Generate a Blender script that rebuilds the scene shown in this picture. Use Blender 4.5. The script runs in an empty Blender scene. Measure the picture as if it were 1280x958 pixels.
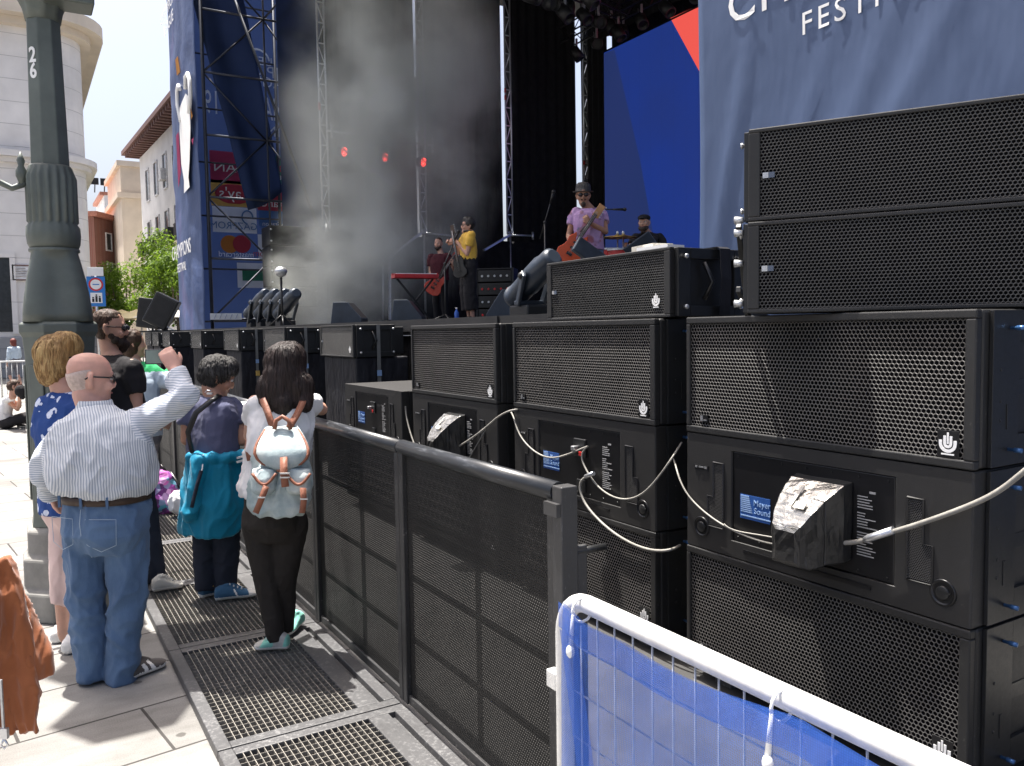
import bpy, bmesh, math, random
from mathutils import Vector, Matrix, noise
random.seed(7)
R = math.radians
S = bpy.context.scene
COL = S.collection

# ------------------------------------------------------------------ camera
HEAD, PITCH, ROLL, FPX = R(31), R(3.67), 0.015, 1030.0
CAM = Vector((0, 0, 1.66))
_z = Vector((0, 0, 1)); _f0 = Vector((math.sin(HEAD), math.cos(HEAD), 0)); _r0 = Vector((math.cos(HEAD), -math.sin(HEAD), 0))
_f = _f0*math.cos(PITCH) - _z*math.sin(PITCH); _u = _z*math.cos(PITCH) + _f0*math.sin(PITCH)
_r = _r0*math.cos(ROLL) - _u*math.sin(ROLL); _u = _u*math.cos(ROLL) + _r0*math.sin(ROLL)
cd = bpy.data.cameras.new('camera'); cam = bpy.data.objects.new('camera', cd); COL.objects.link(cam)
cd.sensor_fit = 'HORIZONTAL'; cd.sensor_width = 36.0; cd.lens = 36.0*FPX/1280.0
cd.clip_start = 0.05; cd.clip_end = 2000
cam.matrix_world = Matrix(((_r.x, _u.x, -_f.x, CAM.x), (_r.y, _u.y, -_f.y, CAM.y), (_r.z, _u.z, -_f.z, CAM.z), (0, 0, 0, 1)))
S.camera = cam
def at(px, py, d):                       # a point of the place d metres in front of the viewer
    return CAM + (_f*FPX + _r*(px-640) - _u*(py-479))*(d/FPX)

# ------------------------------------------------------------------ sky, sun, exposure
SUN = Vector((-0.085, 0.28, 1.0)).normalized()          # towards the sun
w = bpy.data.worlds.new('World'); S.world = w; w.use_nodes = True
nt = w.node_tree
sky = nt.nodes.new('ShaderNodeTexSky'); sky.sky_type = 'NISHITA'; sky.sun_disc = False
sky.sun_elevation = math.asin(SUN.z); sky.sun_rotation = math.atan2(SUN.x, SUN.y)
sky.air_density = 0.8; sky.dust_density = 7.0; sky.ozone_density = 0.6
nt.nodes['Background'].inputs[1].default_value = 0.105
nt.links.new(sky.outputs[0], nt.nodes['Background'].inputs[0])
sl = bpy.data.lights.new('sun', 'SUN'); so = bpy.data.objects.new('sun', sl); COL.objects.link(so)
sl.energy = 4.8; sl.angle = R(0.53); sl.color = (1.0, 0.955, 0.89)
so.rotation_euler = SUN.to_track_quat('Z', 'Y').to_euler(); so.location = (0, 0, 40)
S.view_settings.view_transform = 'Standard'; S.view_settings.look = 'None'
S.view_settings.gamma = 1.0; S.view_settings.use_curve_mapping = False
S.view_settings.exposure = 1.5
S.cycles.max_bounces = 8; S.cycles.transparent_max_bounces = 24; S.cycles.volume_bounces = 1
S.cycles.volume_step_rate = 1.0; S.cycles.volume_max_steps = 64

# ------------------------------------------------------------------ materials
class NT:
    def __init__(s, name):
        s.m = bpy.data.materials.new(name); s.m.use_nodes = True
        s.t = s.m.node_tree; s.b = s.t.nodes['Principled BSDF']; s.out = s.t.nodes['Material Output']
        s._co = None
    def n(s, typ, **kw):
        x = s.t.nodes.new(typ)
        for k, v in kw.items(): setattr(x, k, v)
        return x
    def L(s, a, b): s.t.links.new(a, b)
    def co(s):
        if not s._co: s._co = s.n('ShaderNodeTexCoord').outputs['Object']
        return s._co
    def M(s, op, a, b=None, c=None):
        x = s.n('ShaderNodeMath', operation=op)
        for i, v in enumerate((a, b, c)):
            if v is None: continue
            if isinstance(v, (int, float)): x.inputs[i].default_value = v
            else: s.L(v, x.inputs[i])
        return x.outputs[0]
    def xyz(s, vec=None):
        x = s.n('ShaderNodeSeparateXYZ'); s.L(vec or s.co(), x.inputs[0]); return x.outputs
    def noise(s, scale, detail=4, rough=.55, vec=None, stretch=None):
        v = vec or s.co()
        if stretch:
            mp = s.n('ShaderNodeMapping'); mp.inputs['Scale'].default_value = stretch; s.L(v, mp.inputs[0]); v = mp.outputs[0]
        x = s.n('ShaderNodeTexNoise'); x.inputs['Scale'].default_value = scale; x.inputs['Detail'].default_value = detail
        x.inputs['Roughness'].default_value = rough; s.L(v, x.inputs['Vector']); return x.outputs['Fac']
    def ramp(s, fac, stops):
        x = s.n('ShaderNodeValToRGB'); e = x.color_ramp.elements
        while len(e) < len(stops): e.new(.5)
        for i, (p, c) in enumerate(stops):
            e[i].position = p; e[i].color = (*c, 1) if len(c) == 3 else c
        s.L(fac, x.inputs[0]); return x.outputs[0]
    def mix(s, fac, a, b, mode='MIX'):
        x = s.n('ShaderNodeMix', data_type='RGBA', blend_type=mode)
        for i, v in ((0, fac), (6, a), (7, b)):
            if isinstance(v, (int, float)): x.inputs[i].default_value = v
            elif isinstance(v, tuple): x.inputs[i].default_value = (*v, 1)
            else: s.L(v, x.inputs[i])
        return x.outputs[2]
    def base(s, c):
        if isinstance(c, tuple): s.b.inputs['Base Color'].default_value = (*c, 1)
        else: s.L(c, s.b.inputs['Base Color'])
    def set(s, rough=None, metal=None, spec=None, sheen=None):
        if rough is not None:
            if isinstance(rough, (int, float)): s.b.inputs['Roughness'].default_value = rough
            else: s.L(rough, s.b.inputs['Roughness'])
        if metal is not None: s.b.inputs['Metallic'].default_value = metal
        if spec is not None: s.b.inputs['Specular IOR Level'].default_value = spec
        if sheen is not None: s.b.inputs['Sheen Weight'].default_value = sheen
    def bump(s, h, strength=.4, dist=.01):
        x = s.n('ShaderNodeBump'); x.inputs['Strength'].default_value = strength; x.inputs['Distance'].default_value = dist
        s.L(h, x.inputs['Height']); s.L(x.outputs[0], s.b.inputs['Normal'])
    def transp(s, fac):                   # fac = opacity
        tr = s.n('ShaderNodeBsdfTransparent'); mx = s.n('ShaderNodeMixShader')
        if isinstance(fac, (int, float)): mx.inputs[0].default_value = fac
        else: s.L(fac, mx.inputs[0])
        s.L(tr.outputs[0], mx.inputs[1]); s.L(s.b.outputs[0], mx.inputs[2]); s.L(mx.outputs[0], s.out.inputs[0])
        return mx

def plain(name, c, rough=.6, metal=0, var=.25, scale=6, bump=0, bscale=60, bdist=.003, spec=.5, sheen=None, stretch=None, c2=None):
    k = NT(name); f = k.noise(scale, 5, .6, stretch=stretch)
    lo = tuple(max(0, x*(1-var)) for x in c); hi = c2 or tuple(min(1, x*(1+var)) for x in c)
    k.base(k.ramp(f, [(.3, lo), (.7, hi)])); k.set(rough, metal, spec, sheen)
    if bump: k.bump(k.noise(bscale, 3, .6), bump, bdist)
    return k.m

def hexmask(k, pitch, ax=(0, 2)):        # distance to the hexagon's edge: .5 on the strand's middle line, 0 in the hole's middle
    c = k.xyz(); x = k.M('DIVIDE', c[ax[0]], pitch); z = k.M('DIVIDE', c[ax[1]], pitch*1.7320508)
    ds = []
    for off in (0, .5):
        a = k.M('ABSOLUTE', k.M('SUBTRACT', k.M('FRACT', k.M('ADD', x, off+100)), .5))
        b = k.M('MULTIPLY', k.M('ABSOLUTE', k.M('SUBTRACT', k.M('FRACT', k.M('ADD', z, off+100)), .5)), 1.7320508)
        ds.append(k.M('MAXIMUM', a, k.M('ADD', k.M('MULTIPLY', a, .5), k.M('MULTIPLY', b, .8660254))))
    return k.M('MINIMUM', *ds)

def grille(name, pitch, wstrand, col, hole=(.003, .003, .0035), bumpd=.004, ax=(0, 2)):
    k = NT(name); d = hexmask(k, pitch, ax)
    m = k.M('GREATER_THAN', d, .5-wstrand)
    f = k.noise(3.5, 4); sc = k.ramp(f, [(.3, tuple(x*.7 for x in col)), (.7, tuple(x*1.25 for x in col))])
    k.base(k.mix(m, hole, sc)); k.set(.42, 0, .5)
    sp = k.M('MULTIPLY', m, .55); k.L(sp, k.b.inputs['Specular IOR Level'])
    h = k.M('MAXIMUM', k.M('SUBTRACT', d, .5-wstrand*1.8), 0.0)
    k.bump(h, 1.0, bumpd*4)
    return k.m

def text_bump_cloth(name, c, bscale=9, strength=.5, dist=.02, rough=.85, var=.12, sheen=.1, stretch=None, weave=True):
    k = NT(name); k.base(k.ramp(k.noise(5, 4), [(.3, tuple(x*(1-var) for x in c)), (.7, tuple(min(1, x*(1+var)) for x in c))]))
    k.set(rough, 0, .25, sheen if max(c) > .06 else 0)
    h = k.M('ADD', k.noise(bscale, 3, .5, stretch=stretch), k.M('MULTIPLY', k.M('ABSOLUTE', k.M('SUBTRACT', k.noise(bscale*.9, 2, .45, stretch=stretch), .5)), 1.6))
    if weave: h = k.M('ADD', h, k.M('MULTIPLY', k.noise(420, 2), .03))
    k.bump(h, strength, dist); return k.m

MAT = {}
def mm(key, fn, *a, **k):
    MAT[key] = fn(key, *a, **k); return MAT[key]

def scuffed_black(name, base, scuff, amount=.62, rough=.5, stretch=(1, 1, 1), fine=60):
    k = NT(name); a = k.noise(2.2, 6, .65); b = k.noise(fine, 4, .7, stretch=stretch)
    f = k.M('MULTIPLY', k.ramp(b, [(amount, (0, 0, 0)), (amount+.12, (1, 1, 1))]), k.ramp(a, [(.4, (.1, .1, .1)), (.7, (1, 1, 1))]))
    g = k.ramp(a, [(.25, tuple(x*.75 for x in base)), (.75, tuple(x*1.5 for x in base))])
    k.base(k.mix(f, g, scuff)); k.set(k.M('ADD', k.M('MULTIPLY', b, .25), rough-.12), 0, .5)
    k.bump(k.noise(220, 3), .12, .002); return k.m

mm('cabinet_black', scuffed_black, (.012, .012, .0122), (.085, .082, .078), .61, .5)
mm('cabinet_rear', scuffed_black, (.0135, .013, .0128), (.075, .07, .065), .62, .52)
mm('black_metal', scuffed_black, (.0105, .011, .0115), (.09, .09, .09), .7, .42)
mm('worn_rail', scuffed_black, (.017, .019, .022), (.16, .17, .19), .56, .33, (1, .12, 1), 60)
mm('worn_post', scuffed_black, (.03, .03, .031), (.15, .15, .15), .6, .45, (1, 1, .3), 90)
mm('worn_frame', scuffed_black, (.022, .022, .023), (.22, .21, .2), .6, .45)
mm('inset_black', plain, (.006, .006, .007), .35, var=.3)
mm('deep_black', plain, (.004, .004, .0045), .8, var=.2)
mm('sub_grille', grille, .0175, .12, (.092, .087, .081))
mm('array_grille', grille, .0145, .125, (.036, .036, .034), bumpd=.002)
mm('sunlit_fill_grille', grille, .012, .16, (.12, .12, .115), bumpd=.004)  # strands paler than the other array grille: sunlight put into the colour
mm('vent_grille', grille, .007, .17, (.028, .027, .026), bumpd=.001)
mm('silver', plain, (.62, .63, .65), .35, .9, var=.1)
mm('zinc', plain, (.5, .51, .52), .42, .8, var=.2, scale=20)
mm('galvanised', plain, (.62, .62, .61), .45, .35, var=.12, scale=30, bump=.1)
mm('alu', plain, (.75, .77, .8), .32, .75, var=.12, scale=8)
mm('white_paint', plain, (.8, .8, .79), .5, var=.04)
mm('dim_print', plain, (.3, .3, .3), .6, var=.2)
mm('white_print', plain, (.78, .78, .77), .6, var=.03)
mm('cable_white', plain, (.24, .23, .205), .55, var=.25, scale=12)
mm('cable_grey', plain, (.16, .16, .15), .5, var=.2)
mm('cable_black', plain, (.012, .012, .012), .5)
mm('pin_blue', plain, (.05, .13, .3), .3, .5)
mm('logo_blue', plain, (.02, .075, .26), .4, var=.1)
mm('logo_pale', plain, (.25, .38, .6), .4, var=.1)
mm('red', plain, (.5, .02, .02), .4)
mm('gold_tape', plain, (.55, .36, .1), .4)
mm('tape', plain, (.45, .43, .38), .55, var=.15, scale=30)
mm('hood_foil', plain, (.32, .31, .29), .26, .75, var=.35, scale=14, bump=.6, bscale=18, bdist=.012)
mm('hood_black', plain, (.02, .02, .02), .3, .2, var=.3, bump=.5, bscale=14, bdist=.01)
mm('drape_black', text_bump_cloth, (.012, .012, .014), 5, .8, .05, .9, .3, .2, (1, 1, .2))
mm('wrap_black', text_bump_cloth, (.016, .016, .02), 8, .6, .03, .55, .3, .0, (1, 1, .5))

# ------------------------------------------------------------------ mesh builders
class MB:
    def __init__(s): s.bm = bmesh.new(); s.mi = 0
    def _tag(s, faces, smooth=False):
        for f in faces: f.material_index = s.mi; f.smooth = smooth
    def poly(s, pts, smooth=False):
        f = s.bm.faces.new([s.bm.verts.new(p) for p in pts]); s._tag([f], smooth); return f
    def box(s, c, sz, rot=None):
        hx, hy, hz = sz[0]/2, sz[1]/2, sz[2]/2; c = Vector(c); M = rot or Matrix.Identity(3)
        v = [s.bm.verts.new(c + M @ Vector((x, y, z))) for x in (-hx, hx) for y in (-hy, hy) for z in (-hz, hz)]
        fs = [s.bm.faces.new([v[i] for i in q]) for q in ((0,1,3,2),(4,6,7,5),(0,4,5,1),(2,3,7,6),(0,2,6,4),(1,5,7,3))]
        s._tag(fs); return s
    def bx(s, x0, x1, y0, y1, z0, z1): return s.box(((x0+x1)/2, (y0+y1)/2, (z0+z1)/2), (abs(x1-x0), abs(y1-y0), abs(z1-z0)))
    def loft(s, rings, cap=True, closed=True, smooth=True):     # rings: equal lists of points
        vs = [[s.bm.verts.new(p) for p in r] for r in rings]; n = len(vs[0]); fs = []
        for a, b in zip(vs, vs[1:]):
            for i in range(n if closed else n-1):
                j = (i+1) % n; fs.append(s.bm.faces.new((a[i], a[j], b[j], b[i])))
        s._tag(fs, smooth)
        if cap and closed:
            c = [s.bm.faces.new(list(reversed(vs[0]))), s.bm.faces.new(vs[-1])]; s._tag(c, False)
        return s
    def tube(s, pts, r, n=8, cap=True, smooth=True):
        pts = [Vector(p) for p in pts]; rr = r if isinstance(r, (list, tuple)) else [r]*len(pts)
        rings = []; prev = None
        for i, p in enumerate(pts):
            t = (pts[min(i+1, len(pts)-1)] - pts[max(i-1, 0)]).normalized()
            if prev is None:
                a = Vector((0, 0, 1)) if abs(t.z) < .9 else Vector((1, 0, 0)); x = t.cross(a).normalized()
            else: x = (prev - t*prev.dot(t)).normalized()
            prev = x; y = t.cross(x)
            rings.append([p + (x*math.cos(2*math.pi*k/n) + y*math.sin(2*math.pi*k/n))*rr[i] for k in range(n)])
        return s.loft(rings, cap, True, smooth)
    def bar(s, a, b, w, h=None):
        a, b = Vector(a), Vector(b); t = (b-a); L = t.length; q = t.to_track_quat('Y', 'Z').to_matrix()
        return s.box((a+b)/2, (w, L, h or w), q)
    def lathe(s, prof, c=(0, 0, 0), n=16, smooth=True, axis=None):
        c = Vector(c); M = axis or Matrix.Identity(3)
        return s.loft([[c + M @ Vector((r*math.cos(2*math.pi*k/n), r*math.sin(2*math.pi*k/n), z)) for k in range(n)] for r, z in prof], True, True, smooth)
    def prism(s, outline, y0, y1):         # outline in (x, z), extruded along y
        a = [s.bm.verts.new((x, y0, z)) for x, z in outline]; b = [s.bm.verts.new((x, y1, z)) for x, z in outline]
        n = len(a); fs = [s.bm.faces.new(a), s.bm.faces.new(list(reversed(b)))]
        for i in range(n): fs.append(s.bm.faces.new((a[(i+1) % n], a[i], b[i], b[(i+1) % n])))
        s._tag(fs); return s
    def ball(s, c, r, n=10, m=7):
        rx, ry, rz = r if isinstance(r, (list, tuple)) else (r, r, r); c = Vector(c)
        rings = []
        for i in range(1, m):
            a = math.pi*i/m
            rings.append([c + Vector((rx*math.sin(a)*math.cos(2*math.pi*k/n), ry*math.sin(a)*math.sin(2*math.pi*k/n), -rz*math.cos(a))) for k in range(n)])
        return s.loft(rings)
    def build(s, name, mats, parent=None, bevel=0, segs=2, loc=None, smooth_all=False):
        me = bpy.data.meshes.new(name); bmesh.ops.recalc_face_normals(s.bm, faces=s.bm.faces)
        s.bm.to_mesh(me); s.bm.free()
        o = bpy.data.objects.new(name, me); COL.objects.link(o)
        for m in (mats if isinstance(mats, (list, tuple)) else [mats]): me.materials.append(MAT[m] if isinstance(m, str) else m)
        if parent: o.parent = parent
        if loc is not None: o.location = loc
        if bevel:
            b = o.modifiers.new('bevel', 'BEVEL'); b.width = bevel; b.segments = segs; b.limit_method = 'ANGLE'; b.angle_limit = R(40); b.use_clamp_overlap = True
        return o

def tag(o, label=None, cat=None, group=None, kind=None):
    if label: o['label'] = label
    if cat: o['category'] = cat
    if group: o['group'] = group
    if kind: o['kind'] = kind
    return o
def thing(name, label, cat, loc=(0, 0, 0), rz=0, group=None):
    o = bpy.data.objects.new(name, None); COL.objects.link(o); o.empty_display_size = .2
    o.location = loc; o.rotation_euler = (0, 0, rz); return tag(o, label, cat, group)
KIDS = {}
def dup(root, loc, rz=None, label=None, rot=None, skip=()):
    kids = {}
    for o in COL.objects:
        if o.parent: kids.setdefault(o.parent.name, []).append(o)
    def cp(o, par):
        c = o.copy(); COL.objects.link(c)
        if par: c.parent = par
        for k in kids.get(o.name, []):
            if k.name.split('.')[0] not in skip: cp(k, c)
        return c
    r = cp(root, None); r.location = loc
    if rz is not None: r.rotation_euler = (0, 0, rz)
    if rot is not None: r.rotation_euler = rot
    if label: r['label'] = label
    return r
def text(name, body, size, loc, rot, m, parent=None, depth=.002, mirror=False, align='CENTER', width=1.0, bold=0, spacing=1.0):
    cu = bpy.data.curves.new('t', 'FONT'); cu.body = body; cu.size = size; cu.align_x = align; cu.align_y = 'CENTER'
    cu.extrude = depth/2; cu.offset = bold; cu.space_character = spacing; cu.resolution_u = 3
    tmp = bpy.data.objects.new('t', cu); me = bpy.data.meshes.new_from_object(tmp)
    bpy.data.objects.remove(tmp); bpy.data.curves.remove(cu)
    sx = -width if mirror else width
    me.transform(Matrix.Diagonal((sx, 1, 1, 1)))
    if mirror: me.flip_normals()
    me.materials.clear(); me.materials.append(MAT[m])
    o = bpy.data.objects.new(name, me); COL.objects.link(o); o.location = loc; o.rotation_euler = rot
    if parent: o.parent = parent
    return o
FACE_MX = (R(90), 0, R(-90))     # text that faces -X (read from the audience)
FACE_MY = (R(90), 0, 0)          # text that faces -Y
# ================================================================== ground
k = NT('granite_paving'); c = k.co()
br = k.n('ShaderNodeTexBrick'); br.inputs['Scale'].default_value = 1.0; br.inputs['Brick Width'].default_value = .95; br.inputs['Row Height'].default_value = .48
br.inputs['Mortar Size'].default_value = .007; br.inputs['Mortar Smooth'].default_value = .2; br.offset = .5
br.inputs['Color1'].default_value = (.265, .26, .25, 1); br.inputs['Color2'].default_value = (.225, .222, .215, 1); br.inputs['Mortar'].default_value = (.055, .052, .05, 1)
mp = k.n('ShaderNodeMapping'); mp.inputs['Rotation'].default_value = (0, 0, R(-8)); k.L(c, mp.inputs[0]); k.L(mp.outputs[0], br.inputs['Vector'])
sp = k.ramp(k.noise(190, 3, .7), [(.3, (.72, .72, .72)), (.7, (1.2, 1.2, 1.2))]); st = k.ramp(k.noise(1.3, 6, .65), [(.3, (.68, .67, .65)), (.65, (1.05, 1.05, 1.05))])
gv = k.n('ShaderNodeTexVoronoi'); gv.inputs['Scale'].default_value = 2.6; k.L(c, gv.inputs['Vector']); gum = k.ramp(k.M('ADD', gv.outputs['Distance'], k.M('MULTIPLY', k.noise(40, 2), .03)), [(.06, (.45, .44, .43)), (.075, (1, 1, 1))]); st = k.mix(1.0, st, gum, 'MULTIPLY'); st = k.mix(1.0, st, k.ramp(k.noise(.5, 5, .7, stretch=(1, 3, 1)), [(.38, (.72, .71, .7)), (.55, (1, 1, 1))]), 'MULTIPLY')
k.base(k.mix(1.0, k.mix(1.0, br.outputs[0], sp, 'MULTIPLY'), st, 'MULTIPLY')); k.set(.8, 0, .3)
k.bump(k.M('ADD', k.M('MULTIPLY', br.outputs['Fac'], -.6), k.M('MULTIPLY', k.noise(150, 3), .25)), .5, .006)
MAT['granite_paving'] = k.m
mm('rubber_floor', plain, (.035, .034, .033), .75, var=.4, scale=3, bump=.2)
p_ = MB(); p_.bx(1.46, 3.7, -2, 24, -.01, .012); tag(p_.build('pit_floor', 'rubber_floor'), kind='structure')
g = MB(); g.bx(-400, 500, -200, 900, -.4, 0); o = g.build('ground', 'granite_paving'); tag(o, kind='structure')

# ================================================================== crowd barrier modules (mesh panel, rail, walk-on floor plate)
k = NT('perforated_mesh'); d = hexmask(k, .0115, (1, 2)); m = k.M('GREATER_THAN', d, .14)
k.base(k.ramp(k.noise(4, 5), [(.3, (.004, .004, .004)), (.7, (.012, .0115, .011))])); k.set(.55, 0, .3); k.bump(d, .8, .006); k.transp(m)
MAT['perforated_mesh'] = k.m
mm('plate_metal', scuffed_black, (.055, .055, .057), (.2, .2, .2), .52, .5)
mm('grating_wire', plain, (.24, .225, .2), .5, .3, var=.3, scale=30)
mm('grating_pit', plain, (.012, .010, .009), .9, var=.4)
PAN = 1.2; BX = 1.4
def make_barrier():
    t = thing('crowd_barrier', 'x', 'crowd barrier', (BX, 0, 0), 0, 'black mesh crowd barriers in front of the speakers')
    m = MB(); z0, z1 = .06, 1.15
    m.poly([(0, .04, z0), (0, PAN-.04, z0), (0, PAN-.04, z1), (0, .04, z1)]); m.build('mesh_panel', 'perforated_mesh', t)
    m = MB()
    for y in (.0225, PAN-.0225): m.bx(-.02, .025, y-.02, y+.02, .05, 1.16)
    m.bx(-.012, .02, .043, PAN-.043, .05, .09)
    m.build('frame', 'worn_frame', t, .004)
    m = MB()
    for z in (.33, .6, .87): m.bx(.012, .03, .043, PAN-.043, z-.01, z+.01)      # the back braces that show through the mesh
    m.bx(.031, .045, PAN*.5-.01, PAN*.5+.01, .091, 1.13); m.build('brace', 'deep_black', t)
    m = MB(); m.tube([(0, .004, 1.165), (0, PAN-.004, 1.168)], .031, 14); m.build('top_rail', 'worn_rail', t)
    m = MB()                                                      # floor plate: rim, cross bars, solid strip by the panel
    m.bx(-.80, -.745, .005, PAN-.005, .0, .045); m.bx(-.745, -.03, .005, .06, .0, .045); m.bx(-.745, -.03, PAN-.06, PAN-.005, .0, .045)
    m.bx(-.205, -.115, .06, PAN-.06, .0, .045); m.bx(-.085, -.03, .06, PAN-.06, .0, .047); m.bx(-.115, -.085, .06, PAN-.06, .0, .02)
    m.build('floor_plate', 'plate_metal', t, .004)
    m = MB(); x0, x1, y0, y1 = -.745, -.205, .06, PAN-.06
    n = 20
    for i in range(1, n): x = x0+(x1-x0)*i/n; m.bx(x-.0013, x+.0013, y0, y1, .022, .0435)
    n = 27
    for i in range(1, n): y = y0+(y1-y0)*i/n; m.bx(x0, x1, y-.001, y+.001, .024, .0415)
    m.build('grating', 'grating_wire', t)
    m = MB(); m.bx(x0, x1, y0, y1, .003, .006); m.build('grating_dark_sheet', 'grating_pit', t)  # near-black sheet: the dark depth under the wires put into the colour
    return t
bar0 = make_barrier(); bar0.location = (BX, 2.06, 0)
bar0['label'] = 'nearest black mesh barrier panel ending in the worn edge post beside the blue fence'
BLAB = ['black mesh barrier panel just behind the panel with the worn edge post', 'black mesh barrier panel the woman with the denim backpack leans on', 'black mesh barrier panel in front of the boy in the blue jacket']
for i in range(1, 16):
    dup(bar0, (BX, 2.06+PAN*i, 0), label=BLAB[i-1] if i < 4 else 'far black mesh barrier panel beyond the boy with the blue jacket, half hidden by people')
m = MB(); m.bx(-.03, .03, -.055, -.004, .0, 1.19); m.bx(.03, .075, -.04, -.02, .1, 1.0)
ep = m.build('end_post', 'worn_post', bar0, .004)
m = MB(); m.tube([(.03, -.03, .98), (.15, -.03, .98)], .012); m.build('latch_bolt', 'black_metal', ep)
m = MB(); m.bx(-.045, -.03, -.05, .02, 1.1, 1.14); m.build('latch_plate', 'worn_post', ep)

# ================================================================== blue scrim fence in the foreground
FX = 1.0
t = thing('crowd_control_fence', 'white tubular fence covered with sheer blue fabric in the right foreground', 'fence', (FX, 1.47, 0))
m = MB(); L = 2.2; arc = [(0, -.012-.085*(1-math.cos(a)), 1.0+.085*math.sin(a)) for a in [R(15*i) for i in range(7)]]
m.tube([(0, -.012, .03), (0, -.012, .5), (0, -.012, 1.0)] + arc[1:] + [(0, -L+.1, 1.085), (0, -L, 1.0), (0, -L, .03)], .0195, 12)
m.tube([(0, -.012, .16), (0, -L, .16)], .012, 8)
fr = m.build('tube_frame', 'galvanised', t)
m = MB()
for i in range(1, 38): y = -.012-(L-.02)*i/38; m.tube([(.004, y, .16), (.004, y, 1.085 if i > 1 else 1.03)], .0022, 5)
for i in range(1, 9): z = .16+.92*i/9; m.tube([(.008, -.012, z), (.008, -L, z)], .0022, 5)
m.build('wire_mesh', 'zinc', t)
k = NT('blue_scrim'); f = k.noise(3, 4, stretch=(1, 1, .4))
k.base(k.ramp(f, [(.3, (.045, .125, .47)), (.7, (.08, .2, .64))])); k.set(.75, 0, .2)
wv = k.M('MULTIPLY', k.M('GREATER_THAN', k.M('FRACT', k.M('MULTIPLY', k.xyz()[1], 260.0)), .3), k.M('GREATER_THAN', k.M('FRACT', k.M('MULTIPLY', k.xyz()[2], 260.0)), .3)); op = k.M('ADD', k.M('ADD', .36, k.M('MULTIPLY', k.ramp(k.noise(2.2, 3, stretch=(1, 1, .5)), [(.35, (0, 0, 0)), (.65, (1, 1, 1))]), .3)), k.M('MULTIPLY', wv, .14)); k.bump(k.noise(8, 4, stretch=(1, 1.4, .5)), .5, .02); mx = k.transp(op); tl = k.n('ShaderNodeBsdfTranslucent'); tl.inputs[0].default_value = (.06, .2, .75, 1)
m2 = k.n('ShaderNodeMixShader'); m2.inputs[0].default_value = .45; k.L(k.b.outputs[0], m2.inputs[1]); k.L(tl.outputs[0], m2.inputs[2]); k.L(m2.outputs[0], mx.inputs[2])
MAT['blue_scrim'] = k.m
m = MB(); ny, nz = 70, 34; rows = []
for j in range(nz+1):
    row = []
    for i in range(ny+1):
        u_, v_ = i/ny, j/nz; y = -.05-(L-.1)*u_
        sag = -.012+.026*abs(math.sin(u_*math.pi*3.4))                  # hangs from ties, so its top edge scallops
        ztop = 1.07-sag; z = .12+(ztop-.12)*v_
        fold = .012*math.sin(9*u_+3*v_)+.02*math.exp(-((u_-.05-.12*(1-v_))/.03)**2)*1.0+.03*noise.noise(Vector((u_*5+2, v_*2, 3)))
        row.append((-.026-abs(fold)*.8, y + (.02*(1-v_) if i == 0 else 0), z))
    rows.append(row)
m.loft(rows, cap=False, closed=False); sc = m.build('scrim', 'blue_scrim', t)
m = MB()                                                             # doubled hem strip and the folded pleat at the near post
m.loft([[(x-.012, y, z+.004) for x, y, z in rows[-1]], [(x-.012, y, z-.05) for x, y, z in rows[-1]]], cap=False, closed=False)
m.loft([[(-.045, -.06-.006*i-.02*w_, 1.03-.028*i) for i in range(24)] for w_ in (0, 1.6, 3.2)], cap=False, closed=False)
m.build('hem', 'blue_scrim', t)
for y in (-.095, -.62, -1.2):
    m = MB(); m.tube([(-.01+.026*math.cos(a), y, 1.075+.026*math.sin(a)) for a in [R(30*i) for i in range(13)]], .003, 6)
    m.tube([(-.034, y, 1.075), (-.04, y+.002, 1.0)], [.003, .006], 6); m.ball((-.042, y, .992), (.009, .01, .014)); m.build('cable_tie', 'white_paint', t)
m = MB(); m.bx(-.012, .012, .008, .045, .86, .9); m.build('hook_bracket', 'galvanised', t, .003)
# ================================================================== loudspeakers
def on_x(px, py, X):                      # where a line of sight meets the upright plane x = X
    v = _f*FPX + _r*(px-640) - _u*(py-479); return CAM + v*((X-CAM.x)/v.x)
def on_y(px, py, Y):
    v = _f*FPX + _r*(px-640) - _u*(py-479); return CAM + v*((Y-CAM.y)/v.y)
SW, SH, SD = 1.374, .531, .79

def u_shape(m, r0, r1, legs, y0, y1, n=10):
    out = [(r1, legs)] + [(r1*math.cos(a), r1*math.sin(a)) for a in [-math.pi*i/n for i in range(n+1)]] + [(-r1, legs)]
    inn = [(-r0, legs)] + [(r0*math.cos(a), r0*math.sin(a)) for a in [-math.pi+math.pi*i/n for i in range(n+1)]] + [(r0, legs)]
    a = out; b = list(reversed(inn)); k_ = len(a)
    for i in range(k_-1): m.prism([a[i], a[i+1], b[i+1], b[i]], y0, y1)
def hand_logo(parent, x, y, z, s, plate=True):
    if plate:
        m = MB(); m.bx(x-s*.62, x+s*.62, y-.002, y, z-s*.8, z+s*.72); p = m.build('logo_plate', 'inset_black', parent, .001)
    else: p = parent
    m = MB(); u_shape(m, .32, .5, .18, -.004/s, -.0025/s); u_shape(m, .1, .25, .42, -.004/s, -.0025/s)
    m.bx(-.055, .055, -.004/s, -.0025/s, -.02, .6); m.bx(-.36, .36, -.004/s, -.0025/s, -.62, -.54)
    o = m.build('hand_logo', 'white_print', p); o.scale = (s, s, s); o.location = (x, y, z); return o

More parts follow.
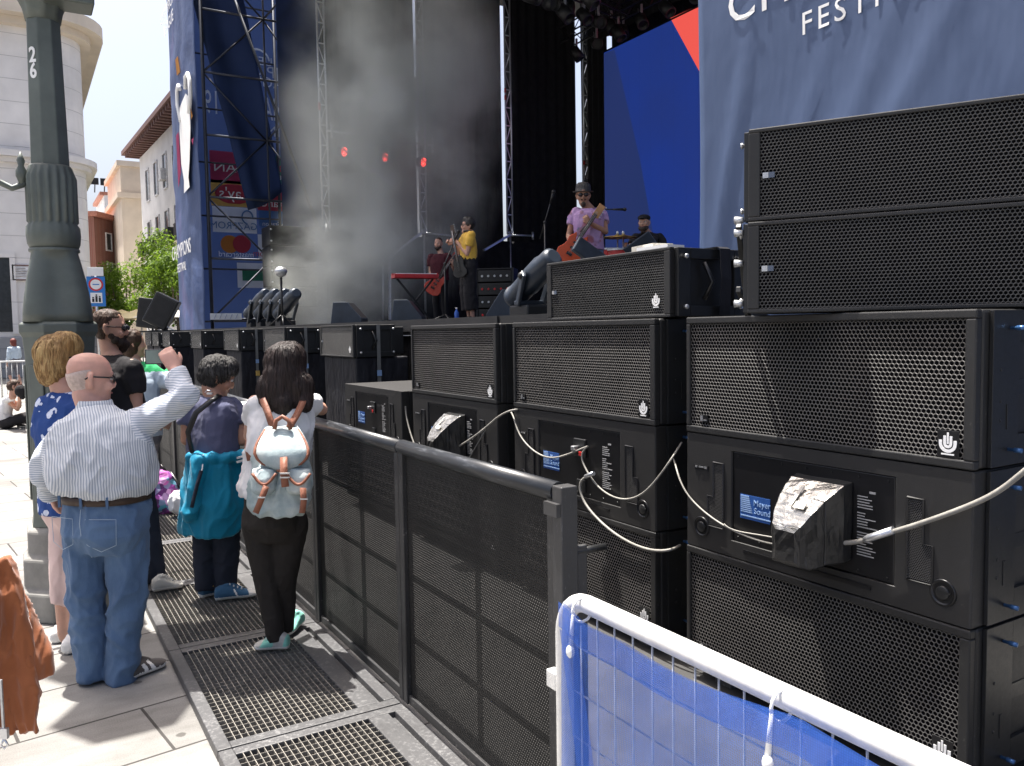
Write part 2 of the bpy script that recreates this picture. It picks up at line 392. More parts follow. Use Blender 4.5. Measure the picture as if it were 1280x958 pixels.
def side_plates(t, W, H, D, th=.014, y0=.07, pins=True):
    for sx in (-1, 1):
        m = MB(); xa, xb = sx*(W/2-th), sx*W/2
        m.bx(xa, xb, y0, y0+.16, .004, H-.004); m.bx(xa, xb, D-.12, D-.02, .004, H-.004)
        m.bx(xa, xb, y0+.16, D-.12, H*.8, H-.004); m.bx(xa, xb, y0+.16, D-.12, .004, H*.2)
        m.bx(xa, xb-sx*.012, y0+.16, y0+.3, H*.45, H*.55)
        for z in (H*.3, H*.42, H*.62): m.lathe([(.006, 0), (.005, .003)], (sx*W/2, y0+.05, z), 8, False, Matrix.Rotation(R(90)*sx, 3, 'Y'))
        m.bx(sx*W/2, sx*(W/2+.003), y0+.085, y0+.1, H*.24, H*.4)
        sp = m.build('side_plate', 'black_metal', t, .004)
        if pins:
            for z in (H*.11, H*.88):
                m = MB(); q = Matrix.Rotation(R(90)*sx, 3, 'Y')
                m.lathe([(.006, 0), (.006, .02), (.0085, .021), (.0085, .045), (.004, .047)], (sx*W/2, y0+.1, z), 10, True, q); m.build('locking_pin', 'pin_blue', sp)
            m = None
            for z in (): m.lathe([(.006, 0), (.005, .003)], (sx*W/2, y0+.05, z), 8, False, Matrix.Rotation(R(90)*sx, 3, 'Y'))

def make_front_sub():
    t = thing('subwoofer', 'x', 'loudspeaker'); W, H, D = SW-.03, SH-.004, SD
    m = MB(); m.bx(-W/2, W/2, .03, D, 0, H); m.build('cabinet', 'cabinet_black', t, .012)
    m = MB(); b = .03
    m.bx(-W/2, W/2, -.004, .029, H-b, H); m.bx(-W/2, W/2, -.004, .029, 0, b); m.bx(-W/2, -W/2+b*.8, -.004, .029, b, H-b); m.bx(W/2-b*1.25, W/2, -.004, .029, b, H-b)
    m.build('front_frame', 'cabinet_black', t, .005)
    m = MB(); m.poly([(-W/2+b*.8, .006, b), (W/2-b*1.25, .006, b), (W/2-b*1.25, .006, H-b), (-W/2+b*.8, .006, H-b)]); m.build('grille', 'sub_grille', t)
    m = MB(); m.bx(-W/2+.085, -W/2+.135, -.001, .005, .05, .085); p = m.build('badge_plate', 'inset_black', t)
    m = MB(); m.bx(-W/2+.09, -W/2+.106, -.003, -.001, .055, .08); m.bx(-W/2+.11, -W/2+.13, -.003, -.001, .058, .063); m.build('badge_mark', 'silver', p)
    hand_logo(t, W/2-.09, .002, .08, .062)
    side_plates(t, SW, SH-.004, SD); return t
def make_rear_sub():
    t = thing('subwoofer', 'x', 'loudspeaker'); W, H, D = SW-.03, SH-.004, SD
    m = MB(); x0, x1, z0, z1 = -.39, .39, .075, .47                          # the back face is four boards around the amplifier recess
    R4 = lambda a, b, c_, d_, y: [m.bm.verts.new(p_) for p_ in ((a, y, c_), (b, y, c_), (b, y, d_), (a, y, d_))]
    vo, vi, vf, vb = R4(-W/2, W/2, 0, H, 0), R4(x0, x1, z0, z1, 0), R4(x0, x1, z0, z1, .03), R4(-W/2, W/2, 0, H, D)
    for A_, B_ in ((vo, vi), (vi, vf), (vb, vo)):
        for i in range(4): m.bm.faces.new((A_[i], A_[(i+1) % 4], B_[(i+1) % 4], B_[i]))
    m.bm.faces.new(vf); m.bm.faces.new(vb)
    m.build('cabinet', 'cabinet_rear', t, .006)
    m = MB(); m.bx(x0+.003, x1-.003, .0065, .047, z0+.003, z1-.003); ap = m.build('amplifier_panel', 'inset_black', t, .003)
    m = MB()
    for x in [x0+.03+i*(x1-x0-.06)/6 for i in range(7)]:
        for z in (z0+.02, z1-.02): m.lathe([(.005, 0), (.004, .003)], (x, .0065, z), 8, False, Matrix.Rotation(R(90), 3, 'X'))
    m.build('panel_screw', 'black_metal', ap)
    m = MB(); lx, lz = -.345, .185                                            # pale blue brand label
    m.bx(lx, lx+.165, .004, .0062, lz, lz+.105); lb = m.build('brand_label', 'logo_blue', ap)
    m = MB()
    for i in range(9):
        z = lz+.03+.0082*i; m.bx(lx+.005, lx+.07-.004*i*.6, .002, .0038, z, z+.0035+.0003*i)
    m.build('label_mark', 'logo_pale', lb)
    text('lettering', 'Meyer', .036, (lx+.122, .0025, lz+.076), FACE_MY, 'logo_pale', lb, .0015); text('lettering', 'Sound', .036, (lx+.124, .0025, lz+.042), FACE_MY, 'logo_pale', lb, .0015)
    m = MB(); m.bx(lx+.005, lx+.17, .002, .0038, lz+.012, lz+.017); m.build('label_line', 'logo_pale', lb)
    m = MB(); random.seed(3)
    for i in range(22):
        if i in (5, 12): continue
        z = .375-.0105*i; m.bx(.235, .235+random.uniform(.03, .085), .0045, .0063, z, z+.0038)
    m.bx(.285, .31, .0045, .0063, .392, .4); m.build('specification_print', 'dim_print', ap)
    for sx, xa in ((-1, -.47), (1, .47)):
        m = MB(); m.bx(xa-.028, xa+.028, -.003, -.0005, .12, .40); m.bx(xa-.028+sx*.0, xa+.062 if sx > 0 else xa-.062+.0, -.0032, -.0006, .12, .25)
        v = m.build('vent', 'vent_grille', t)
        m = MB(); rim = [(xa-.03, .408), (xa+.03, .408), (xa+.03, .252)] + ([(xa+.066, .252), (xa+.066, .115), (xa-.03, .115)] if sx > 0 else [(xa+.03, .115), (xa-.066, .115), (xa-.066, .252), (xa-.03, .252)])
        m.tube([(x_, -.003, z_) for x_, z_ in rim+[rim[0]]], .004, 4, smooth=False); m.build('vent_rim', 'inset_black', v)
    for px_ in (-.575, .575):
        q = Matrix.Rotation(R(90), 3, 'X'); m = MB()
        m.lathe([(.047, 0), (.047, .004), (.043, .006), (.038, .004), (.036, .001)], (px_, 0, .1), 24, True, q); pt = m.build('handle_port', 'inset_black', t)
        m = MB(); m.lathe([(.024, .001), (.024, .006), (.02, .008), (.006, .008)], (px_, 0, .1), 18, True, q); m.bx(px_-.006, px_+.03, -.009, -.004, .1, .108); m.build('port_latch', 'black_metal', pt)
    m = MB(); m.bx(-.62, -.53, -.003, -.0005, .365, .385); v = m.build('type_plate', 'inset_black', t)
    m = MB(); m.bx(-.612, -.6, -.005, -.003, .37, .38); m.bx(-.59, -.56, -.005, -.003, .372, .379); m.bx(-.555, -.54, -.005, -.003, .37, .38); m.build('type_print', 'silver', v)
    m = MB(); m.bx(-.32, .3, -.004, -.0005, .035, .05); m.build('name_strip', 'inset_black', t)
    side_plates(t, SW, SH-.004, SD); return t
def add_hood(t):
    m = MB()
    def ring(y, x0, x1, z0, z1, sl): return [(x0, y, z0), (x1, y, z0), (x1, y-sl*.0, z1), (x0, y, z1)]
    rings = [ring(.005, -.045, .215, .13, .425, 0), ring(-.04, -.04, .21, .12, .415, 0), ring(-.11, -.025, .18, .115, .36, 0)]
    m.loft(rings, smooth=False); m.mi = 1
    m.loft([ring(-.108, -.027, .182, .11, .362, 0), ring(-.16, -.015, .16, .1, .31, 0), ring(-.195, .005, .14, .11, .265, 0), ring(-.205, .03, .12, .13, .24, 0)], smooth=False)
    bmesh.ops.recalc_face_normals(m.bm, faces=m.bm.faces)
    for f_ in m.bm.faces: f_.material_index = 1 if (f_.normal.z > .3 and f_.calc_center_median().y < -.03) else 0
    h = m.build('rain_hood', ['hood_black', 'hood_foil'], t, .006, 2)
    sb = h.modifiers.new('s', 'SUBSURF'); sb.levels = sb.render_levels = 2; sb.subdivision_type = 'SIMPLE'
    tx = bpy.data.textures.get('crumple') or bpy.data.textures.new('crumple', 'CLOUDS'); tx.noise_scale = .05; tx.noise_depth = 2
    dm = h.modifiers.new('d', 'DISPLACE'); dm.texture = tx; dm.strength = .013; dm.mid_level = .5
    m = MB(); m.box((.06, -.12, .362), (.014, .1, .004), Matrix.Rotation(R(42), 3, 'X')); m.box((.1, -.15, .335), (.05, .03, .004), Matrix.Rotation(R(45), 3, 'X')); m.build('tape_strip', 'tape', h)
    return h
def add_inlet(t):
    m = MB(); m.bx(-.02, .09, -.006, .0064, .3, .4); i = m.build('power_inlet', 'black_metal', t, .004)
    m = MB(); m.bx(.0, .03, -.04, -.0065, .335, .36); m.build('power_plug', 'silver', i, .004)
    m = MB(); m.bx(.035, .065, -.012, -.0065, .305, .33); m.build('power_switch', 'red', i, .003)
    m = MB(); m.bx(.0, .08, -.001, .0064, .1, .17); m.build('signal_inlet', 'black_metal', t, .004)

fs = make_front_sub(); rs = make_rear_sub()
GRP = 'stacked black subwoofers'
def place(src, used, X, cy, z, lab, **kw):
    if not used: o = src; src.location = (X, cy, z); src.rotation_euler = (0, 0, R(-90))
    else: o = dup(src, (X, cy, z), R(-90), skip=kw.get('skip', ()))
    tag(o, lab, None, GRP); return o
STK = [(2.66, 2.18, 'big nearest stack at right'), (2.68, 3.768, 'middle stack behind the barrier end'), (2.68, 5.325, 'third stack beside the low stack')]
hood = None; rears = []
for i, (X, cy, where) in enumerate(STK):
    z = .117
    place(fs, i > 0, X, cy, z, 'black subwoofer with grille, bottom of the ' + where)
    o = place(rs, i > 0, X, cy, z+SH, ('black subwoofer with rear amplifier panel, centre of the ' + where)); rears.append(o)
    place(fs, True, X, cy, z+2*SH, 'black subwoofer with honeycomb grille, top of the ' + where)
o = place(rs, True, 2.68, 6.89, .117+SH, 'black subwoofer with amplifier panel topping the low two-high stack'); rears.append(o)
place(fs, True, 2.68, 6.89, .117, 'black subwoofer at the bottom of the low two-high stack')
add_hood(rears[0]); add_hood(rears[2]); add_inlet(rears[1]); add_inlet(rears[3])
for i, (X, cy) in enumerate([(2.66, 2.18), (2.68, 3.768), (2.68, 5.325), (2.68, 6.89)]):
    m = MB(); m.bx(X+.06, X+.74, cy-.62, cy+.62, .085, .117)
    for y in (-.5, 0, .5): m.bx(X+.06, X+.74, cy+y-.05, cy+y+.05, 0, .085)
    tag(m.build('pallet', 'plate_metal', None, .004), ['low dark pallet under the big nearest subwoofer stack', 'low dark pallet under the middle subwoofer stack behind the barrier end', 'low dark pallet under the third subwoofer stack', 'low dark pallet under the low two-high subwoofer stack'][i], 'pallet', 'pallets under the subwoofers')

# ---- line array boxes
mm('fixture_grey', plain, (.07, .09, .13), .4)
AW, AH, AD = 1.134, .345, .62
def make_array(H=AH, grille_m='array_grille'):
    t = thing('line_array_speaker', 'x', 'loudspeaker'); W = AW-.05
    m = MB(); m.bx(-W/2, W/2, .03, AD*.75, 0, H-.004); m.bx(-W/2+.12, W/2-.12, AD*.75, AD, .03, H-.03); m.build('cabinet', 'cabinet_black', t, .008)
    m = MB(); b = .016
    m.bx(-W/2, W/2, -.002, .029, H-.004-b, H-.004); m.bx(-W/2, W/2, -.002, .029, 0, b); m.bx(-W/2, -W/2+.045, -.002, .029, b, H-.004-b); m.bx(W/2-.045, W/2, -.002, .029, b, H-.004-b)
    m.build('front_frame', 'cabinet_black', t, .004)
    m = MB(); x0, x1 = -W/2+.045, W/2-.045
    m.poly([(x0, .004, b), (x1, .004, b), (x1, .004, H-.004-b), (x0, .004, H-.004-b)]); m.build('grille', grille_m, t)
    m = MB(); m.bx(x0+.01, x0+.032, -.001, .003, H*.45, H*.51); m.mi = 1; m.bx(x0+.033, x0+.055, -.001, .003, H*.45, H*.51); m.build('badge', ['zinc', 'fixture_grey'], t)
    hand_logo(t, x1-.06, .003, .085, .058, plate=False)
    for sx in (-1, 1):
        xa, xb = sx*W/2, sx*AW/2; m = MB()
        m.bx(xa, xb, .03, .11, .003, H-.007); m.bx(xa, xb, AD*.66, AD*.74, .003, H-.007); m.bx(xa, xb, .11, AD*.66, H-.06, H-.007); m.bx(xa, xb, .11, AD*.66, .003, .055)
        pl = m.build('rigging_plate', 'black_metal', t, .003)
        m = MB()
        for y in (.07, AD*.7):
            for z in (.05, H-.05): m.lathe([(.008, 0), (.008, .012), (.012, .014), (.012, .02), (.005, .023)], (xb, y, z), 10, True, Matrix.Rotation(R(90)*sx, 3, 'Y'))
        m.build('rigging_pin', 'zinc', pl)
        m = MB(); m.tube([(xb, .2, H*.25), (xb+sx*.02, .24, H*.5), (xb, .2, H*.78)], .012, 8); m.build('carry_handle', 'inset_black', pl)
    return t
la = make_array(.36); AG = 'line array speakers on the subwoofers'
th_ = math.atan2(-.87, .493); cx, cyy = 2.47+.567*.493, 2.34-.567*.87
la.location = (cx, cyy, 1.712); la.rotation_euler = (0, 0, th_); tag(la, 'wide black line array speaker lying on the nearest subwoofer stack, lower of the angled pair', None, AG)
la2 = dup(la, (cx+.012, cyy+.008, 2.073), th_, 'wide black line array speaker, upper of the angled pair above the nearest stack')
for o_, top in ((la, 0), (la2, 0)): pass
m = MB(); m.bar((-.60, .09, .36), (-.66, .5, -.0), .022, .03); m.bar((-.60, .09, .1), (-.63, .42, .0), .02, .025); m.build('rear_link', 'black_metal', la, .003)
m = MB()
for z in (.04, .2, .32, .37): m.tube([(-.567, .03, z), (-.6, .03, z)], [.012, .016], 10)
m.build('rigging_pin', 'zinc', la)
lf0 = make_array(.345, 'sunlit_fill_grille')
lf = make_array(.345, 'array_grille')
lf.location = (2.74, 3.595, 1.712); lf.rotation_euler = (0, 0, R(-90)); tag(lf, 'black line array speaker on the middle subwoofer stack, papers on top', None, AG)
m = MB()                                                                   # strap over the box on the middle stack
m.loft([[(3.02, y, z), (3.09, y, z)] for y, z in ((3.62, 2.0605), (3.02, 2.0605), (3.0, 2.05), (2.99, 1.9), (3.0, 1.72))], cap=False, closed=False, smooth=False)
sdf = m.build('ratchet_strap', 'wrap_black'); tag(sdf, 'dark strap hanging over the end of the line array speaker on the middle stack', 'strap')
mdf = sdf.modifiers.new('t', 'SOLIDIFY'); mdf.thickness = .003
# front fill boxes on wrapped plinths along the stage edge
FILL = [8.72, 11.25, 13.84, 16.87, 20.55, 22.3, 23.6]
FN = ['nearest of the row on plinths, left of the stacks', 'second of the row on plinths, above the dark-haired woman', 'third of the row on plinths, right of the boy', 'fourth of the row on plinths, above the boy',
      'fifth of the row on plinths, under the left tower', 'sixth of the row on plinths, beside the tree', 'farthest of the row on plinths, beside the tree']
def place0(o, cy): o.location = (3.0, cy, 1.40); o.rotation_euler = (0, 0, R(-90)); return o
for i, cy in enumerate(FILL):
    o = (dup(lf0, (3.0, cy, 1.40), R(-90), 'small black line array speaker, ' + FN[i]) if i else tag(place0(lf0, cy), 'small black line array speaker, ' + FN[i])); o['group'] = 'front fill speakers along the stage edge'
    m = MB(); m.bx(3.03, 3.62, cy-.54, cy+.5, 0, 1.4); p = m.build('plinth', 'wrap_black', None, .02)
    tag(p, 'black fabric wrapped plinth, ' + FN[i].replace('the row on plinths', 'the row'), 'plinth', 'plinths along the stage edge')
    if i < 3:
        m = MB(); yy = cy-.542-.022; m.bx(3.25, 3.29, yy-.004, yy, .3, 1.74); m.mi = 1; m.bx(3.24, 3.3, yy-.02, yy-.006, 1.0, 1.08); m.mi = 2; m.bx(3.245, 3.295, yy-.012, yy-.006, 1.2, 1.26)
        tag(m.build('ratchet_strap', ['cable_grey', 'gold_tape', 'logo_pale']), 'grey strap with brass buckle, on the speaker ' + FN[i].split(',')[0], 'strap', 'straps on the front fill speakers')

# ---- cables across the subwoofers
def cable(lab, pts, X, r=.006, m_='cable_white', cat='cable', name='cable'):
    P_ = [on_x(a, b, X) if len(q) == 2 else on_x(a, b, q[2]) for q in pts for a, b in [q[:2]]]
    cu = bpy.data.curves.new(name, 'CURVE'); cu.dimensions = '3D'; s_ = cu.splines.new('NURBS'); s_.points.add(len(P_)-1); s_.use_endpoint_u = True; s_.order_u = 4
    for p_, q in zip(s_.points, P_): p_.co = (*q, 1)
    cu.bevel_depth = r; cu.bevel_resolution = 2; cu.resolution_u = 6
    tmp = bpy.data.objects.new('t', cu); me = bpy.data.meshes.new_from_object(tmp); bpy.data.objects.remove(tmp)
    me.materials.clear(); me.materials.append(MAT[m_]); o = bpy.data.objects.new(name, me); COL.objects.link(o)
    for p_ in me.polygons: p_.use_smooth = True
    return tag(o, lab, cat)
cable('thin pale cable sagging from the left edge to the nearest foil hood', [(838, 566, 3.0), (843, 574, 2.7), (846, 592), (858, 620), (885, 645), (912, 662), (950, 678), (985, 684), (1004, 680)], 2.645, .0042)
cable('thin pale cable lying just under the first one across the nearest amplifier panel', [(905, 655), (912, 664), (950, 668), (985, 676), (1003, 678)], 2.643, .003)
cb = cable('thick pale cable rising from the foil hood to the right edge of the photo', [(1020, 676), (1060, 682), (1084, 673), (1110, 667), (1160, 652), (1230, 626), (1262, 606), (1300, 572), (1340, 540)], 2.63, .009)
a, b = on_x(1080, 675, 2.628), on_x(1117, 663, 2.628); m = MB(); m.tube([a, a+(b-a)*.15, b], [.009, .014, .014], 12); m.build('cable_connector', 'silver', cb)
cable('pale cable looping from the left of the middle amplifier panel to its plug', [(632, 508, 3.0), (637, 513, 2.72), (642, 518), (646, 540), (662, 562), (690, 578), (715, 566), (735, 558)], 2.655, .005)
cable('pale cable looping from the middle amplifier panel to the nearest stack', [(735, 558), (724, 566), (730, 585), (748, 612), (775, 627), (802, 622), (828, 592), (851, 556, 2.70), (856, 546, 3.0)], 2.655, .005)
cb = cable('thick pale cable dropping from the middle amplifier panel across the lowest grille', [(740, 593), (722, 598), (726, 622), (738, 640), (762, 664), (795, 684), (830, 692), (850, 684, 2.70), (853, 678, 3.0)], 2.64, .007)
a, b = on_x(732, 596, 2.64), on_x(742, 592, 2.64); m = MB(); m.tube([a, b], .012, 10); m.build('cable_connector', 'silver', cb)
cable('pale cable running from the third amplifier panel to the middle stack', [(565, 563), (585, 552), (608, 535), (625, 518), (645, 511), (652, 513, 2.72), (655, 516, 3.0)], 2.64, .007)
cable('thin dark cable hanging under the pale one at the third amplifier panel', [(610, 532), (600, 550), (590, 567), (582, 580)], 2.65, .004, 'cable_grey')
cable('pale cable hanging down the left edge of the third stack', [(507, 508), (507, 525), (514, 545), (518, 556)], 2.655, .006)
# ================================================================== stage
ZS = 1.79
mm('stage_black', plain, (.014, .014, .015), .6, var=.3)
mm('deck_edge', plain, (.06, .06, .06), .5, .3, var=.2)
mm('screen_frame', plain, (.01, .01, .011), .5)
mm('scaffold_dark', plain, (.03, .035, .05), .5, .5)
t = thing('stage', 'big black concert stage with curtained back and dark roof', 'stage', (0, 0, 0))
m = MB(); m.bx(3.72, 17.2, 4.2, 24.9, 1.62, ZS); m.build('deck', 'stage_black', t)
m = MB(); m.bx(3.70, 3.718, 6.4, 24.9, 1.66, ZS-.003); m.build('deck_edge', 'stage_black', t)
m = MB()
for i in range(60): y0, y1 = 4.2+i*.345, 4.2+(i+1)*.345; m.bx(3.78+.02*(i % 2), 3.80+.02*(i % 2), y0, y1-.002, 0, 1.615)
m.build('skirt', 'drape_black', t)
m = MB(); m.bx(4.7, 17.4, 4.6, 24.6, 12.6, 13.0); m.bx(4.7, 5.1, 4.6, 24.6, 11.2, 12.595)
m.build('roof', 'deep_black', t)
for x, y in ((17.0, 5.1), (17.0, 24.3), (8.6, 24.4), (5.6, 4.95)):
    m = MB(); m.bx(x-.1, x+.1, y-.1, y+.1, ZS, 12.595); m.build('roof_post', 'black_metal', t)
# curtains: the wing wall is a row of separate drapes with slits between them
def drape(name, lab, p0, p1, z0, z1, amp=.07, pitch=.38, grp='black stage curtains'):
    a, b = Vector((*p0, 0)), Vector((*p1, 0)); L_ = (b-a).length; n = max(12, int(L_/pitch*6)); tdir = (b-a)/L_; nrm = Vector((-tdir.y, tdir.x, 0)); m = MB(); rows = []
    for j in range(9):
        v = j/8; row = []
        for i in range(n+1):
            u_ = i/n*L_; s_ = amp*(math.sin(u_*2*math.pi/pitch + 1.3*noise.noise(Vector((u_*1.2, p0[1], 1)))*3)*.6 + .9*noise.noise(Vector((u_*2.1, v*1.1, p0[0]))))
            row.append(a + tdir*u_ + nrm*s_ + Vector((0, 0, z0+(z1-z0)*v)))
        rows.append(row)
    m.loft(rows, cap=False, closed=False); o = m.build(name, 'drape_black'); tag(o, lab, 'curtain', grp)
    sd = o.modifiers.new('t', 'SOLIDIFY'); sd.thickness = .006; return o
XP = [7.55, 10.52, 13.5, 16.5]; WY = 22.75
edges = [5.6] + XP
names = ['black stage curtain left of the first bright truss pole', 'black stage curtain behind the smoke and the red lamps', 'black stage curtain between the second and third bright poles', 'black stage curtain between the third bright pole and the one behind the guitarist']
for i in range(1, 4): drape('curtain', names[i], (edges[i]+.06, WY), (edges[i+1]-(.06 if i < 3 else .2), WY), ZS, 12.5)
drape('curtain', 'low black curtain along the foot of the stage wing behind the band', (7.5, WY-.3), (16.4, WY-.3), ZS, 4.45, .05, .5)
drape('curtain', 'narrow black curtain strip left of the blue screen', (16.55, WY), (16.4, 21.15), ZS, 12.5, .05, .4)
drape('curtain', 'black curtain above and behind the blue screen', (16.9, 21.6), (16.9, 4.8), ZS, 12.5, .05, .5)
drape('curtain', 'black curtain hanging above the top edge of the blue screen', (15.9, 21.3), (15.9, 5), 10.55, 12.5, .05, .5)
def pole(x, zb, lab, zt=12.5):
    t = thing('truss_pole', lab, 'truss', (x, 22.45, ZS), 0, 'bright truss poles along the stage wing')
    m = MB(); H = zt-ZS; zb -= ZS
    for dx in (-.1, .1): m.tube([(dx, 0, zb), (dx, 0, H)], .028, 8)
    m.build('chord', 'alu', t)
    m = MB(); n = int((H-zb)/.55)
    for i in range(n+1): z = zb+.05+i*.55; m.bar((-.1, 0, z), (.1, 0, z), .03)
    for i in range(n): z = zb+.05+i*.55; m.bar((-.09, .02, z+.02), (.09, .02, z+.53), .022) if i % 2 else m.bar((.09, .02, z+.02), (-.09, .02, z+.53), .022)
    m.build('lacing', 'alu', t)
    m = MB(); m.tube([(0, 0, 0), (0, 0, zb+.1)], .035, 8); m.build('lower_leg', 'zinc', t)
    m = MB(); random.seed(int(x*10))
    for i in range(2): z = zb+random.uniform(1, 6); m.tube([(-.1, 0, z), (-.1, 0, z+.14)], .034, 8)
    m.build('red_band', 'red', t); return t
PL = ['bright aluminium truss pole at the left edge of the smoke', 'bright aluminium truss pole right of the red lamps', 'slim bright truss pole between singer and guitarist', 'bright truss pole rising behind the guitarist in the hat']
for i, zb in enumerate((4.58, 4.6, 4.68, 6.0)):
    t = pole(XP[i], zb, PL[i])
    if i in (1, 2):
        base = Vector((XP[i], 22.45, ZS)); m = MB()
        pts = [(487, 321), (527, 291), (566, 295), (487, 400)] if i == 1 else [(605, 313), (637, 294), (666, 295), (605, 380)]
        q = [on_y(*p_, 22.4)-base for p_ in pts]
        m.bar(q[0], q[1], .12, .06); m.tube([q[1], q[2]], .03, 8); m.tube([q[2]-Vector((0, 0, .12)), q[2]+Vector((0, 0, .12))], .035, 8)
        if i == 1: m.bar(q[0], q[3], .1, .06); m.tube([q[0]-Vector((.2, 0, 0)), q[3]-Vector((.2, 0, 0))], .03, 8)
        m.build('outrigger', 'alu', t)
# lamp bar with three red lamps
a, b = on_y(408, 163, 21.5), on_y(541, 182, 21.5)
t = thing('lighting_bar', 'thin pale lighting bar above the red lamps in the smoke', 'lighting bar', a)
m = MB(); m.tube([Vector((0, 0, 0)), b-a], .03, 8); m.build('bar', 'zinc', t)
m = MB()
for p_ in (Vector((.15, 0, 0)), b-a): m.tube([p_-Vector((0, 0, .2)), p_+Vector((0, 0, .2))], .035, 8)
m.build('end_bracket', 'zinc', t)
k = NT('red_lamp_glow'); k.b.inputs['Emission Color'].default_value = (1, .04, .03, 1)
d_ = k.n('ShaderNodeTexVoronoi'); d_.inputs['Scale'].default_value = 9; k.L(k.co(), d_.inputs[0]); k.L(k.ramp(d_.outputs['Distance'], [(.1, (9, 9, 9)), (.6, (.5, .5, .5))]), k.b.inputs['Emission Strength']); k.base((.3, .01, .01)); MAT['red_lamp_glow'] = k.m
for i, (px, py) in enumerate(((431, 190), (482, 197), (530, 203))):
    p_ = on_y(px, py, 21.5); t = thing('stage_lamp', ['brightest red stage lamp, left of three under the lighting bar', 'red stage lamp, middle of three under the lighting bar', 'red stage lamp in front of the bright pole, right of three'][i], 'lamp', p_, 0, 'red stage lamps')
    q = Matrix.Rotation(R(100), 3, 'X') @ Matrix.Rotation(R(25), 3, 'Y')
    m = MB(); m.lathe([(.08, -.26), (.135, -.2), (.142, 0), (.13, 0), (.125, -.03)], (0, 0, 0), 16, True, q); m.build('lamp_body', 'black_metal', t)
    m = MB(); m.lathe([(.122, -.028), (.118, -.012), (.02, -.008)], (0, 0, 0), 16, True, q); m.build('lens', 'red_lamp_glow', t)
    m = MB(); m.tube([(-.2, .1, 0), (-.2, .1, .35), (.2, .1, .35), (.2, .1, 0)], .015, 6); m.tube([(0, .1, .35), (0, 0, .5)], .02, 6); m.build('yoke', 'black_metal', t)
# blue LED screen
def emis(name, stops_fn, strength):
    k = NT(name); k.base((.01, .01, .012)); k.set(.35); col = stops_fn(k); 
    if isinstance(col, tuple): k.b.inputs['Emission Color'].default_value = (*col, 1)
    else: k.L(col, k.b.inputs['Emission Color'])
    k.b.inputs['Emission Strength'].default_value = strength; MAT[name] = k.m
emis('screen_blue', lambda k: k.mix(k.M('GREATER_THAN', k.M('FRACT', k.M('MULTIPLY', k.xyz()[1], 2.0)), .985), k.ramp(k.noise(.35, 2), [(.3, (.012, .036, .23)), (.7, (.014, .034, .19))]), (.01, .025, .14)), .36)
emis('screen_dim', lambda k: k.ramp(k.noise(.35, 2), [(.3, (.017, .032, .125)), (.7, (.02, .034, .135))]), .36)
emis('screen_red', lambda k: (.62, .075, .06), .5)
emis('screen_white', lambda k: (.8, .8, .85), .4)
SX = 16.3
t = thing('video_screen', 'large blue video screen with red corner at the back of the stage', 'screen', (SX, 0, 0))
y1 = 21.2
m = MB(); m.bx(.0, .25, 5.0, y1, 3.4, 10.33); m.build('screen_panel', 'screen_blue', t)
pj = lambda px, py: (lambda v: (-.006, v.y, v.z))(on_x(px, py, SX-.006))
m = MB(); m.poly([(-.006, y1, 3.4), (-.006, y1, 10.3), pj(768, 62), pj(800, 200), pj(824, 322)[:2]+(3.4,)]); m.build('dim_area', 'screen_dim', t)
m = MB(); m.poly([pj(838, 23), pj(887, 113), pj(930, 190), pj(930, -20)]); r_ = m.build('red_area', 'screen_red', t)
a = on_x(874, 59, SX-.01); tx = text('lettering', 'CHAMPIONS\nLEAGUE', .3, (-.012, a.y-.95, a.z+.02), FACE_MX, 'screen_white', t, .002)
m = MB(); m.bx(-.02, .26, y1, y1+.06, 3.35, 10.38); m.bx(-.02, .26, 5.0, y1, 10.33, 10.38); m.build('screen_frame', 'screen_frame', t)
# rigging trusses under the roof
mm('rig_dark', plain, (.017, .017, .018), .5, .4)
def rig(name_lab, p0, p1, sz=.4, lamps=6, seed=1):
    a, b = Vector(p0), Vector(p1); t = thing('rigging_truss', name_lab, 'truss', a, 0, 'dark rigging trusses under the stage roof'); v = b-a; L_ = v.length; td = v/L_
    n_ = td.cross(Vector((0, 0, 1))).normalized()*sz/2; m = MB()
    for sa in (-1, 1):
        for sb_ in (0, 1): m.tube([n_*sa+Vector((0, 0, sz*sb_)), v+n_*sa+Vector((0, 0, sz*sb_))], .025, 6)
    for i in range(int(L_/.5)):
        p_ = td*(i*.5); q_ = td*((i+1)*.5)
        for sa in (-1, 1): m.bar(p_+n_*sa, q_+n_*sa+Vector((0, 0, sz)), .02) if i % 2 else m.bar(p_+n_*sa+Vector((0, 0, sz)), q_+n_*sa, .02)
    m.build('truss_frame', 'rig_dark', t); random.seed(seed)
    for i in range(lamps):
        p_ = td*(L_*(i+.5)/lamps)-Vector((0, 0, .42)); q = Matrix.Rotation(R(random.uniform(110, 160)), 3, 'X') @ Matrix.Rotation(R(random.uniform(-30, 30)), 3, 'Y')
        m = MB(); m.lathe([(.08, -.22), (.15, -.18), (.16, .2), (.13, .2), (.12, .1)], p_, 12, True, q); lb = m.build('spotlight', 'rig_dark', t)
        m = MB(); m.bar(p_+Vector((0, 0, .05)), p_+Vector((0, 0, .44)), .05); m.tube([p_+Vector((.02, .12, .1)), p_+Vector((.05, .2, .4))], .01, 5); m.build('clamp', 'zinc', lb)
    return t
rig('dark rigging truss with spotlights above the top of the blue screen', (14.6, 20.8, 10.2), (14.6, 9, 10.2), .45, 12, 2)
rig('dark rigging truss with spotlights high above the guitarist', (11.2, 16.5, 9.35), (11.2, 7, 9.35), .45, 10, 5)
rig('dark rigging truss running back over the stage above the poles', (8.6, 14.6, 9.0), (16, 19.6, 10.8), .4, 8, 9)
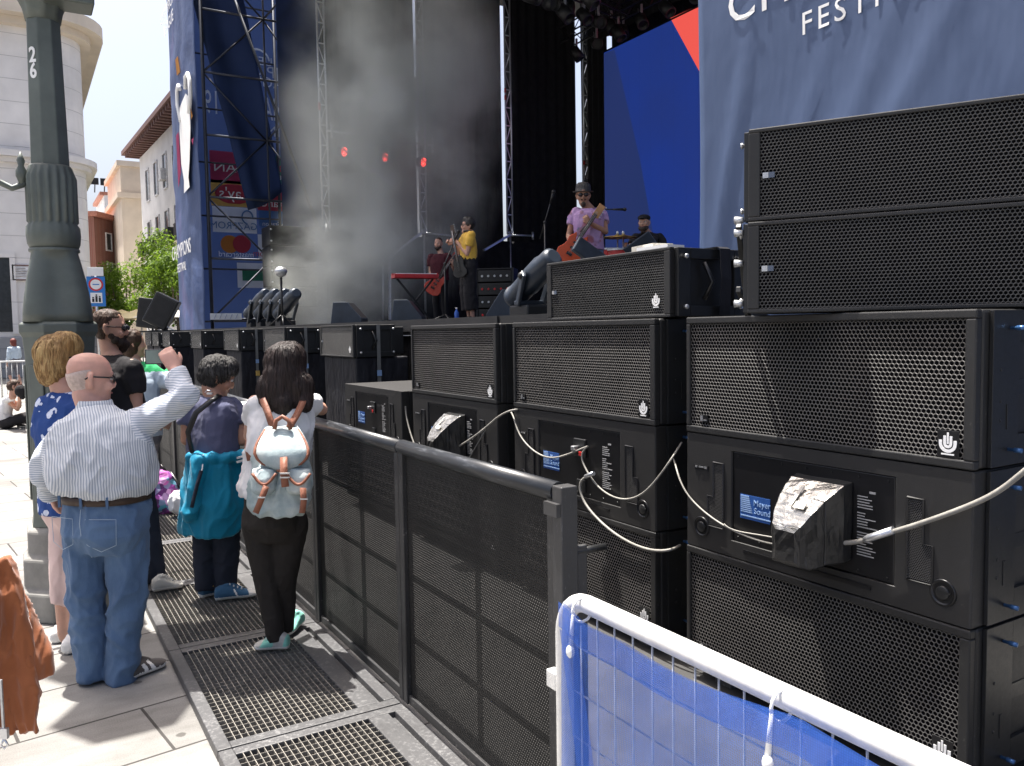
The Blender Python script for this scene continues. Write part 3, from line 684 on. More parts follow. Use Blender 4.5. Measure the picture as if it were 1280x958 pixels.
rig('dark rigging truss with spotlights nearest the stage front', (8.0, 12.0, 8.0), (8.0, 5.5, 8.0), .45, 7, 11)

# ================================================================== towers with banners
k = NT('banner_blue'); zz = k.xyz()
k.base(k.ramp(k.noise(.5, 4), [(.3, (.047, .076, .155)), (.7, (.06, .093, .178))])); k.set(.5, 0, .4); k.bump(k.M('ADD', k.noise(3, 3, .5, stretch=(1, 1, .35)), k.M('MULTIPLY', k.noise(260, 2), .02)), .5, .04); MAT['banner_blue'] = k.m
def banner_grid(P, nu, nv, fold):
    m = MB(); m.loft([[P(i/nu, j/nv) + fold(i/nu, j/nv) for i in range(nu+1)] for j in range(nv+1)], cap=False, closed=False); return m
t = thing('right_tower', 'x', 'banner tower', (4.8, 0, 0)); t.name = 'banner_tower'
tag(t, 'blue banner tower with white lettering behind the nearest loudspeakers')
ya, yb, za, zb = 4.88, -1.6, .5, 9.0
def foldR(u_, v_):
    y = ya+(yb-ya)*u_; z = za+(zb-za)*v_; f = 0
    for (y0, z0, sl, wd, am) in ((4.15, 2.4, .42, .05, .05), (3.75, 2.5, .5, .07, .035), (4.55, 3.0, .25, .05, .04), (3.2, 2.9, .6, .09, .03), (4.7, 2.2, .15, .03, .03), (2.6, 3.2, -.4, .1, .025)):
        dd = (y - (y0 - sl*(z-z0)))/wd; f += .45*am*math.exp(-dd*dd)*math.exp(-((z-z0)/1.1)**2)
    f += .05*noise.noise(Vector((y*.8, z*.5, 2)))
    return Vector((-f, 0, 0))
o = banner_grid(lambda u_, v_: Vector((-.12, ya+(yb-ya)*u_, za+(zb-za)*v_)), 110, 80, foldR).build('banner', 'banner_blue', t)
sd = o.modifiers.new('t', 'SOLIDIFY'); sd.thickness = .004
m = MB()
for y in (ya-.1, 1.8, yb+.1):
    for x in (.08, 2.6): m.tube([(x, y, 0), (x, y, zb)], .05, 10)
for z in (1.2, 3.2, 5.2, 7.2, 8.9):
    for x in (.08, 2.6): m.tube([(x, ya-.1, z), (x, yb+.1, z)], .03, 8)
    for y in (ya-.1, yb+.1): m.tube([(.08, y, z), (2.6, y, z)], .03, 8)
m.build('scaffold_frame', 'scaffold_dark', t)
m = MB(); m.bx(.15, 2.5, yb, ya-.14, .5, zb-.2); m.build('inner_drape', 'deep_black', t)
tx1 = text('lettering', 'CHAMPIONS', .42, (-.30, 3.33, 4.03), FACE_MX, 'white_print', t, .002, spacing=1.06)
tx2 = text('lettering', 'FESTIVAL', .212, (-.30, 3.36, 3.695), FACE_MX, 'white_print', t, .002, spacing=1.3)
for tx in (tx1, tx2):                                                   # lettering follows the cloth
    for v in tx.data.vertices:
        wy = tx.location.y - v.co.x; wz = tx.location.z + v.co.y
        f = foldR((wy-ya)/(yb-ya), (wz-za)/(zb-za)); v.co.z += -(-.12 + f.x - .012) - .30
# left tower
k = NT('tower_banner'); c_ = k.xyz()
g1 = k.ramp(k.noise(.55, 3, stretch=(1, 1, .5)), [(.35, (.045, .07, .15)), (.6, (.07, .105, .22)), (.75, (.14, .13, .26))])
k.base(g1); k.set(.55, 0, .3); k.bump(k.noise(2, 3), .5, .05); MAT['tower_banner'] = k.m
def mesh_banner(name, c, op=.93):
    k = NT(name); k.base(k.ramp(k.noise(.8, 4), [(.3, tuple(x*.85 for x in c)), (.7, tuple(x*1.15 for x in c))])); k.set(.8, 0, .2); k.bump(k.noise(1.5, 3, stretch=(1, 1, .4)), .4, .06)
    tl = k.n('ShaderNodeBsdfTranslucent'); tl.inputs[0].default_value = (*[min(1, x*1.4) for x in c], 1); m2 = k.n('ShaderNodeMixShader'); m2.inputs[0].default_value = .5
    k.L(k.b.outputs[0], m2.inputs[1]); k.L(tl.outputs[0], m2.inputs[2]); k.L(m2.outputs[0], k.out.inputs[0]); MAT[name] = k.m
mesh_banner('mesh_blue', (.10, .14, .255)); mesh_banner('mesh_navy', (.035, .055, .12)); mesh_banner('mesh_white', (.7, .74, .8)); mesh_banner('mesh_red', (.42, .06, .1)); mesh_banner('mesh_yellow', (.6, .42, .14))
mesh_banner('mesh_green', (.05, .24, .17)); mesh_banner('mesh_orange', (.55, .25, .07)); mesh_banner('mesh_lightblue', (.09, .2, .42)); mesh_banner('mesh_pink', (.45, .07, .17)); mesh_banner('mesh_steel', (.12, .24, .42))
t = thing('banner_tower', 'tall blue scaffold tower with mirrored sponsor banner and trophy front, left of stage', 'banner tower', (4.8, 24.8, 0))
YW = 4.2; TZ = 15.0
o = banner_grid(lambda u_, v_: Vector((-.1, .02+YW*u_, 1.6+(TZ-1.6)*v_)), 30, 60, lambda u_, v_: Vector((-.1*abs(noise.noise(Vector((u_*3, v_*9, 4))))-.12*math.sin(math.pi*u_), 0, 0))).build('front_banner', 'tower_banner', t)
sd = o.modifiers.new('t', 'SOLIDIFY'); sd.thickness = .006
FXm = -.28
def face_poly(name, pix, mat_, X=FXm, par=t):
    m = MB(); m.poly([on_x(a, b, 4.8+X)-Vector((4.8, 24.8, 0)) for a, b in pix]); return m.build(name, mat_, par)
face_poly('trophy_emblem', [(228, 126), (232, 117), (237, 122), (238, 160), (237, 200), (235.5, 222), (237, 234), (230, 242), (230, 226), (226.5, 205), (224.5, 165), (224.5, 135)], 'white_print')
for pts in ([(236.5, 142), (238, 120), (237, 100), (234.5, 92), (232, 96), (232, 112)], [(226, 152), (222, 132), (221.5, 114), (223, 107), (224.5, 112)]):
    m = MB(); m.tube([on_x(a, b, 4.8+FXm)-Vector((4.8, 24.8, 0)) for a, b in pts], .06, 6); m.build('trophy_handle', 'white_print', t)
for i, (pix, mt) in enumerate((([(219, 75), (222, 70), (225, 90), (221, 95)], 'mesh_orange'), ([(221, 130), (223, 128), (223, 140)], 'mesh_red'), ([(239, 175), (242, 172), (241, 182)], 'mesh_pink'), ([(220, 170), (223, 165), (226, 215), (223, 235)], 'mesh_pink'), ([(238, 135), (241, 145), (239, 150)], 'mesh_orange'))):
    face_poly('colour_patch', pix, mt, FXm+.02)
a = on_x(238, 314, 4.8); text('lettering', 'CHAMPIONS', .62, (FXm, a.y-24.8, a.z), FACE_MX, 'white_print', t, .002, width=.95); text('lettering', 'FESTIVAL', .38, (FXm, a.y-24.8, a.z-.52), FACE_MX, 'white_print', t, .002)
a = on_x(222, 22, 4.8); text('lettering', 'CHAMPIONS\nLEAGUE', .5, (FXm, a.y-24.8, a.z), FACE_MX, 'white_print', t, .002)
# rear banner of the tower: it faces away, so its writing shows mirrored
BY = 29.02-24.8
loc = lambda px, py, Y=29.0: on_y(px, py, Y)-Vector((4.8, 24.8, 0))
o = banner_grid(lambda u_, v_: Vector((-.1+5.4*u_, BY, 1.6+(TZ-1.6)*v_)), 40, 50, lambda u_, v_: Vector((0, .05+.06*noise.noise(Vector((u_*4, v_*6, 1))), 0))).build('rear_banner', 'mesh_blue', t)
sd = o.modifiers.new('t', 'SOLIDIFY'); sd.thickness = .006
def panel(name, x0, y0, x1, y1, mat_, dy=0):
    a, b = loc(x0, y1), loc(x1, y0); m = MB(); m.bx(a.x, b.x, BY-.05-dy, BY-.043-dy, a.z, b.z); return m.build(name, mat_, t, .0)
def mtext(body, px, py, size, mat_, width=1.0, dy=.012):
    a = loc(px, py); return text('lettering', body, size, (a.x, BY-.056-dy, a.z), FACE_MY, mat_, t, .002, mirror=True, width=width)
panel('sponsor_panel', 263, 195, 336, 228, 'mesh_pink'); mtext('NISSAN', 300, 212, .42, 'mesh_white', 1.25)
panel('sponsor_panel', 264, 229, 322, 257, 'mesh_yellow')
a = loc(292, 243); m = MB(); m.ball((a.x, BY-.055, a.z), (.62, .008, .34), 20, 10); m.build('logo_oval', 'mesh_red', t); mtext("Lay's", 292, 243, .52, 'mesh_white', 1.0, .02)
panel('sponsor_panel', 266, 261, 320, 290, 'mesh_white'); mtext('GAZPROM', 292, 283, .33, 'mesh_steel', 1.0)
m = MB(); a = loc(309, 272); m.tube([a+Vector((.18*math.cos(q), BY-.06-a.y, .22*math.sin(q))) for q in [R(20*i) for i in range(14)]], .025, 6); m.build('logo_flame', 'mesh_steel', t)
for px, mt in ((287, 'mesh_orange'), (302, 'mesh_red')):
    a = loc(px, 305.5); m = MB(); m.lathe([(.30, 0), (.30, .006)], (a.x, BY-.05-(.008 if px > 300 else 0), a.z), 28, False, Matrix.Rotation(R(90), 3, 'X')); m.build('logo_disc', mt, t)
mtext('mastercard', 295, 318.5, .27, 'mesh_white', .95)
panel('sponsor_panel', 323, 295, 360, 326, 'mesh_white'); mtext('hotels.com', 340, 318, .3, 'mesh_red')
panel('sponsor_panel', 297, 330, 345, 360, 'mesh_white'); panel('logo_bar', 303, 338, 336, 351, 'mesh_green', .01)
panel('sponsor_panel', 340, 198, 376, 232, 'mesh_green'); mtext('Heineken', 352, 222, .36, 'mesh_white'); m = MB(); a = loc(347, 210)
m.poly([(a.x+.2*(1 if i % 2 == 0 else .42)*math.sin(i*math.pi/5), BY-.06, a.z+.2*(1 if i % 2 == 0 else .42)*math.cos(i*math.pi/5)) for i in range(10)]); m.build('logo_star', 'mesh_red', t)
panel('sponsor_panel', 322, 233, 376, 263, 'mesh_red'); mtext('Santander', 343, 255, .4, 'mesh_white')
panel('sponsor_panel', 324, 266, 376, 284, 'mesh_lightblue'); mtext('PlayStation', 345, 281, .22, 'mesh_white')
mtext('MADRID 19', 306, 135, 1.1, 'mesh_white', .48); mtext('CHAMPIONS', 344, 93, .55, 'mesh_white'); mtext('LEAGUE', 338, 105, .5, 'mesh_white'); mtext('UEFA', 323, 77, .4, 'mesh_white'); mtext('FINAL', 334, 165, .5, 'mesh_white')
m = MB(); a = loc(321, 75); m.tube([a+Vector((.4*math.cos(q), BY-.06-a.y, .34*math.sin(q))) for q in [R(15*i) for i in range(13)]], .03, 6); m.build('logo_arc', 'mesh_white', t)
m = MB(); NY = .1                                                        # scaffold
for x in (.1, 3.25):
    for y in (NY, 4.05): m.tube([(x, y, 0), (x, y, TZ)], .05, 8)
m.tube([(1.85, NY, 0), (1.85, NY, TZ)], .03, 8)
for i in range(8):
    z = 2.1+i*1.75
    m.tube([(.1, NY, z), (3.25, NY, z)], .035, 8); m.tube([(.1, 4.05, z+.0), (3.25, 4.05, z)], .03, 8)
    if i < 7: m.tube([(.1, NY+.05, z+(1.75 if i % 2 else 0)), (1.85, NY+.05, z+(0 if i % 2 else 1.75))], .028, 8); m.tube([(1.85, NY+.05, z+(1.75 if i % 2 == 0 else 0)), (3.25, NY+.05, z+(0 if i % 2 == 0 else 1.75))], .028, 8)
m.build('scaffold_frame', 'scaffold_dark', t)
m = MB(); m.bx(2.2, 3.72, -.01, .01, 1.8, TZ); m.build('navy_side_panel', 'mesh_navy', t)
m = MB(); m.tube([loc(290, -10, 24.75), loc(400, 290, 24.75)], .04, 8); m.build('guy_cable', 'scaffold_dark', t)
m = MB(); rows = []
for j in range(25):
    v = j/24; A = loc(310+(236-310)*v, 263-275*v, 25.05); B = loc(353+(301-353)*v, 240-252*v, 25.05); row = []
    for i in range(17):
        u_ = i/16; row.append(A.lerp(B, u_) + Vector((0, -.12*math.sin(u_*7+v*2)*(.4+v*.6)-.1*noise.noise(Vector((u_*3, v*4, 0))), .25*(1-v)*math.sin(u_*math.pi)*-.4)))
    rows.append(row)
m.loft(rows, cap=False, closed=False); o = m.build('hanging_scrim', 'mesh_navy', t); sd = o.modifiers.new('t', 'SOLIDIFY'); sd.thickness = .01
a, b = loc(262, 400, 24.9), loc(301, 392, 24.9); m = MB(); m.bx(a.x, b.x, .0, .02, a.z, b.z)
wp = m.build('white_sign', 'white_paint', t); m = MB()
for i in range(5): x = a.x+(b.x-a.x)*(.12+.17*i); m.bar((x, -.004, a.z+.02), (x+.06, -.004, b.z-.02), .03, .004)
m.build('sign_mark', 'logo_blue', wp)
# black loudspeaker stack beside the tower
a, b = on_y(340, 384, 23.9), on_y(394, 284, 23.9)
t = thing('speaker_column', 'black column of four loudspeakers before the mirrored sponsor banner, fading into smoke', 'loudspeaker', ((a.x+b.x)/2, 23.9, a.z)); Hc = (b.z-a.z)/4; Wc = b.x-a.x
for i in range(4):
    m = MB(); m.bx(-Wc/2, Wc/2, 0, .9, i*Hc+.01, (i+1)*Hc-.01); c_ = m.build('cabinet', 'cabinet_black', t, .02)
    m = MB(); m.bx(-Wc/2+.08, Wc/2-.08, -.012, -.002, i*Hc+.05, (i+1)*Hc-.05); m.build('grille', 'deep_black', c_)
    for x in (-Wc/2+.04, Wc/2-.04):
        for z in (.12, .43): m = MB(); m.ball((x, -.02, i*Hc+z*Hc/.55), .03, 6, 5); m.build('fixing_bolt', 'silver', c_)
m = MB(); m.bx(-.6, .6, .1, .8, ZS-a.z, -.004); m.build('stand', 'black_metal', t)
# ================================================================== cast iron lamp post
mm('cast_iron', plain, (.10, .115, .102), .5, .2, var=.2, scale=5, bump=.15, bscale=40)
mm('post_stone', plain, (.2, .195, .18), .8, 0, var=.25, scale=7, bump=.3, bscale=60)
mm('lamp_glass', plain, (.7, .7, .66), .3, var=.05)
LX, LY = .225, 5.65
t = thing('street_lamp', 'huge old dark green cast iron lamp post numbered 26 behind the blonde woman', 'lamp post', (LX, LY, 0))
def octa(r, z, n=8, a0=22.5, flute=0, N=None):
    return [Vector((r*math.cos(R(a0)+2*math.pi*k/n), r*math.sin(R(a0)+2*math.pi*k/n), z)) for k in range(n)]
m = MB(); m.loft([octa(.30, 0), octa(.30, .17), octa(.265, .19), octa(.265, .36), octa(.235, .38), octa(.235, .52), octa(.205, .54)], smooth=False); m.build('stone_base', 'post_stone', t, .012)
m = MB(); m.loft([octa(.203, .54), octa(.195, .6), octa(.193, 1.35), octa(.197, 1.55), octa(.205, 1.66), octa(.222, 1.69), octa(.222, 1.735), octa(.205, 1.75)], smooth=False)
for k_ in range(8):
    a = R(45*k_); q = Matrix.Rotation(a, 3, 'Z')
    m.box(q @ Vector((.185, 0, 1.1)), (.012, .1, .8), q)
pd = m.build('pedestal', 'cast_iron', t, .012)
def lobed(prof, n=32, lob=4, amp=.1, ph=0):
    return [[Vector(((r*(1+am*math.cos(lob*th+ph)))*math.cos(th), (r*(1+am*math.cos(lob*th+ph)))*math.sin(th), z)) for th in [2*math.pi*k/n for k in range(n)]] for r, z, am in prof]
m = MB(); m.loft(lobed([(.2, 1.75, .1), (.195, 1.80, .15), (.182, 1.9, .17), (.165, 2.0, .16), (.145, 2.1, .11), (.13, 2.16, .05), (.136, 2.165, 0), (.136, 2.18, 0), (.128, 2.185, 0)], 40, 4, ph=math.pi))
m.build('foliate_foot', 'cast_iron', t)
m = MB(); m.loft(lobed([(.126, 2.18, 0), (.14, 2.21, 0), (.145, 2.26, 0), (.14, 2.31, .02), (.128, 2.33, .0), (.131, 2.34, .05), (.131, 2.6, .05), (.122, 2.63, .03), (.115, 2.66, 0), (.108, 2.67, .0)], 144, 18)); m.build('fluted_collar', 'cast_iron', t)
m = MB(); m.loft([octa(.108, 2.66, 8), octa(.098, 3.2, 8), octa(.092, 3.56, 8)], smooth=False); sh = m.build('shaft', 'cast_iron', t, .006)
m = MB(); m.loft(lobed([(.093, 3.5, 0), (.1, 3.56, .05), (.12, 3.62, .1), (.2, 3.68, .15), (.3, 3.72, .1), (.3, 3.76, .0), (.16, 3.8, 0)], 32, 8)); m.build('capital', 'cast_iron', t)
m = MB(); m.box((.13, -.1, 3.64), (.26, .2, .12)); m.build('junction_box', 'cast_iron', t, .01)
m = MB(); m.loft([octa(.1, 3.78), octa(.09, 5.2), octa(.13, 5.3), octa(.06, 5.6)], smooth=False)
for k_ in range(4):                                                       # the lantern arms, above the photo: they throw the big soft shadow
    q = Matrix.Rotation(R(45+90*k_), 3, 'Z'); m.tube([q @ Vector(p) for p in ((.08, 0, 4.4), (.2, 0, 4.25), (.38, 0, 4.35), (.42, 0, 4.6))], .03, 8)
m.build('upper_shaft', 'cast_iron', t)
for k_ in range(4):
    c_ = Matrix.Rotation(R(45+90*k_), 3, 'Z') @ Vector((.42, 0, 4.6)); m = MB()
    m.lathe([(.06, 0), (.19, .05), (.29, .4), (.31, .42), (.14, .58), (.03, .68)], c_, 6, False); m.build('lantern', ['cast_iron'], t)
for dg, z in (('2', 3.285), ('6', 3.195)):                              # stencilled number
    text('number', dg, .12, (.092*math.cos(R(-135)), .092*math.sin(R(-135)), z), (R(90), 0, R(-45)), 'white_print', sh, .002, width=.8, bold=.003)
m = MB(); m.tube([(-.13, 0, 2.56), (-.2, .02, 2.53), (-.3, .03, 2.58), (-.42, .03, 2.68), (-.5, .03, 2.72), (-.53, .03, 2.68)], [.02, .018, .018, .018, .018, .015], 8)
m.lathe([(.012, 2.55), (.03, 2.6), (.03, 2.63), (.015, 2.66), (.022, 2.69), (.004, 2.74)], (-.15, 0, 0), 10); br_ = m.build('bracket_arm', 'cast_iron', t)
m = MB(); m.lathe([(.02, 2.75), (.03, 2.72), (.02, 2.70), (.035, 2.66), (.07, 2.62), (.12, 2.6), (.13, 2.575), (.1, 2.57)], (-.53, .03, 0), 14); m.build('bracket_lamp', 'cast_iron', br_)
m = MB(); m.lathe([(.1, 2.57), (.095, 2.53), (.06, 2.49), (.02, 2.475)], (-.53, .03, 0), 14); m.build('lamp_globe', 'lamp_glass', br_)

# ================================================================== buildings behind
def stone(name, c, course=.55, rot=False, mort=.02, dark=.6):
    k = NT(name); z = k.xyz()[2]; fz = k.M('FRACT', k.M('DIVIDE', k.M('ADD', z, 50), course)); ln = k.M('LESS_THAN', fz, mort/course)
    base = k.ramp(k.noise(.8, 6), [(.3, tuple(x*.86 for x in c)), (.7, tuple(min(1, x*1.08) for x in c))])
    k.base(k.mix(ln, base, tuple(x*dark for x in c))); k.set(.85, 0, .2); k.bump(k.M('MULTIPLY', ln, -1.0), .6, .03); MAT[name] = k.m
stone('pale_stone', (.72, .69, .66), .9); stone('white_render', (.68, .68, .67), 50); stone('tan_render', (.62, .54, .44), 50); stone('grey_plinth', (.33, .33, .33), .8)
mm('dark_glass', plain, (.03, .035, .04), .15); mm('window_white', plain, (.6, .6, .6), .5); mm('eave_brown', plain, (.16, .085, .07), .7); mm('terracotta', plain, (.36, .15, .1), .8); mm('iron_black', plain, (.02, .02, .022), .5)
k = NT('brick_red'); br = k.n('ShaderNodeTexBrick'); br.inputs['Scale'].default_value = 3; br.inputs['Color1'].default_value = (.24, .09, .065, 1); br.inputs['Color2'].default_value = (.19, .075, .055, 1); br.inputs['Mortar'].default_value = (.25, .18, .15, 1)
k.L(k.co(), br.inputs['Vector']); k.base(br.outputs[0]); k.set(.9); MAT['brick_red'] = k.m
def foot(pts, z0, z1, m): m.loft([[Vector((x, y, z)) for x, y in pts] for z in (z0, z1)], smooth=False)
def rc(x0, x1, y0, y1, r, n=8):                    # rectangle whose near right corner is rounded
    return [(x0, y0)] + [(x1-r+r*math.sin(a), y0+r-r*math.cos(a)) for a in [math.pi/2*i/n for i in range(n+1)]] + [(x1, y1), (x0, y1)]
t = thing('stone_building', 'white stone corner building with rounded banded corner and cornice behind the lamp post', 'building', (0, 39.5, 0))
m = MB(); foot(rc(-25, 3.0, 0, 20, 1.6), 1.7, 14.2, m); m.build('wall', 'pale_stone', t)
m = MB(); foot(rc(-25.1, 3.12, -.12, 20, 1.7), 0, 1.695, m); m.build('plinth', 'grey_plinth', t, .05)
m = MB(); foot(rc(-25.2, 3.25, -.25, 20, 1.8), 8.75, 8.95, m); foot(rc(-25.4, 3.45, -.45, 20, 2.0), 8.955, 9.2, m); m.build('cornice', 'pale_stone', t)
m = MB(); foot(rc(-25.3, 3.4, -.4, 20, 1.9), 14.2, 14.5, m); foot(rc(-25.8, 3.9, -.9, 20, 2.4), 14.505, 15.0, m); foot(rc(-25.2, 3.2, -.2, 20, 1.8), 15.005, 16, m); m.build('roof_cornice', 'tan_render', t)
a = on_y(2, 380, 39.5)
for x in (a.x-.55, a.x-5.5):
    m = MB(); m.bx(x-.9, x+.9, -.02, .0, 1.9, 4.9); w_ = m.build('window', 'dark_glass', t)
    m = MB(); m.bx(x-1.1, x-.9, -.1, -.003, 1.8, 5.1); m.bx(x+.9, x+1.1, -.1, -.003, 1.8, 5.1); m.bx(x-.9, x+.9, -.1, -.003, 4.9, 5.1); m.build('window_frame', 'pale_stone', w_)
a = on_y(28, 341, 39.4); m = MB(); m.bx(a.x-.36, a.x+.36, -.08, -.003, a.z-.32, a.z+.32); pq = m.build('wall_plaque', 'window_white', t)
m = MB(); z = a.z
for z0, z1 in ((-.32, -.27), (.27, .32)): m.bx(a.x-.36, a.x+.36, -.1, -.081, z+z0, z+z1)
for x0, x1 in ((-.36, -.31), (.31, .36)): m.bx(a.x+x0, a.x+x1, -.1, -.081, z-.27, z+.27)
for i in range(4): m.bar((a.x-.24, -.09, z-.16+.1*i), (a.x+.2-.08*(i % 2), -.09, z-.13+.1*i), .035, .01)
m.build('plaque_mark', 'eave_brown', pq)
def wins(t, p0, p1, zs, n, w_, h_, frame='window_white', glass='dark_glass', u0=.06, u1=.94):
    a, b = Vector((*p0, 0)), Vector((*p1, 0)); d = (b-a).normalized(); L_ = (b-a).length; q = Matrix.Rotation(math.atan2(d.y, d.x), 3, 'Z'); nr = q @ Vector((0, -1, 0))
    for z in zs:
        for i in range(n):
            c = a + d*(L_*(u0+(u1-u0)*(i+.5)/n)) + Vector((0, 0, z))
            m = MB(); m.box(c+nr*.01, (w_, .04, h_), q); wo = m.build('window', glass, t)
            m = MB()
            for sx in (-1, 1): m.box(c+nr*.04+q @ Vector((sx*(w_/2+.05), 0, 0)), (.1, .1, h_+.2), q)
            for sz in (-1, 1): m.box(c+nr*.041+q @ Vector((0, 0, sz*(h_/2+.05))), (w_-.01, .1, .1), q)
            m.build('frame', frame, wo)
# red brick
t = thing('brick_building', 'red brick building with small windows beyond the blue sign', 'building', (0, 0, 0)); P0, P1 = (5.8, 74), (12.5, 84.5)
m = MB(); foot([P0, P1, (2, 95), (-4, 80)], 0, 11.2, m); m.build('wall', 'brick_red', t)
m = MB(); foot([(6.0, 73.6), (13, 84.4), (2, 95.4), (-4.4, 80)], 11.205, 11.6, m); m.build('roof', 'terracotta', t)
wins(t, P0, P1, (4.0, 7.0, 9.4), 4, .75, 1.3)
t = thing('distant_house', 'pale distant house block with terracotta pieces and roof clutter between stone and white buildings', 'building', (0, 0, 0))
m = MB(); m.bx(8, 20, 118, 130, 0, 17.5); m.bx(10.5, 19, 117, 129, 17.505, 19.5); m.build('wall', 'white_render', t)
m = MB(); m.bx(12, 17, 116.4, 116.98, 15.2, 16.6); m.bx(13, 15.5, 116.5, 116.98, 17.8, 19.2); m.bx(10, 19, 116.9, 128, 19.505, 19.9); m.build('terracotta_trim', 'terracotta', t)
m = MB(); random.seed(4)
for i in range(9): x = 9.5+i*1.1; m.tube([(x, 118, 19.9), (x+.1, 118, 21+random.random()*1.6)], .07, 5); m.bx(x-.4, x+.5, 117.9, 118.1, 20.8+random.random(), 21.0+random.random()*.6+.5)
m.build('antenna', 'rig_dark', t)
t = thing('tan_building', 'tall cream building with ochre cornice left of the white building with balconies', 'building', (0, 0, 0))
m = MB(); m.bx(7.45, 14, 70, 80, 0, 14.6); m.build('wall', 'tan_render', t)
m = MB(); m.bx(7.15, 14.2, 69.7, 80, 12.2, 12.6); m.bx(7.2, 14.2, 69.75, 80, 14.605, 15.0); m.build('cornice', 'tan_render', t)
t = thing('white_building', 'white building with brown eaves, tall windows and dark balconies right of the trees', 'building', (0, 0, 0)); P0, P1 = (8.4, 66.5), (9.35, 42)
m = MB(); foot([P0, P1, (22, 42), (22, 66.5)], 0, 14.6, m); m.build('wall', 'white_render', t)
m = MB(); foot([(7.3, 67.5), (8.3, 41), (22, 41), (22, 67.5)], 14.9, 15.2, m)
for i in range(34): u_ = i/33; x, y = P0[0]+(P1[0]-P0[0])*u_, P0[1]+(P1[1]-P0[1])*u_; m.bx(x-.95, x+.05, y-.14, y+.14, 14.605, 14.895)
m.build('eaves', 'eave_brown', t)
wins(t, P0, P1, (5.0, 8.6, 12.2), 7, 1.0, 2.1, 'window_white')
for i in range(7):
    u_ = .06+.88*(i+.5)/7; x, y = P0[0]+(P1[0]-P0[0])*u_, P0[1]+(P1[1]-P0[1])*u_; m = MB(); m.bx(x-.75, x-.02, y-.95, y+.95, 7.0, 7.15); bl = m.build('balcony', 'tan_render', t)
    m = MB()
    for yy in (y-.9, y+.9): m.bx(x-.72, x-.1, yy-.03, yy+.03, 7.16, 8.15)
    for j in range(13): yy = y-.85+1.7*j/12; m.bx(x-.74, x-.7, yy-.04, yy+.04, 7.16, 8.1)
    m.bx(x-.76, x-.69, y-.9, y+.9, 8.105, 8.16); m.build('balcony_rail', 'iron_black', bl)
m = MB(); m.bx(8.4, 8.75, 57.0, 57.9, 11.6, 12.3); m.build('air_conditioner', 'window_white', t)
# ---- trees
k = NT('leaf_green'); oi = k.n('ShaderNodeNewGeometry'); k.base(k.ramp(oi.outputs['Random Per Island'], [(.0, (.03, .07, .01)), (.5, (.075, .14, .018)), (1, (.13, .2, .03))])); k.set(.55, 0, .3)
tl = k.n('ShaderNodeBsdfTranslucent'); tl.inputs[0].default_value = (.2, .32, .03, 1); m2 = k.n('ShaderNodeMixShader'); m2.inputs[0].default_value = .4
k.L(k.b.outputs[0], m2.inputs[1]); k.L(tl.outputs[0], m2.inputs[2]); k.L(m2.outputs[0], k.out.inputs[0]); MAT['leaf_green'] = k.m
mm('bark', plain, (.1, .08, .06), .9, var=.4)
def tree(x, y, h, rx, lab, seed, n=5200):
    random.seed(seed); t = thing('leafy_tree', lab, 'tree', (x, y, 0), 0, 'young trees beside the left tower'); m = MB(); zb = h*.42
    m.tube([(0, 0, 0), (.05, .02, zb*.6), (0, 0, zb), (.03, 0, h*.75)], [.13, .11, .09, .03], 8)
    cl = []
    for i in range(11):
        a = random.uniform(0, 6.28); rr = rx*random.uniform(.25, .75); z = random.uniform(zb, h*.9); e = Vector((rr*math.cos(a), rr*math.sin(a), z+random.uniform(0, .3)))
        m.tube([(0, 0, zb*.85+.05*i), e*.5+Vector((0, 0, z*.12)), e], [.05, .035, .012], 6); cl.append((e, random.uniform(.5, .95)*rx*.62))
    m.build('trunk', 'bark', t); cl.append((Vector((0, 0, h*.8)), rx*.6)); m = MB()
    for i in range(n):
        c, rr = random.choice(cl); v = Vector((random.gauss(0, 1), random.gauss(0, 1), random.gauss(0, .8))).normalized()*rr*random.uniform(.55, 1.05)**.7; p = c+v
        s_ = random.uniform(.055, .12); nrm = (v.normalized()+Vector((random.uniform(-.8, .8), random.uniform(-.8, .8), random.uniform(-.2, .9)))).normalized(); a = nrm.orthogonal().normalized(); b = nrm.cross(a)
        q = random.uniform(0, 6.28); a, b = a*math.cos(q)+b*math.sin(q), b*math.cos(q)-a*math.sin(q)
        m.poly([p-a*s_, p-b*s_*.5+nrm*.02, p+a*s_, p+b*s_*.5+nrm*.02])
    m.build('crown', 'leaf_green', t)
for i, (px, d, h, rx, lab) in enumerate(((160, 44, 5.6, 1.9, 'bright green leafy tree, leftmost of the young trees below the white building'), (196, 42, 6.6, 1.9, 'bright green leafy tree, middle one and tallest of the young trees'), (224, 40, 5.9, 1.8, 'bright green leafy tree half hidden by the blue tower'))):
    p_ = at(px, 430, d); tree(p_.x, p_.y, h, rx, lab, 20+i)
# ---- blue zone sign
p_ = at(120, 360, 25); t = thing('zone_sign', 'blue traffic zone sign with red ringed white disc and pictogram left of the bearded man', 'sign', (p_.x, p_.y, 0), R(-5)); z0 = p_.z
mm('sign_blue', plain, (.02, .17, .5), .45, var=.04); mm('sign_white', plain, (.75, .75, .75), .45, var=.03)
m = MB(); m.bx(-.25, .25, -.02, .02, z0-.56, z0+.34); m.build('sign_panel', 'sign_blue', t, .005)
m = MB(); m.bx(-.22, .22, -.015, .015, z0+.36, z0+.62); m.build('upper_panel', 'sign_white', t, .005)
m = MB(); m.tube([(0, .05, 0), (0, .05, z0+.6)], .035, 10); m.build('post', 'zinc', t)
q = Matrix.Rotation(R(90), 3, 'X')
m = MB(); m.lathe([(.2, 0), (.2, .004)], (0, -.021, z0+.1), 24, False, q); rg = m.build('red_ring', 'red', t)
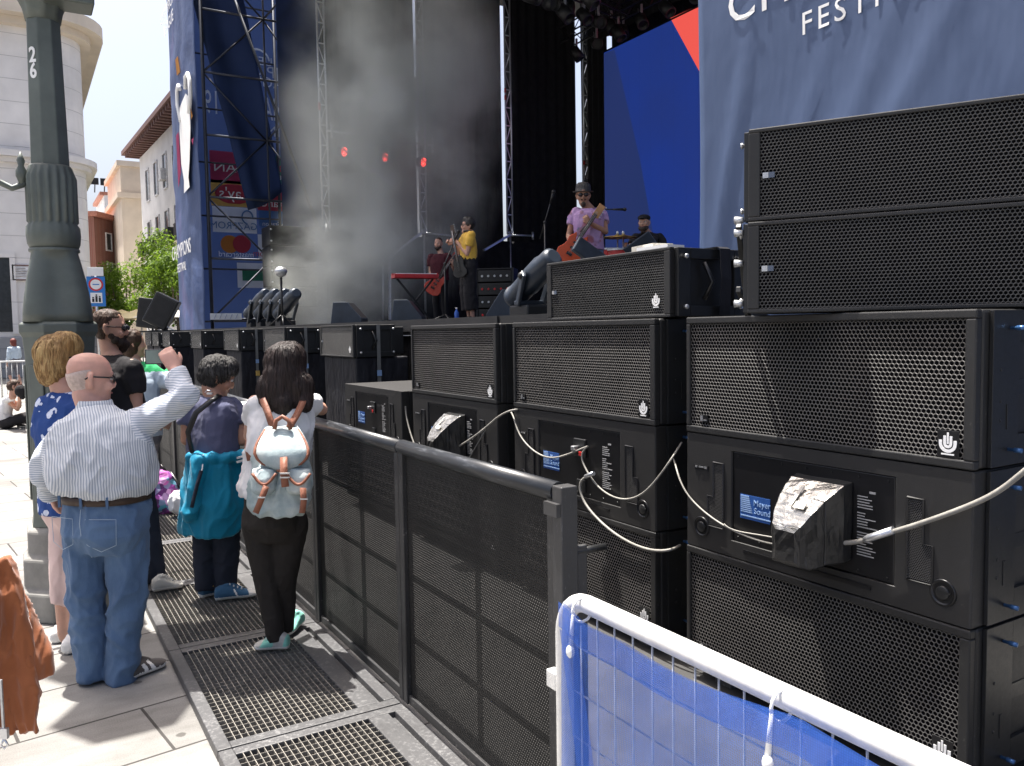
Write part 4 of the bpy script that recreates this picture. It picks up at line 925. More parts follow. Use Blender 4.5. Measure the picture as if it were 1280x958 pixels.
m = MB(); m.lathe([(.15, .0045), (.15, .007)], (0, -.021, z0+.1), 24, False, q); m.build('white_disc', 'sign_white', rg)
m = MB(); m.bx(-.09, .09, -.034, -.0285, z0+.085, z0+.115); m.build('disc_mark', 'sign_blue', rg)
m = MB(); m.bx(-.16, .16, -.025, -.0205, z0-.46, z0-.15); pc = m.build('pictogram_plate', 'sign_white', t)
m = MB()
for x, h in ((-.09, .1), (0, .18), (.09, .13)): m.bx(x-.03, x+.03, -.03, -.0255, z0-.43, z0-.43+h); m.ball((x, -.0285, z0-.43+h+.03), (.025, .003, .025), 10, 6)
m.build('pictogram', 'inset_black', pc)
# ---- pale barred fence, cafe parasols
t = thing('barred_fence', 'pale barred pedestrian fence on the sunny square at the far left', 'fence', (-2.9, 24.6, 0))
m = MB(); m.tube([(0, 0, 0), (0, 0, 1.05), (2.4, .1, 1.05), (2.4, .1, 0)], .025, 8); m.tube([(0, 0, .15), (2.4, .1, .15)], .02, 8)
for i in range(1, 20): m.tube([(2.4*i/20, .1*i/20, .15), (2.4*i/20, .1*i/20, 1.05)], .008, 5)
m.build('rail_frame', 'galvanised', t)
dup(t, (-.35, 24.75, 0), 0, 'pale barred pedestrian fence behind the lamp post base, right of the first')
t['group'] = 'pale barred fences on the square'
for o in COL.objects:
    if o.name == 'barred_fence.001': o['group'] = t['group']
mm('parasol_cream', plain, (.6, .5, .28), .8, var=.1); mm('parasol_white', plain, (.65, .62, .55), .8, var=.1)
for i, (px, d, c_, lab) in enumerate(((152, 40, 'parasol_cream', 'cream cafe parasol left of the black light panels'), (176, 38, 'parasol_cream', 'cream cafe parasol behind the black light panels'), (207, 36, 'parasol_white', 'white cafe parasol beside the blue tower'), (135, 46, 'parasol_white', 'white cafe parasol right of the bearded man'))):
    p_ = at(px, 380, d); t = thing('cafe_parasol', lab, 'parasol', (p_.x, p_.y, 0), 0, 'cafe parasols on the square')
    m = MB(); n = 8; top = Vector((0, 0, 2.95)); rim = [Vector((1.35*math.cos(2*math.pi*k/n), 1.35*math.sin(2*math.pi*k/n), 2.45)) for k in range(n)]
    for k_ in range(n): m.poly([top, rim[k_], (rim[k_]+rim[(k_+1) % n])*.5*.97+Vector((0, 0, .06)), rim[(k_+1) % n]])
    m.build('canopy', c_, t); m = MB(); m.tube([(0, 0, 0), (0, 0, 2.93)], .03, 8); m.build('pole', 'zinc', t)
# ================================================================== people
def skin(name, c, red=(0, 0, 0)):
    k = NT(name); f = k.noise(14, 4, .6); k.base(k.ramp(f, [(.3, tuple(x*.86 for x in c)), (.7, tuple(min(1, x*1.08+r_) for x, r_ in zip(c, red)))])); k.set(.5, 0, .35)
    k.b.inputs['Subsurface Weight'].default_value = .12; k.b.inputs['Subsurface Radius'].default_value = (.012, .005, .003); k.b.inputs['Subsurface Scale'].default_value = 1.0
    k.bump(k.noise(160, 2), .12, .002); MAT[name] = k.m
skin('skin_fair', (.50, .29, .21), (.03, 0, 0)); skin('skin_pink', (.56, .33, .26), (.04, 0, 0)); skin('skin_tan', (.36, .19, .125)); skin('skin_mid', (.42, .24, .17))
def hairm(name, c, c2, sc=55):
    k = NT(name); f = k.noise(sc, 4, .7, stretch=(1, 1, .08)); g = k.noise(9, 3)
    k.base(k.mix(k.ramp(g, [(.35, (0, 0, 0)), (.7, (1, 1, 1))]), k.ramp(f, [(.42, c), (.58, tuple(x*1.6 for x in c))]), k.ramp(f, [(.42, c), (.56, c2)]))); k.set(.55, 0, .35); k.bump(f, .7, .012); MAT[name] = k.m
hairm('hair_blonde', (.22, .12, .04), (.62, .44, .2)); hairm('hair_brown', (.035, .018, .01), (.07, .035, .02)); hairm('hair_dark', (.012, .007, .006), (.03, .016, .013)); hairm('hair_black', (.012, .011, .011), (.10, .095, .09), 80); hairm('hair_red', (.1, .02, .015), (.17, .04, .03)); hairm('hair_grey', (.4, .38, .36), (.6, .58, .55)); hairm('beard', (.02, .012, .008), (.045, .025, .016), 120)
def striped(name, ca, cb, per, ax, duty=.5, warp=.12):
    k = NT(name); c = k.xyz(); p = c[ax]; nz = k.M('MULTIPLY', k.noise(5, 3), warp*.25)
    f = k.M('FRACT', k.M('DIVIDE', k.M('ADD', k.M('ADD', p, nz), 10), per)); s_ = k.M('GREATER_THAN', f, duty)
    k.base(k.mix(s_, ca, cb)); k.set(.85, 0, .2, .15); k.bump(k.M('ADD', k.noise(7, 3, .5), k.M('MULTIPLY', k.noise(380, 2), .03)), .55, .03); MAT[name] = k.m
striped('shirt_stripe', (.6, .62, .65), (.30, .345, .41), .0112, 0, .5); striped('sleeve_stripe', (.6, .62, .66), (.31, .36, .43), .0112, 2, .5)
k = NT('jeans'); f = k.noise(3, 5, .6); f2 = k.noise(300, 2, .6, stretch=(1, 1, .15)); k.base(k.mix(k.M('MULTIPLY', f2, .5), k.ramp(f, [(.3, (.035, .075, .16)), (.72, (.10, .17, .29))]), (.13, .2, .31))); k.set(.85, 0, .2, .1); k.bump(k.M('ADD', k.noise(6, 3, .55, stretch=(1, 1, .6)), k.M('MULTIPLY', k.noise(300, 2), .05)), .6, .035); MAT['jeans'] = k.m
def cloth(name, c, **kw): MAT[name] = text_bump_cloth(name, c, **kw)
cloth('black_cloth', (.016, .015, .017)); cloth('navy_cloth', (.02, .025, .04)); cloth('tee_slate', (.075, .08, .14)); cloth('tee_white', (.66, .66, .67)); cloth('leggings', (.024, .021, .019), bscale=14, strength=.3)
cloth('teal', (.0, .19, .32), bscale=6, strength=.6, rough=.6); cloth('pink_trousers', (.62, .46, .43)); cloth('maroon', (.06, .012, .018)); cloth('yellow_tee', (.62, .38, .06)); cloth('suede', (.25, .078, .026), rough=.8, bscale=4, strength=.5, sheen=.3)
cloth('grey_cloth', (.12, .12, .14)); cloth('light_denim', (.4, .48, .56)); cloth('green_tee', (.02, .3, .1)); cloth('brown_leather', (.22, .085, .05), rough=.5, bscale=30, strength=.2, weave=False); cloth('belt_leather', (.05, .032, .024), rough=.5, weave=False)
cloth('lilac_tee', (.42, .26, .48)); cloth('white_canvas', (.7, .69, .67)); cloth('shoe_dark', (.09, .08, .075)); cloth('shoe_blue', (.04, .11, .2)); cloth('shoe_mint', (.2, .5, .42)); cloth('shoe_grey', (.4, .4, .38)); cloth('sole_white', (.72, .71, .68), weave=False)
k = NT('denim_bag'); f = k.noise(6, 5, .65); k.base(k.ramp(f, [(.3, (.22, .29, .31)), (.5, (.35, .42, .43)), (.72, (.5, .54, .52))])); k.set(.85, 0, .2); k.bump(k.noise(18, 4), .5, .012); MAT['denim_bag'] = k.m
k = NT('floral'); v = k.n('ShaderNodeTexVoronoi'); v.inputs['Scale'].default_value = 15; v.inputs['Randomness'].default_value = .9
dn = k.n('ShaderNodeVectorMath', operation='ADD'); nn = k.n('ShaderNodeTexNoise'); nn.inputs['Scale'].default_value = 20; k.L(k.co(), nn.inputs['Vector']); sc_ = k.n('ShaderNodeVectorMath', operation='SCALE'); sc_.inputs['Scale'].default_value = .06; k.L(nn.outputs['Color'], sc_.inputs[0]); k.L(k.co(), dn.inputs[0]); k.L(sc_.outputs[0], dn.inputs[1]); k.L(dn.outputs[0], v.inputs['Vector'])
k.base(k.mix(k.M('LESS_THAN', v.outputs['Distance'], .33), (.02, .055, .2), k.mix(k.noise(60, 2), (.35, .42, .6), (.7, .72, .78)))); k.set(.8, 0, .2); k.bump(k.noise(8, 3), .5, .03); MAT['floral'] = k.m
k = NT('purple_pattern'); v = k.n('ShaderNodeTexVoronoi'); v.inputs['Scale'].default_value = 22; k.L(k.co(), v.inputs['Vector']); k.base(k.ramp(k.xyz(v.outputs['Color'])[0], [(.0, (.03, .01, .05)), (.35, (.25, .05, .3)), (.6, (.5, .12, .4)), (.8, (.05, .25, .35)), (1, (.6, .3, .6))])); k.b.inputs['Roughness'].default_value = .8; MAT['purple_pattern'] = k.m
mm('lens_dark', plain, (.01, .01, .012), .1); mm('eye_white', plain, (.5, .48, .46), .3); mm('lips', plain, (.3, .11, .1), .5); mm('phone_black', plain, (.012, .012, .014), .2); mm('phone_screen', plain, (.15, .2, .18), .1)

def dirv(phi): return _f0*math.cos(R(phi)) + _r0*math.sin(R(phi))     # 0 = away from the viewer, 90 = to the right
def gp(px, py, z=0.0):
    v = _f*FPX + _r*(px-640) - _u*(py-479); return CAM + v*((z-CAM.z)/v.z)
def std(base, phi, H, **over):
    b = Vector(base); f = dirv(phi); r = f.cross(_z); J = {'f': f, 'r': r, 'H': H, 'b': b}
    P_ = lambda x, y, z: b + r*(x*H) + f*(y*H) + _z*(z*H)
    J.update(pel=P_(0, 0, .535), wst=P_(0, 0, .62), chs=P_(0, 0, .73), nck=P_(0, -.005, .845), hed=P_(0, .02, .932))
    for s_, n in ((-1, 'L'), (1, 'R')):
        J['sh'+n] = P_(s_*.112, 0, .81); J['el'+n] = P_(s_*.14, -.01, .63); J['wr'+n] = P_(s_*.14, .05, .485)
        J['hi'+n] = P_(s_*.052, 0, .52); J['kn'+n] = P_(s_*.055, .01, .28); J['an'+n] = P_(s_*.055, -.015, .05); J['to'+n] = f.copy()
    for k_, v in over.items(): J[k_] = v if k_ in ('toL', 'toR', 'f', 'r') else Vector(v)
    return J
def cap(m, chain, n=14, flat=False):                         # rounded tapered limb through (point, radius) pairs
    pts = [Vector(p) for p, r in chain]; rs_ = [r for p, r in chain]; P_, R_ = [], []
    for i in range(len(pts)-1):
        for j in range(4): u_ = j/4; P_.append(pts[i].lerp(pts[i+1], u_)); R_.append(rs_[i]+(rs_[i+1]-rs_[i])*u_)
    P_.append(pts[-1]); R_.append(rs_[-1]); m.tube(P_, R_, n); m.ball(pts[0], rs_[0], n, 8); (None if flat else m.ball(pts[-1], rs_[-1], n, 8))
    for i in range(1, len(pts)-1): m.ball(pts[i], rs_[i], n, 8)
def slab(m, st, n=24, e=2.4):                       # torso-like loft: (centre, half width, half depth, right, front)
    rings = []
    for c, rx, ry, r, f in st:
        ring = []
        for k_ in range(n):
            a = 2*math.pi*k_/n; ca, sa = math.cos(a), math.sin(a)
            ring.append(Vector(c) + r*(rx*math.copysign(abs(ca)**(2/e), ca)) + f*(ry*math.copysign(abs(sa)**(2/e), sa)))
        rings.append(ring)
    m.loft(rings)
def headmesh(m, J, s=1.0, yaw=0, pitch=0, roll=0):
    f = J['f'].copy(); f.rotate(Matrix.Rotation(R(-yaw), 3, 'Z')); r = f.cross(_z).normalized(); f.rotate(Matrix.Rotation(R(pitch), 3, r)); u = r.cross(f)
    if roll: q = Matrix.Rotation(R(roll), 3, f); r = q @ r; u = q @ u
    c = J['hed']; J['hf'], J['hr'], J['hu'], J['hs'] = f, r, u, s
    T = lambda x, y, z: c + (r*x + f*y + u*z)*s
    prof = [(-.118, .022, .022, .062), (-.108, .036, .04, .05), (-.09, .048, .056, .034), (-.06, .059, .074, .016), (-.025, .067, .088, .003), (.015, .072, .095, -.004), (.05, .0735, .096, -.008), (.08, .066, .086, -.010), (.102, .05, .066, -.010), (.115, .03, .04, -.008), (.12, .01, .014, -.008)]
    rings = []
    for z, a, b, o in prof: rings.append([T(a*math.cos(t_), o+b*math.sin(t_), z) for t_ in [2*math.pi*k_/24 for k_ in range(24)]])
    m.loft(rings)
    cap(m, [(T(0, .085, .02), .009*s), (T(0, .102, -.018), .013*s)], 10); m.ball(T(0, .1, -.026), .014*s); m.ball(T(.012, .092, -.028), .010*s); m.ball(T(-.012, .092, -.028), .010*s)
    cap(m, [(T(-.036, .078, .032), .011*s), (T(.036, .078, .032), .011*s)], 8); m.ball(T(0, .078, -.1), .02*s)
    cap(m, [(T(-.016, .082, -.058), .008*s), (T(.016, .082, -.058), .008*s)], 8)
    for sx in (-1, 1):
        m.ball(T(sx*.042, .065, -.03), .024*s)
        cap(m, [(T(sx*.072, -.012, -.035), .010*s), (T(sx*.082, -.024, .0), .013*s), (T(sx*.08, -.02, .02), .013*s)], 8)
    cap(m, [(J['nck']-_z*.04*s, .062*s), (c + (f*-.018-u*.07)*s, .056*s)])
    return T
def hand(m, wr, d, pn, side, curl=.4, s=1.0):       # d: along the hand, pn: out of the palm, side: +1 right / -1 left hand
    d = Vector(d).normalized(); pn = (Vector(pn)-d*Vector(pn).dot(d)).normalized(); w_ = pn.cross(d)*side   # w_ points to the thumb
    T = lambda a, b, c: wr + (d*a + w_*b + pn*c)*s
    slab(m, [(T(-.005, 0, 0), .03*s, .019*s, w_, pn), (T(.03, .002, 0), .038*s, .018*s, w_, pn), (T(.075, .0, 0), .042*s, .015*s, w_, pn), (T(.092, 0, 0), .038*s, .011*s, w_, pn)], 16)
    for i, L_ in enumerate((.072, .08, .074, .058)):
        b = .03-.02*i; p0 = T(.08, b, 0); a1 = curl*1.1+.08*i; a2 = a1+curl*1.3; dd = lambda a: d*math.cos(a)+pn*math.sin(a)
        p1 = p0+dd(a1*.7)*L_*.5*s; p2 = p1+dd(a2)*L_*.33*s; p3 = p2+dd(a2+curl*.8)*L_*.24*s
        cap(m, [(p0, .0098*s), (p1, .009*s), (p2, .0082*s), (p3, .0072*s)], 8)
    cap(m, [(T(.015, .025, .006), .014*s), (T(.05, .05, .018), .0115*s), (T(.078, .055, .018+.03*curl), .009*s)], 8)
def remesh_build(m, name, mats, root, vox=.009, smooth=4, wrinkle=None, pick=None, labelled=None):
    me = bpy.data.meshes.new('tmp'); bmesh.ops.recalc_face_normals(m.bm, faces=m.bm.faces); m.bm.to_mesh(me); m.bm.free()
    o = bpy.data.objects.new('tmp', me); COL.objects.link(o)
    a = o.modifiers.new('r', 'REMESH'); a.mode = 'VOXEL'; a.voxel_size = vox
    if smooth: b = o.modifiers.new('s', 'SMOOTH'); b.iterations = smooth; b.factor = .5
    bpy.context.view_layer.update(); dg = bpy.context.evaluated_depsgraph_get()
    out = bpy.data.meshes.new_from_object(o.evaluated_get(dg)); bpy.data.objects.remove(o); bpy.data.meshes.remove(me)
    out.name = name; out.materials.clear()
    for x in (mats if isinstance(mats, (list, tuple)) else [mats]): out.materials.append(MAT[x])
    if wrinkle:
        ns = [v.normal.copy() for v in out.vertices]
        for v, n in zip(out.vertices, ns): v.co += n*wrinkle(v.co)
    for p in out.polygons:
        p.use_smooth = True
        if pick: p.material_index = pick(p.center, p.normal)
    out.transform(Matrix.Translation(-root.location)); x = bpy.data.objects.new(name, out); COL.objects.link(x); x.parent = root; return x
def sub(m, name, mats, root, parent=None, **kw):     # a mesh modelled in place, hung under its person
    o = m.build(name, mats, root if parent is None else parent, **kw); o.data.transform(Matrix.Translation(-root.location)); return o
def fold(amp, fr=9, st=(1, 1, 1), seed=0):
    def f(p):
        q = Vector((p.x*st[0]*fr+seed, p.y*st[1]*fr, p.z*st[2]*fr)); q = q + noise.noise_vector(q*.6)*.7; n = noise.noise(q); n2 = noise.noise(q*2.3+Vector((5, 1, 2))); return amp*(1.15*(1-abs(n))**3-.5)+amp*.5*((1-abs(n2))**3-.45)
    return f
def body(root, J, sk, vox, hs=1.0, yaw=0, pitch=0, hroll=0, arm=1.0, legs=True, hands=None, bulk=.8, torso=True):
    m = MB(); H = J['H']/1.72; T = headmesh(m, J, hs, yaw, pitch, hroll)
    r, f = J['r'], J['f']
    if torso: slab(m, [(J['pel']-_z*.06, .13*H*bulk, .10*H*bulk, r, f), (J['wst'], .12*H*bulk, .085*H*bulk, r, f), (J['chs'], .14*H*bulk, .095*H*bulk, r, f), ((J['shL']+J['shR'])/2, .12*H*bulk, .07*H*bulk, r, f), (J['nck'], .055*H, .055*H, r, f)])
    for n, sd in (('L', -1), ('R', 1)):
        cap(m, [(J['sh'+n], .048*H*arm), (J['sh'+n].lerp(J['el'+n], .5), .046*H*arm), (J['el'+n], .036*H*arm), (J['el'+n].lerp(J['wr'+n], .3), .039*H*arm), (J['wr'+n], .025*H*arm)])
        hd = (hands or {}).get(n); dv = (J['wr'+n]-J['el'+n]).normalized()
        hand(m, J['wr'+n], hd[0] if hd else dv, hd[1] if hd else -r*sd, sd, hd[2] if hd else .35, (hd[3] if hd and len(hd) > 3 else 1.0)*H*.98)
        if legs: cap(m, [(J['hi'+n], .07*H), (J['kn'+n], .05*H), (J['kn'+n].lerp(J['an'+n], .3), .052*H), (J['an'+n], .034*H)]); cap(m, [(J['an'+n], .034*H), (J['an'+n]-_z*.03*H, .026*H)])
    o = remesh_build(m, 'body', sk, root, vox, 3)
    return T
def eyes(root, T, s):
    m = MB()
    for sx in (-1, 1): m.ball(T(sx*.031, .078, .008), (.013*s, .013*s, .009*s), 8, 6); 
    e = sub(m, 'eyes', 'eye_white', root); m = MB()
    for sx in (-1, 1): m.ball(T(sx*.031, .089, .008), .0065*s, 8, 6)
    sub(m, 'iris', 'inset_black', root, e); m = MB(); cap(m, [(T(-.02, .089, -.059), .005*s), (T(.02, .089, -.059), .005*s)], 8); sub(m, 'mouth', 'lips', root)
def glasses(root, T, s, m_='lens_dark', r_=.026, lens=True):
    m = MB()
    for sx in (-1, 1):
        m.tube([T(sx*.072, .075, .012), T(sx*.08, .03, .012), T(sx*.082, -.025, .012), T(sx*.08, -.045, -.002)], .004*s, 6)
        m.tube([T(sx*.033+r_*math.cos(a), .1-.25*abs(sx*.033+r_*math.cos(a))*.8, .008+r_*.8*math.sin(a)) for a in [R(30*i) for i in range(13)]], .0035*s, 6)
        if lens: m.ball(T(sx*.033, .091, .008), (.0235*s, .0235*s, .0195*s), 10, 6)
    m.tube([T(-.01, .1, .014), T(.01, .1, .014)], .003*s, 6); sub(m, 'sunglasses' if lens else 'glasses', m_, root)
def shirt(root, J, mats, st, vox, sleeve=.5, amp=.006, sr=(.07, .06), name='shirt', pick=None, fr=9, extra=None, fst=(1, 1, .6)):
    m = MB(); r, f = J['r'], J['f']; slab(m, [(c, a, b, r, f) for c, a, b in st])
    for n in 'LR':
        s_ = sleeve[n] if isinstance(sleeve, dict) else sleeve; sh, el, wr = J['sh'+n], J['el'+n], J['wr'+n]
        cap(m, [(J['nck']-_z*.055, .05), (J['nck'].lerp(sh, .5)-_z*.035, .055), (sh-_z*.012, sr[0]*.85)])
        if s_ <= 1: e = sh.lerp(el, s_); cap(m, [(sh+(J['chs']-sh)*.12, sr[0]*1.0), (sh.lerp(e, .5), sr[0]), (e, sr[1])], flat=True)
        else: cap(m, [(sh+(J['chs']-sh)*.12, sr[0]*1.08), (sh.lerp(el, .5), sr[0]), (el, (sr[0]+sr[1])/2), (el.lerp(wr, s_-1), sr[1])], flat=True)
    if extra: extra(m)
    return remesh_build(m, name, mats, root, vox, 3, fold(amp, fr, fst), pick)
def trousers(root, J, mat_, vox, rad, waist, amp=.006, length=1.0, name='trousers', pick=None, fst=(1, 1, .5), fr=9, seat=0.0):
    m = MB(); r, f = J['r'], J['f']; top = waist[0]
    slab(m, [(top, waist[1], waist[2], r, f), (top.lerp(J['pel'], .6), waist[1]*1.03, waist[2]*1.03-f.length*0, r, f), (J['pel']-_z*.05-f*seat, waist[1]*1.02, waist[2]*1.0, r, f), ((J['hiL']+J['hiR'])/2-_z*.08, waist[1]*.85, waist[2]*.8, r, f)])
    for n in 'LR':
        hi, kn, an = J['hi'+n], J['kn'+n], J['an'+n]
        if length >= 1: cap(m, [(hi, rad[0]), (hi.lerp(kn, .5), (rad[0]+rad[1])/2*1.02), (kn, rad[1]), (kn.lerp(an, .4), rad[1]*.6+rad[2]*.4), (an-_z*.025, rad[2])], flat=True)
        else: e = kn.lerp(an, length); cap(m, [(hi, rad[0]), (kn, rad[1]), (e, rad[2])], flat=True)
    return remesh_build(m, name, mat_, root, vox, 3, fold(amp, fr, fst), pick)
def shoe(root, heel, toe, upper, sole, s=1.0, stripe=None, tall=1.0, z0=0.0, smat='sole_white', hi=.07, laces=False):
    heel, toe = Vector(heel), Vector(toe); d = (toe-heel); L_ = d.length; d.normalize(); sd = d.cross(_z); m = MB()
    def ring(a, w_, h0, h1, n=14): return [heel + d*(a*L_) + sd*(w_*math.cos(t_)) + _z*((h0+h1)/2 + (h1-h0)/2*math.copysign(abs(math.sin(t_))**.7, math.sin(t_))) for t_ in [2*math.pi*k_/n for k_ in range(n)]]
    pr = [(0, .018, .02, .05), (.03, .033, .004, .075*tall), (.15, .037, .003, .09*tall), (.32, .038, .003, .088*tall), (.5, .042, .003, .068*tall), (.7, .048, .003, .05), (.86, .045, .003, .042), (.96, .03, .006, .034), (1, .012, .012, .026)]
    m.loft([ring(a, w_*s, h0*s, h1*s) for a, w_, h0, h1 in pr])
    def pick(c, n):
        h = c.z-heel.z
        if h < .027*s: return 1
        if stripe:
            a = (c-heel).dot(d)/L_ + (h-.03)*1.8
            if any(lo < a < hi_ for lo, hi_ in stripe) and h < hi: return 2
        return 0
    m.ball(heel+d*(.3*L_)+_z*.088*s*tall, (.026*s, .026*s, .012*s)); cap(m, [(heel+d*(.42*L_)+_z*.078*s*tall, .017*s), (heel+d*(.62*L_)+_z*.052*s, .016*s)], 8)
    if laces:
        lm = MB()
        for i in range(4): a_ = .36+.09*i; p_ = heel+d*(a_*L_)+_z*(.094-.0105*i)*s*tall; lm.tube([p_-sd*.02*s-_z*.006, p_+_z*.003, p_+sd*.02*s-_z*.006], .0042*s, 6)
        sub(lm, 'laces', 'sole_white', root)
    return remesh_build(m, 'shoe', [upper, sole]+([smat] if stripe else []), root, .006, 2, None, pick)
def hair_cap(root, T, s, mat_, vox=.008, amp=.006, extra=None, front=.045, scale=1.09, low=-.03, name='hair', fst=(1, 1, .25), fr=45, top=1.0, balls=()):
    m = MB(); rings = []
    for z, a, b in ((low, .060, .05), (low+.02, .074, .066), (.0, .078, .082), (.04, .0785, .096), (.075, .073, .093), (.105, .056, .074), (.123*top, .032, .045), (.13*top, .01, .014)):
        b_ = b; rings.append([T(a*math.cos(t_)*1.0, -.018+b_*math.sin(t_) + (0 if math.sin(t_) < 0 or z > .06 else -front*math.sin(t_)*(1-max(0, z)/.06*.5)), z) for t_ in [2*math.pi*k_/24 for k_ in range(24)]])
    m.loft(rings)
    for x, y, z, r_ in balls: m.ball(T(x, y, z), r_*s)
    if extra: extra(m)
    return remesh_build(m, name, mat_, root, vox, 2, fold(amp, fr, fst, 3))
from mathutils.bvhtree import BVHTree
def strands(root, o, mat_, n, length, lift=.004, width=.0028, seed=1, zmin=None, spread=.35, steps=7, down=1.0):
    # fine locks combed down over the hair's surface, with a few loose ends
    random.seed(seed); me = o.data; bv = BVHTree.FromPolygons([v.co.copy() for v in me.vertices], [list(p.vertices) for p in me.polygons]); m = MB(); ps = list(me.polygons)
    for i in range(n):
        p = random.choice(ps); q, nr = p.center.copy(), p.normal.copy()
        if zmin is not None and q.z < zmin: continue
        jit = Vector((random.gauss(0, spread), random.gauss(0, spread), random.gauss(0, spread*.5))); L_ = length*random.uniform(.6, 1.25); pts = []; li = lift*random.uniform(.2, 1.3)
        for j in range(steps):
            pts.append((q + nr*(li*(1+.5*j/steps)), nr)); t_ = Vector((0, 0, -down)) + jit + nr*.0; t_ = t_ - nr*t_.dot(nr)
            if t_.length < .05: t_ = jit - nr*jit.dot(nr)
            q2 = q + t_.normalized()*L_/steps; hit = bv.find_nearest(q2)
            if hit[0] is None: break
            if (hit[0]-q2).length > .03: q = q2
            else: q, nr = hit[0], (nr+hit[1]).normalized()
        if len(pts) < 3: continue
        rows = []
        for j, (c, nn) in enumerate(pts):
            d = (pts[min(j+1, len(pts)-1)][0]-pts[max(j-1, 0)][0]); sd = d.cross(nn)
            if sd.length < 1e-7: sd = nn.orthogonal()
            w_ = width*(1-.75*abs(2*j/(len(pts)-1)-.9)**2*.6)*random.uniform(.8, 1.1); sd = sd.normalized()*w_; rows.append([c-sd, c+nn*w_*.5, c+sd])
        m.loft(rows, cap=False, closed=False)
    s = m.build('hair_locks', mat_, o); return s
def person(label, base, group=None):
    return thing('person', label, 'person', Vector((base.x, base.y, base.z)), 0, group)
# ------------------------------------------------------------ bald man in the striped shirt
A = lambda px, py, d: at(px, py, d)
b = gp(140, 852); D0 = 3.97
J = std(b, 14, 1.60, pel=A(136, 650, D0), wst=A(130, 606, D0), chs=A(124, 562, D0), nck=A(119, 512, D0+.03), hed=A(113, 474, D0+.05), shL=A(76, 545, D0), shR=A(172, 533, D0+.02), elL=A(54, 594, D0+.02), wrL=A(66, 617, D0+.16), elR=A(231, 496, D0-.02), wrR=A(219, 462, D0+.12),
        hiL=A(108, 668, D0), hiR=A(158, 666, D0), knL=A(108, 745, D0), knR=A(160, 745, D0), anL=A(116, 842, D0), anR=A(152, 846, D0))
t = person('bald elderly man in striped shirt and blue jeans, right arm raised with a phone', b)
T = body(t, J, 'skin_pink', .007, 1.06, yaw=34, pitch=-6, bulk=.9, arm=1.05, hands={'R': (A(206, 437, D0+.13)-A(219, 462, D0+.12), dirv(-30), .5, 1.12), 'L': (-_z*.9+dirv(0)*.5, dirv(90), .5)})
eyes(t, T, 1.06); glasses(t, T, 1.06, lens=False, m_='inset_black')
mm('stubble', plain, (.5, .39, .335), .6, var=.22, scale=60)
m = MB(); rows = []
for z, a, b2, o_ in ((-.085, .052, .06, .026), (-.06, .061, .076, .016), (-.025, .0695, .0905, .003), (.012, .0745, .0975, -.004), (.03, .0752, .0975, -.006)):
    rows.append([T(a*math.cos(q), o_+b2*math.sin(q), z+.014*math.cos(2*q)) for q in [R(188+164*i/20) for i in range(21)]])
m.loft(rows, cap=False, closed=False); hb_ = sub(m, 'hair', 'stubble', t); hb_.modifiers.new('t', 'SOLIDIFY').thickness = .002
hair_cap(t, T, 1.06, 'hair_grey', .006, .002, low=-.055, front=.09, top=.3, fst=(1, 1, 1), fr=60) if False else None
def pk(c, n):
    w_ = c + t.location*0
    p = c if False else c
    for n_ in 'LR':
        a, e = J['sh'+n_], J['el'+n_]; v = e-a; u_ = (p-a).dot(v)/v.length_squared
        if u_ > .12 and ((p-a-v*max(0, min(1.6, u_))).length < .13 or u_ > .9) and abs((p-J['chs']).dot(J['r'])) > .17: return 1
    return 0
st = [(A(132, 616, D0), .212, .165), (A(131, 606, D0), .24, .19), (A(128, 590, D0), .252, .2), (A(126, 568, D0), .258, .195), (A(124, 548, D0), .25, .175), (A(122, 530, D0), .215, .14), (A(121, 517, D0), .125, .1), (A(119, 508, D0+.02), .08, .078)]
m = MB(); m.tube([A(133, 628, D0)-J['f']*.166, A(134, 645, D0)-J['f']*.178, A(135, 662, D0)-J['f']*.172, A(134, 690, D0)-J['f']*.1], .0016, 5); sub(m, 'back_seam', 'light_denim', t)
sh = shirt(t, J, ['shirt_stripe', 'sleeve_stripe'], st, .009, {'L': 1.95, 'R': 1.8}, .017, (.072, .052), pick=pk, fr=6)
m = MB(); c0 = A(119, 508, D0+.03); rg = [[c0+_z*z+J['r']*(a*math.cos(q))+J['f']*(a*.95*math.sin(q)) for q in [2*math.pi*i/20 for i in range(20)]] for z, a in ((-.02, .095), (.012, .082), (.03, .076), (.028, .07), (-.01, .074))]
m.loft(rg, cap=False); sub(m, 'collar', 'shirt_stripe', t)
trousers(t, J, 'jeans', .009, (.096, .088, .07), (A(133, 618, D0), .19, .15), .016, fr=6.5, fst=(1, 1, .8), seat=.03)
m = MB(); rg = []
for z, o_ in ((-.018, 0), (-.018, .006), (.018, .006), (.018, 0)): rg.append([A(133, 620, D0)+_z*z+J['r']*((.2+o_)*math.copysign(abs(math.cos(q))**.85, math.cos(q)))+J['f']*((.158+o_)*math.copysign(abs(math.sin(q))**.85, math.sin(q))) for q in [2*math.pi*i/36 for i in range(36)]])
m.loft(rg+[rg[0]], cap=False); bl = sub(m, 'belt', 'belt_leather', t)
m = MB()
for x in (-.12, .01, .14): m.box(A(131, 620, D0)+J['r']*x-J['f']*(.168-abs(x)*.12), (.012, .006, .055), Matrix.Rotation(HEAD*-1, 3, 'Z'))
sub(m, 'belt_loop', 'jeans', t, bl)
def pocket(x0, x1, zt, dep):
    m = MB(); o = A(131, 640, D0)
    pts = [(x0, zt), (x1, zt), (x1-.004, zt-dep+.03), ((x0+x1)/2, zt-dep), (x0+.004, zt-dep+.03)]
    q = [o+J['r']*x+_z*z-J['f']*(.163-x*x*.9) for x, z in pts]
    m.tube(q+[q[0]], .0013, 5); return m
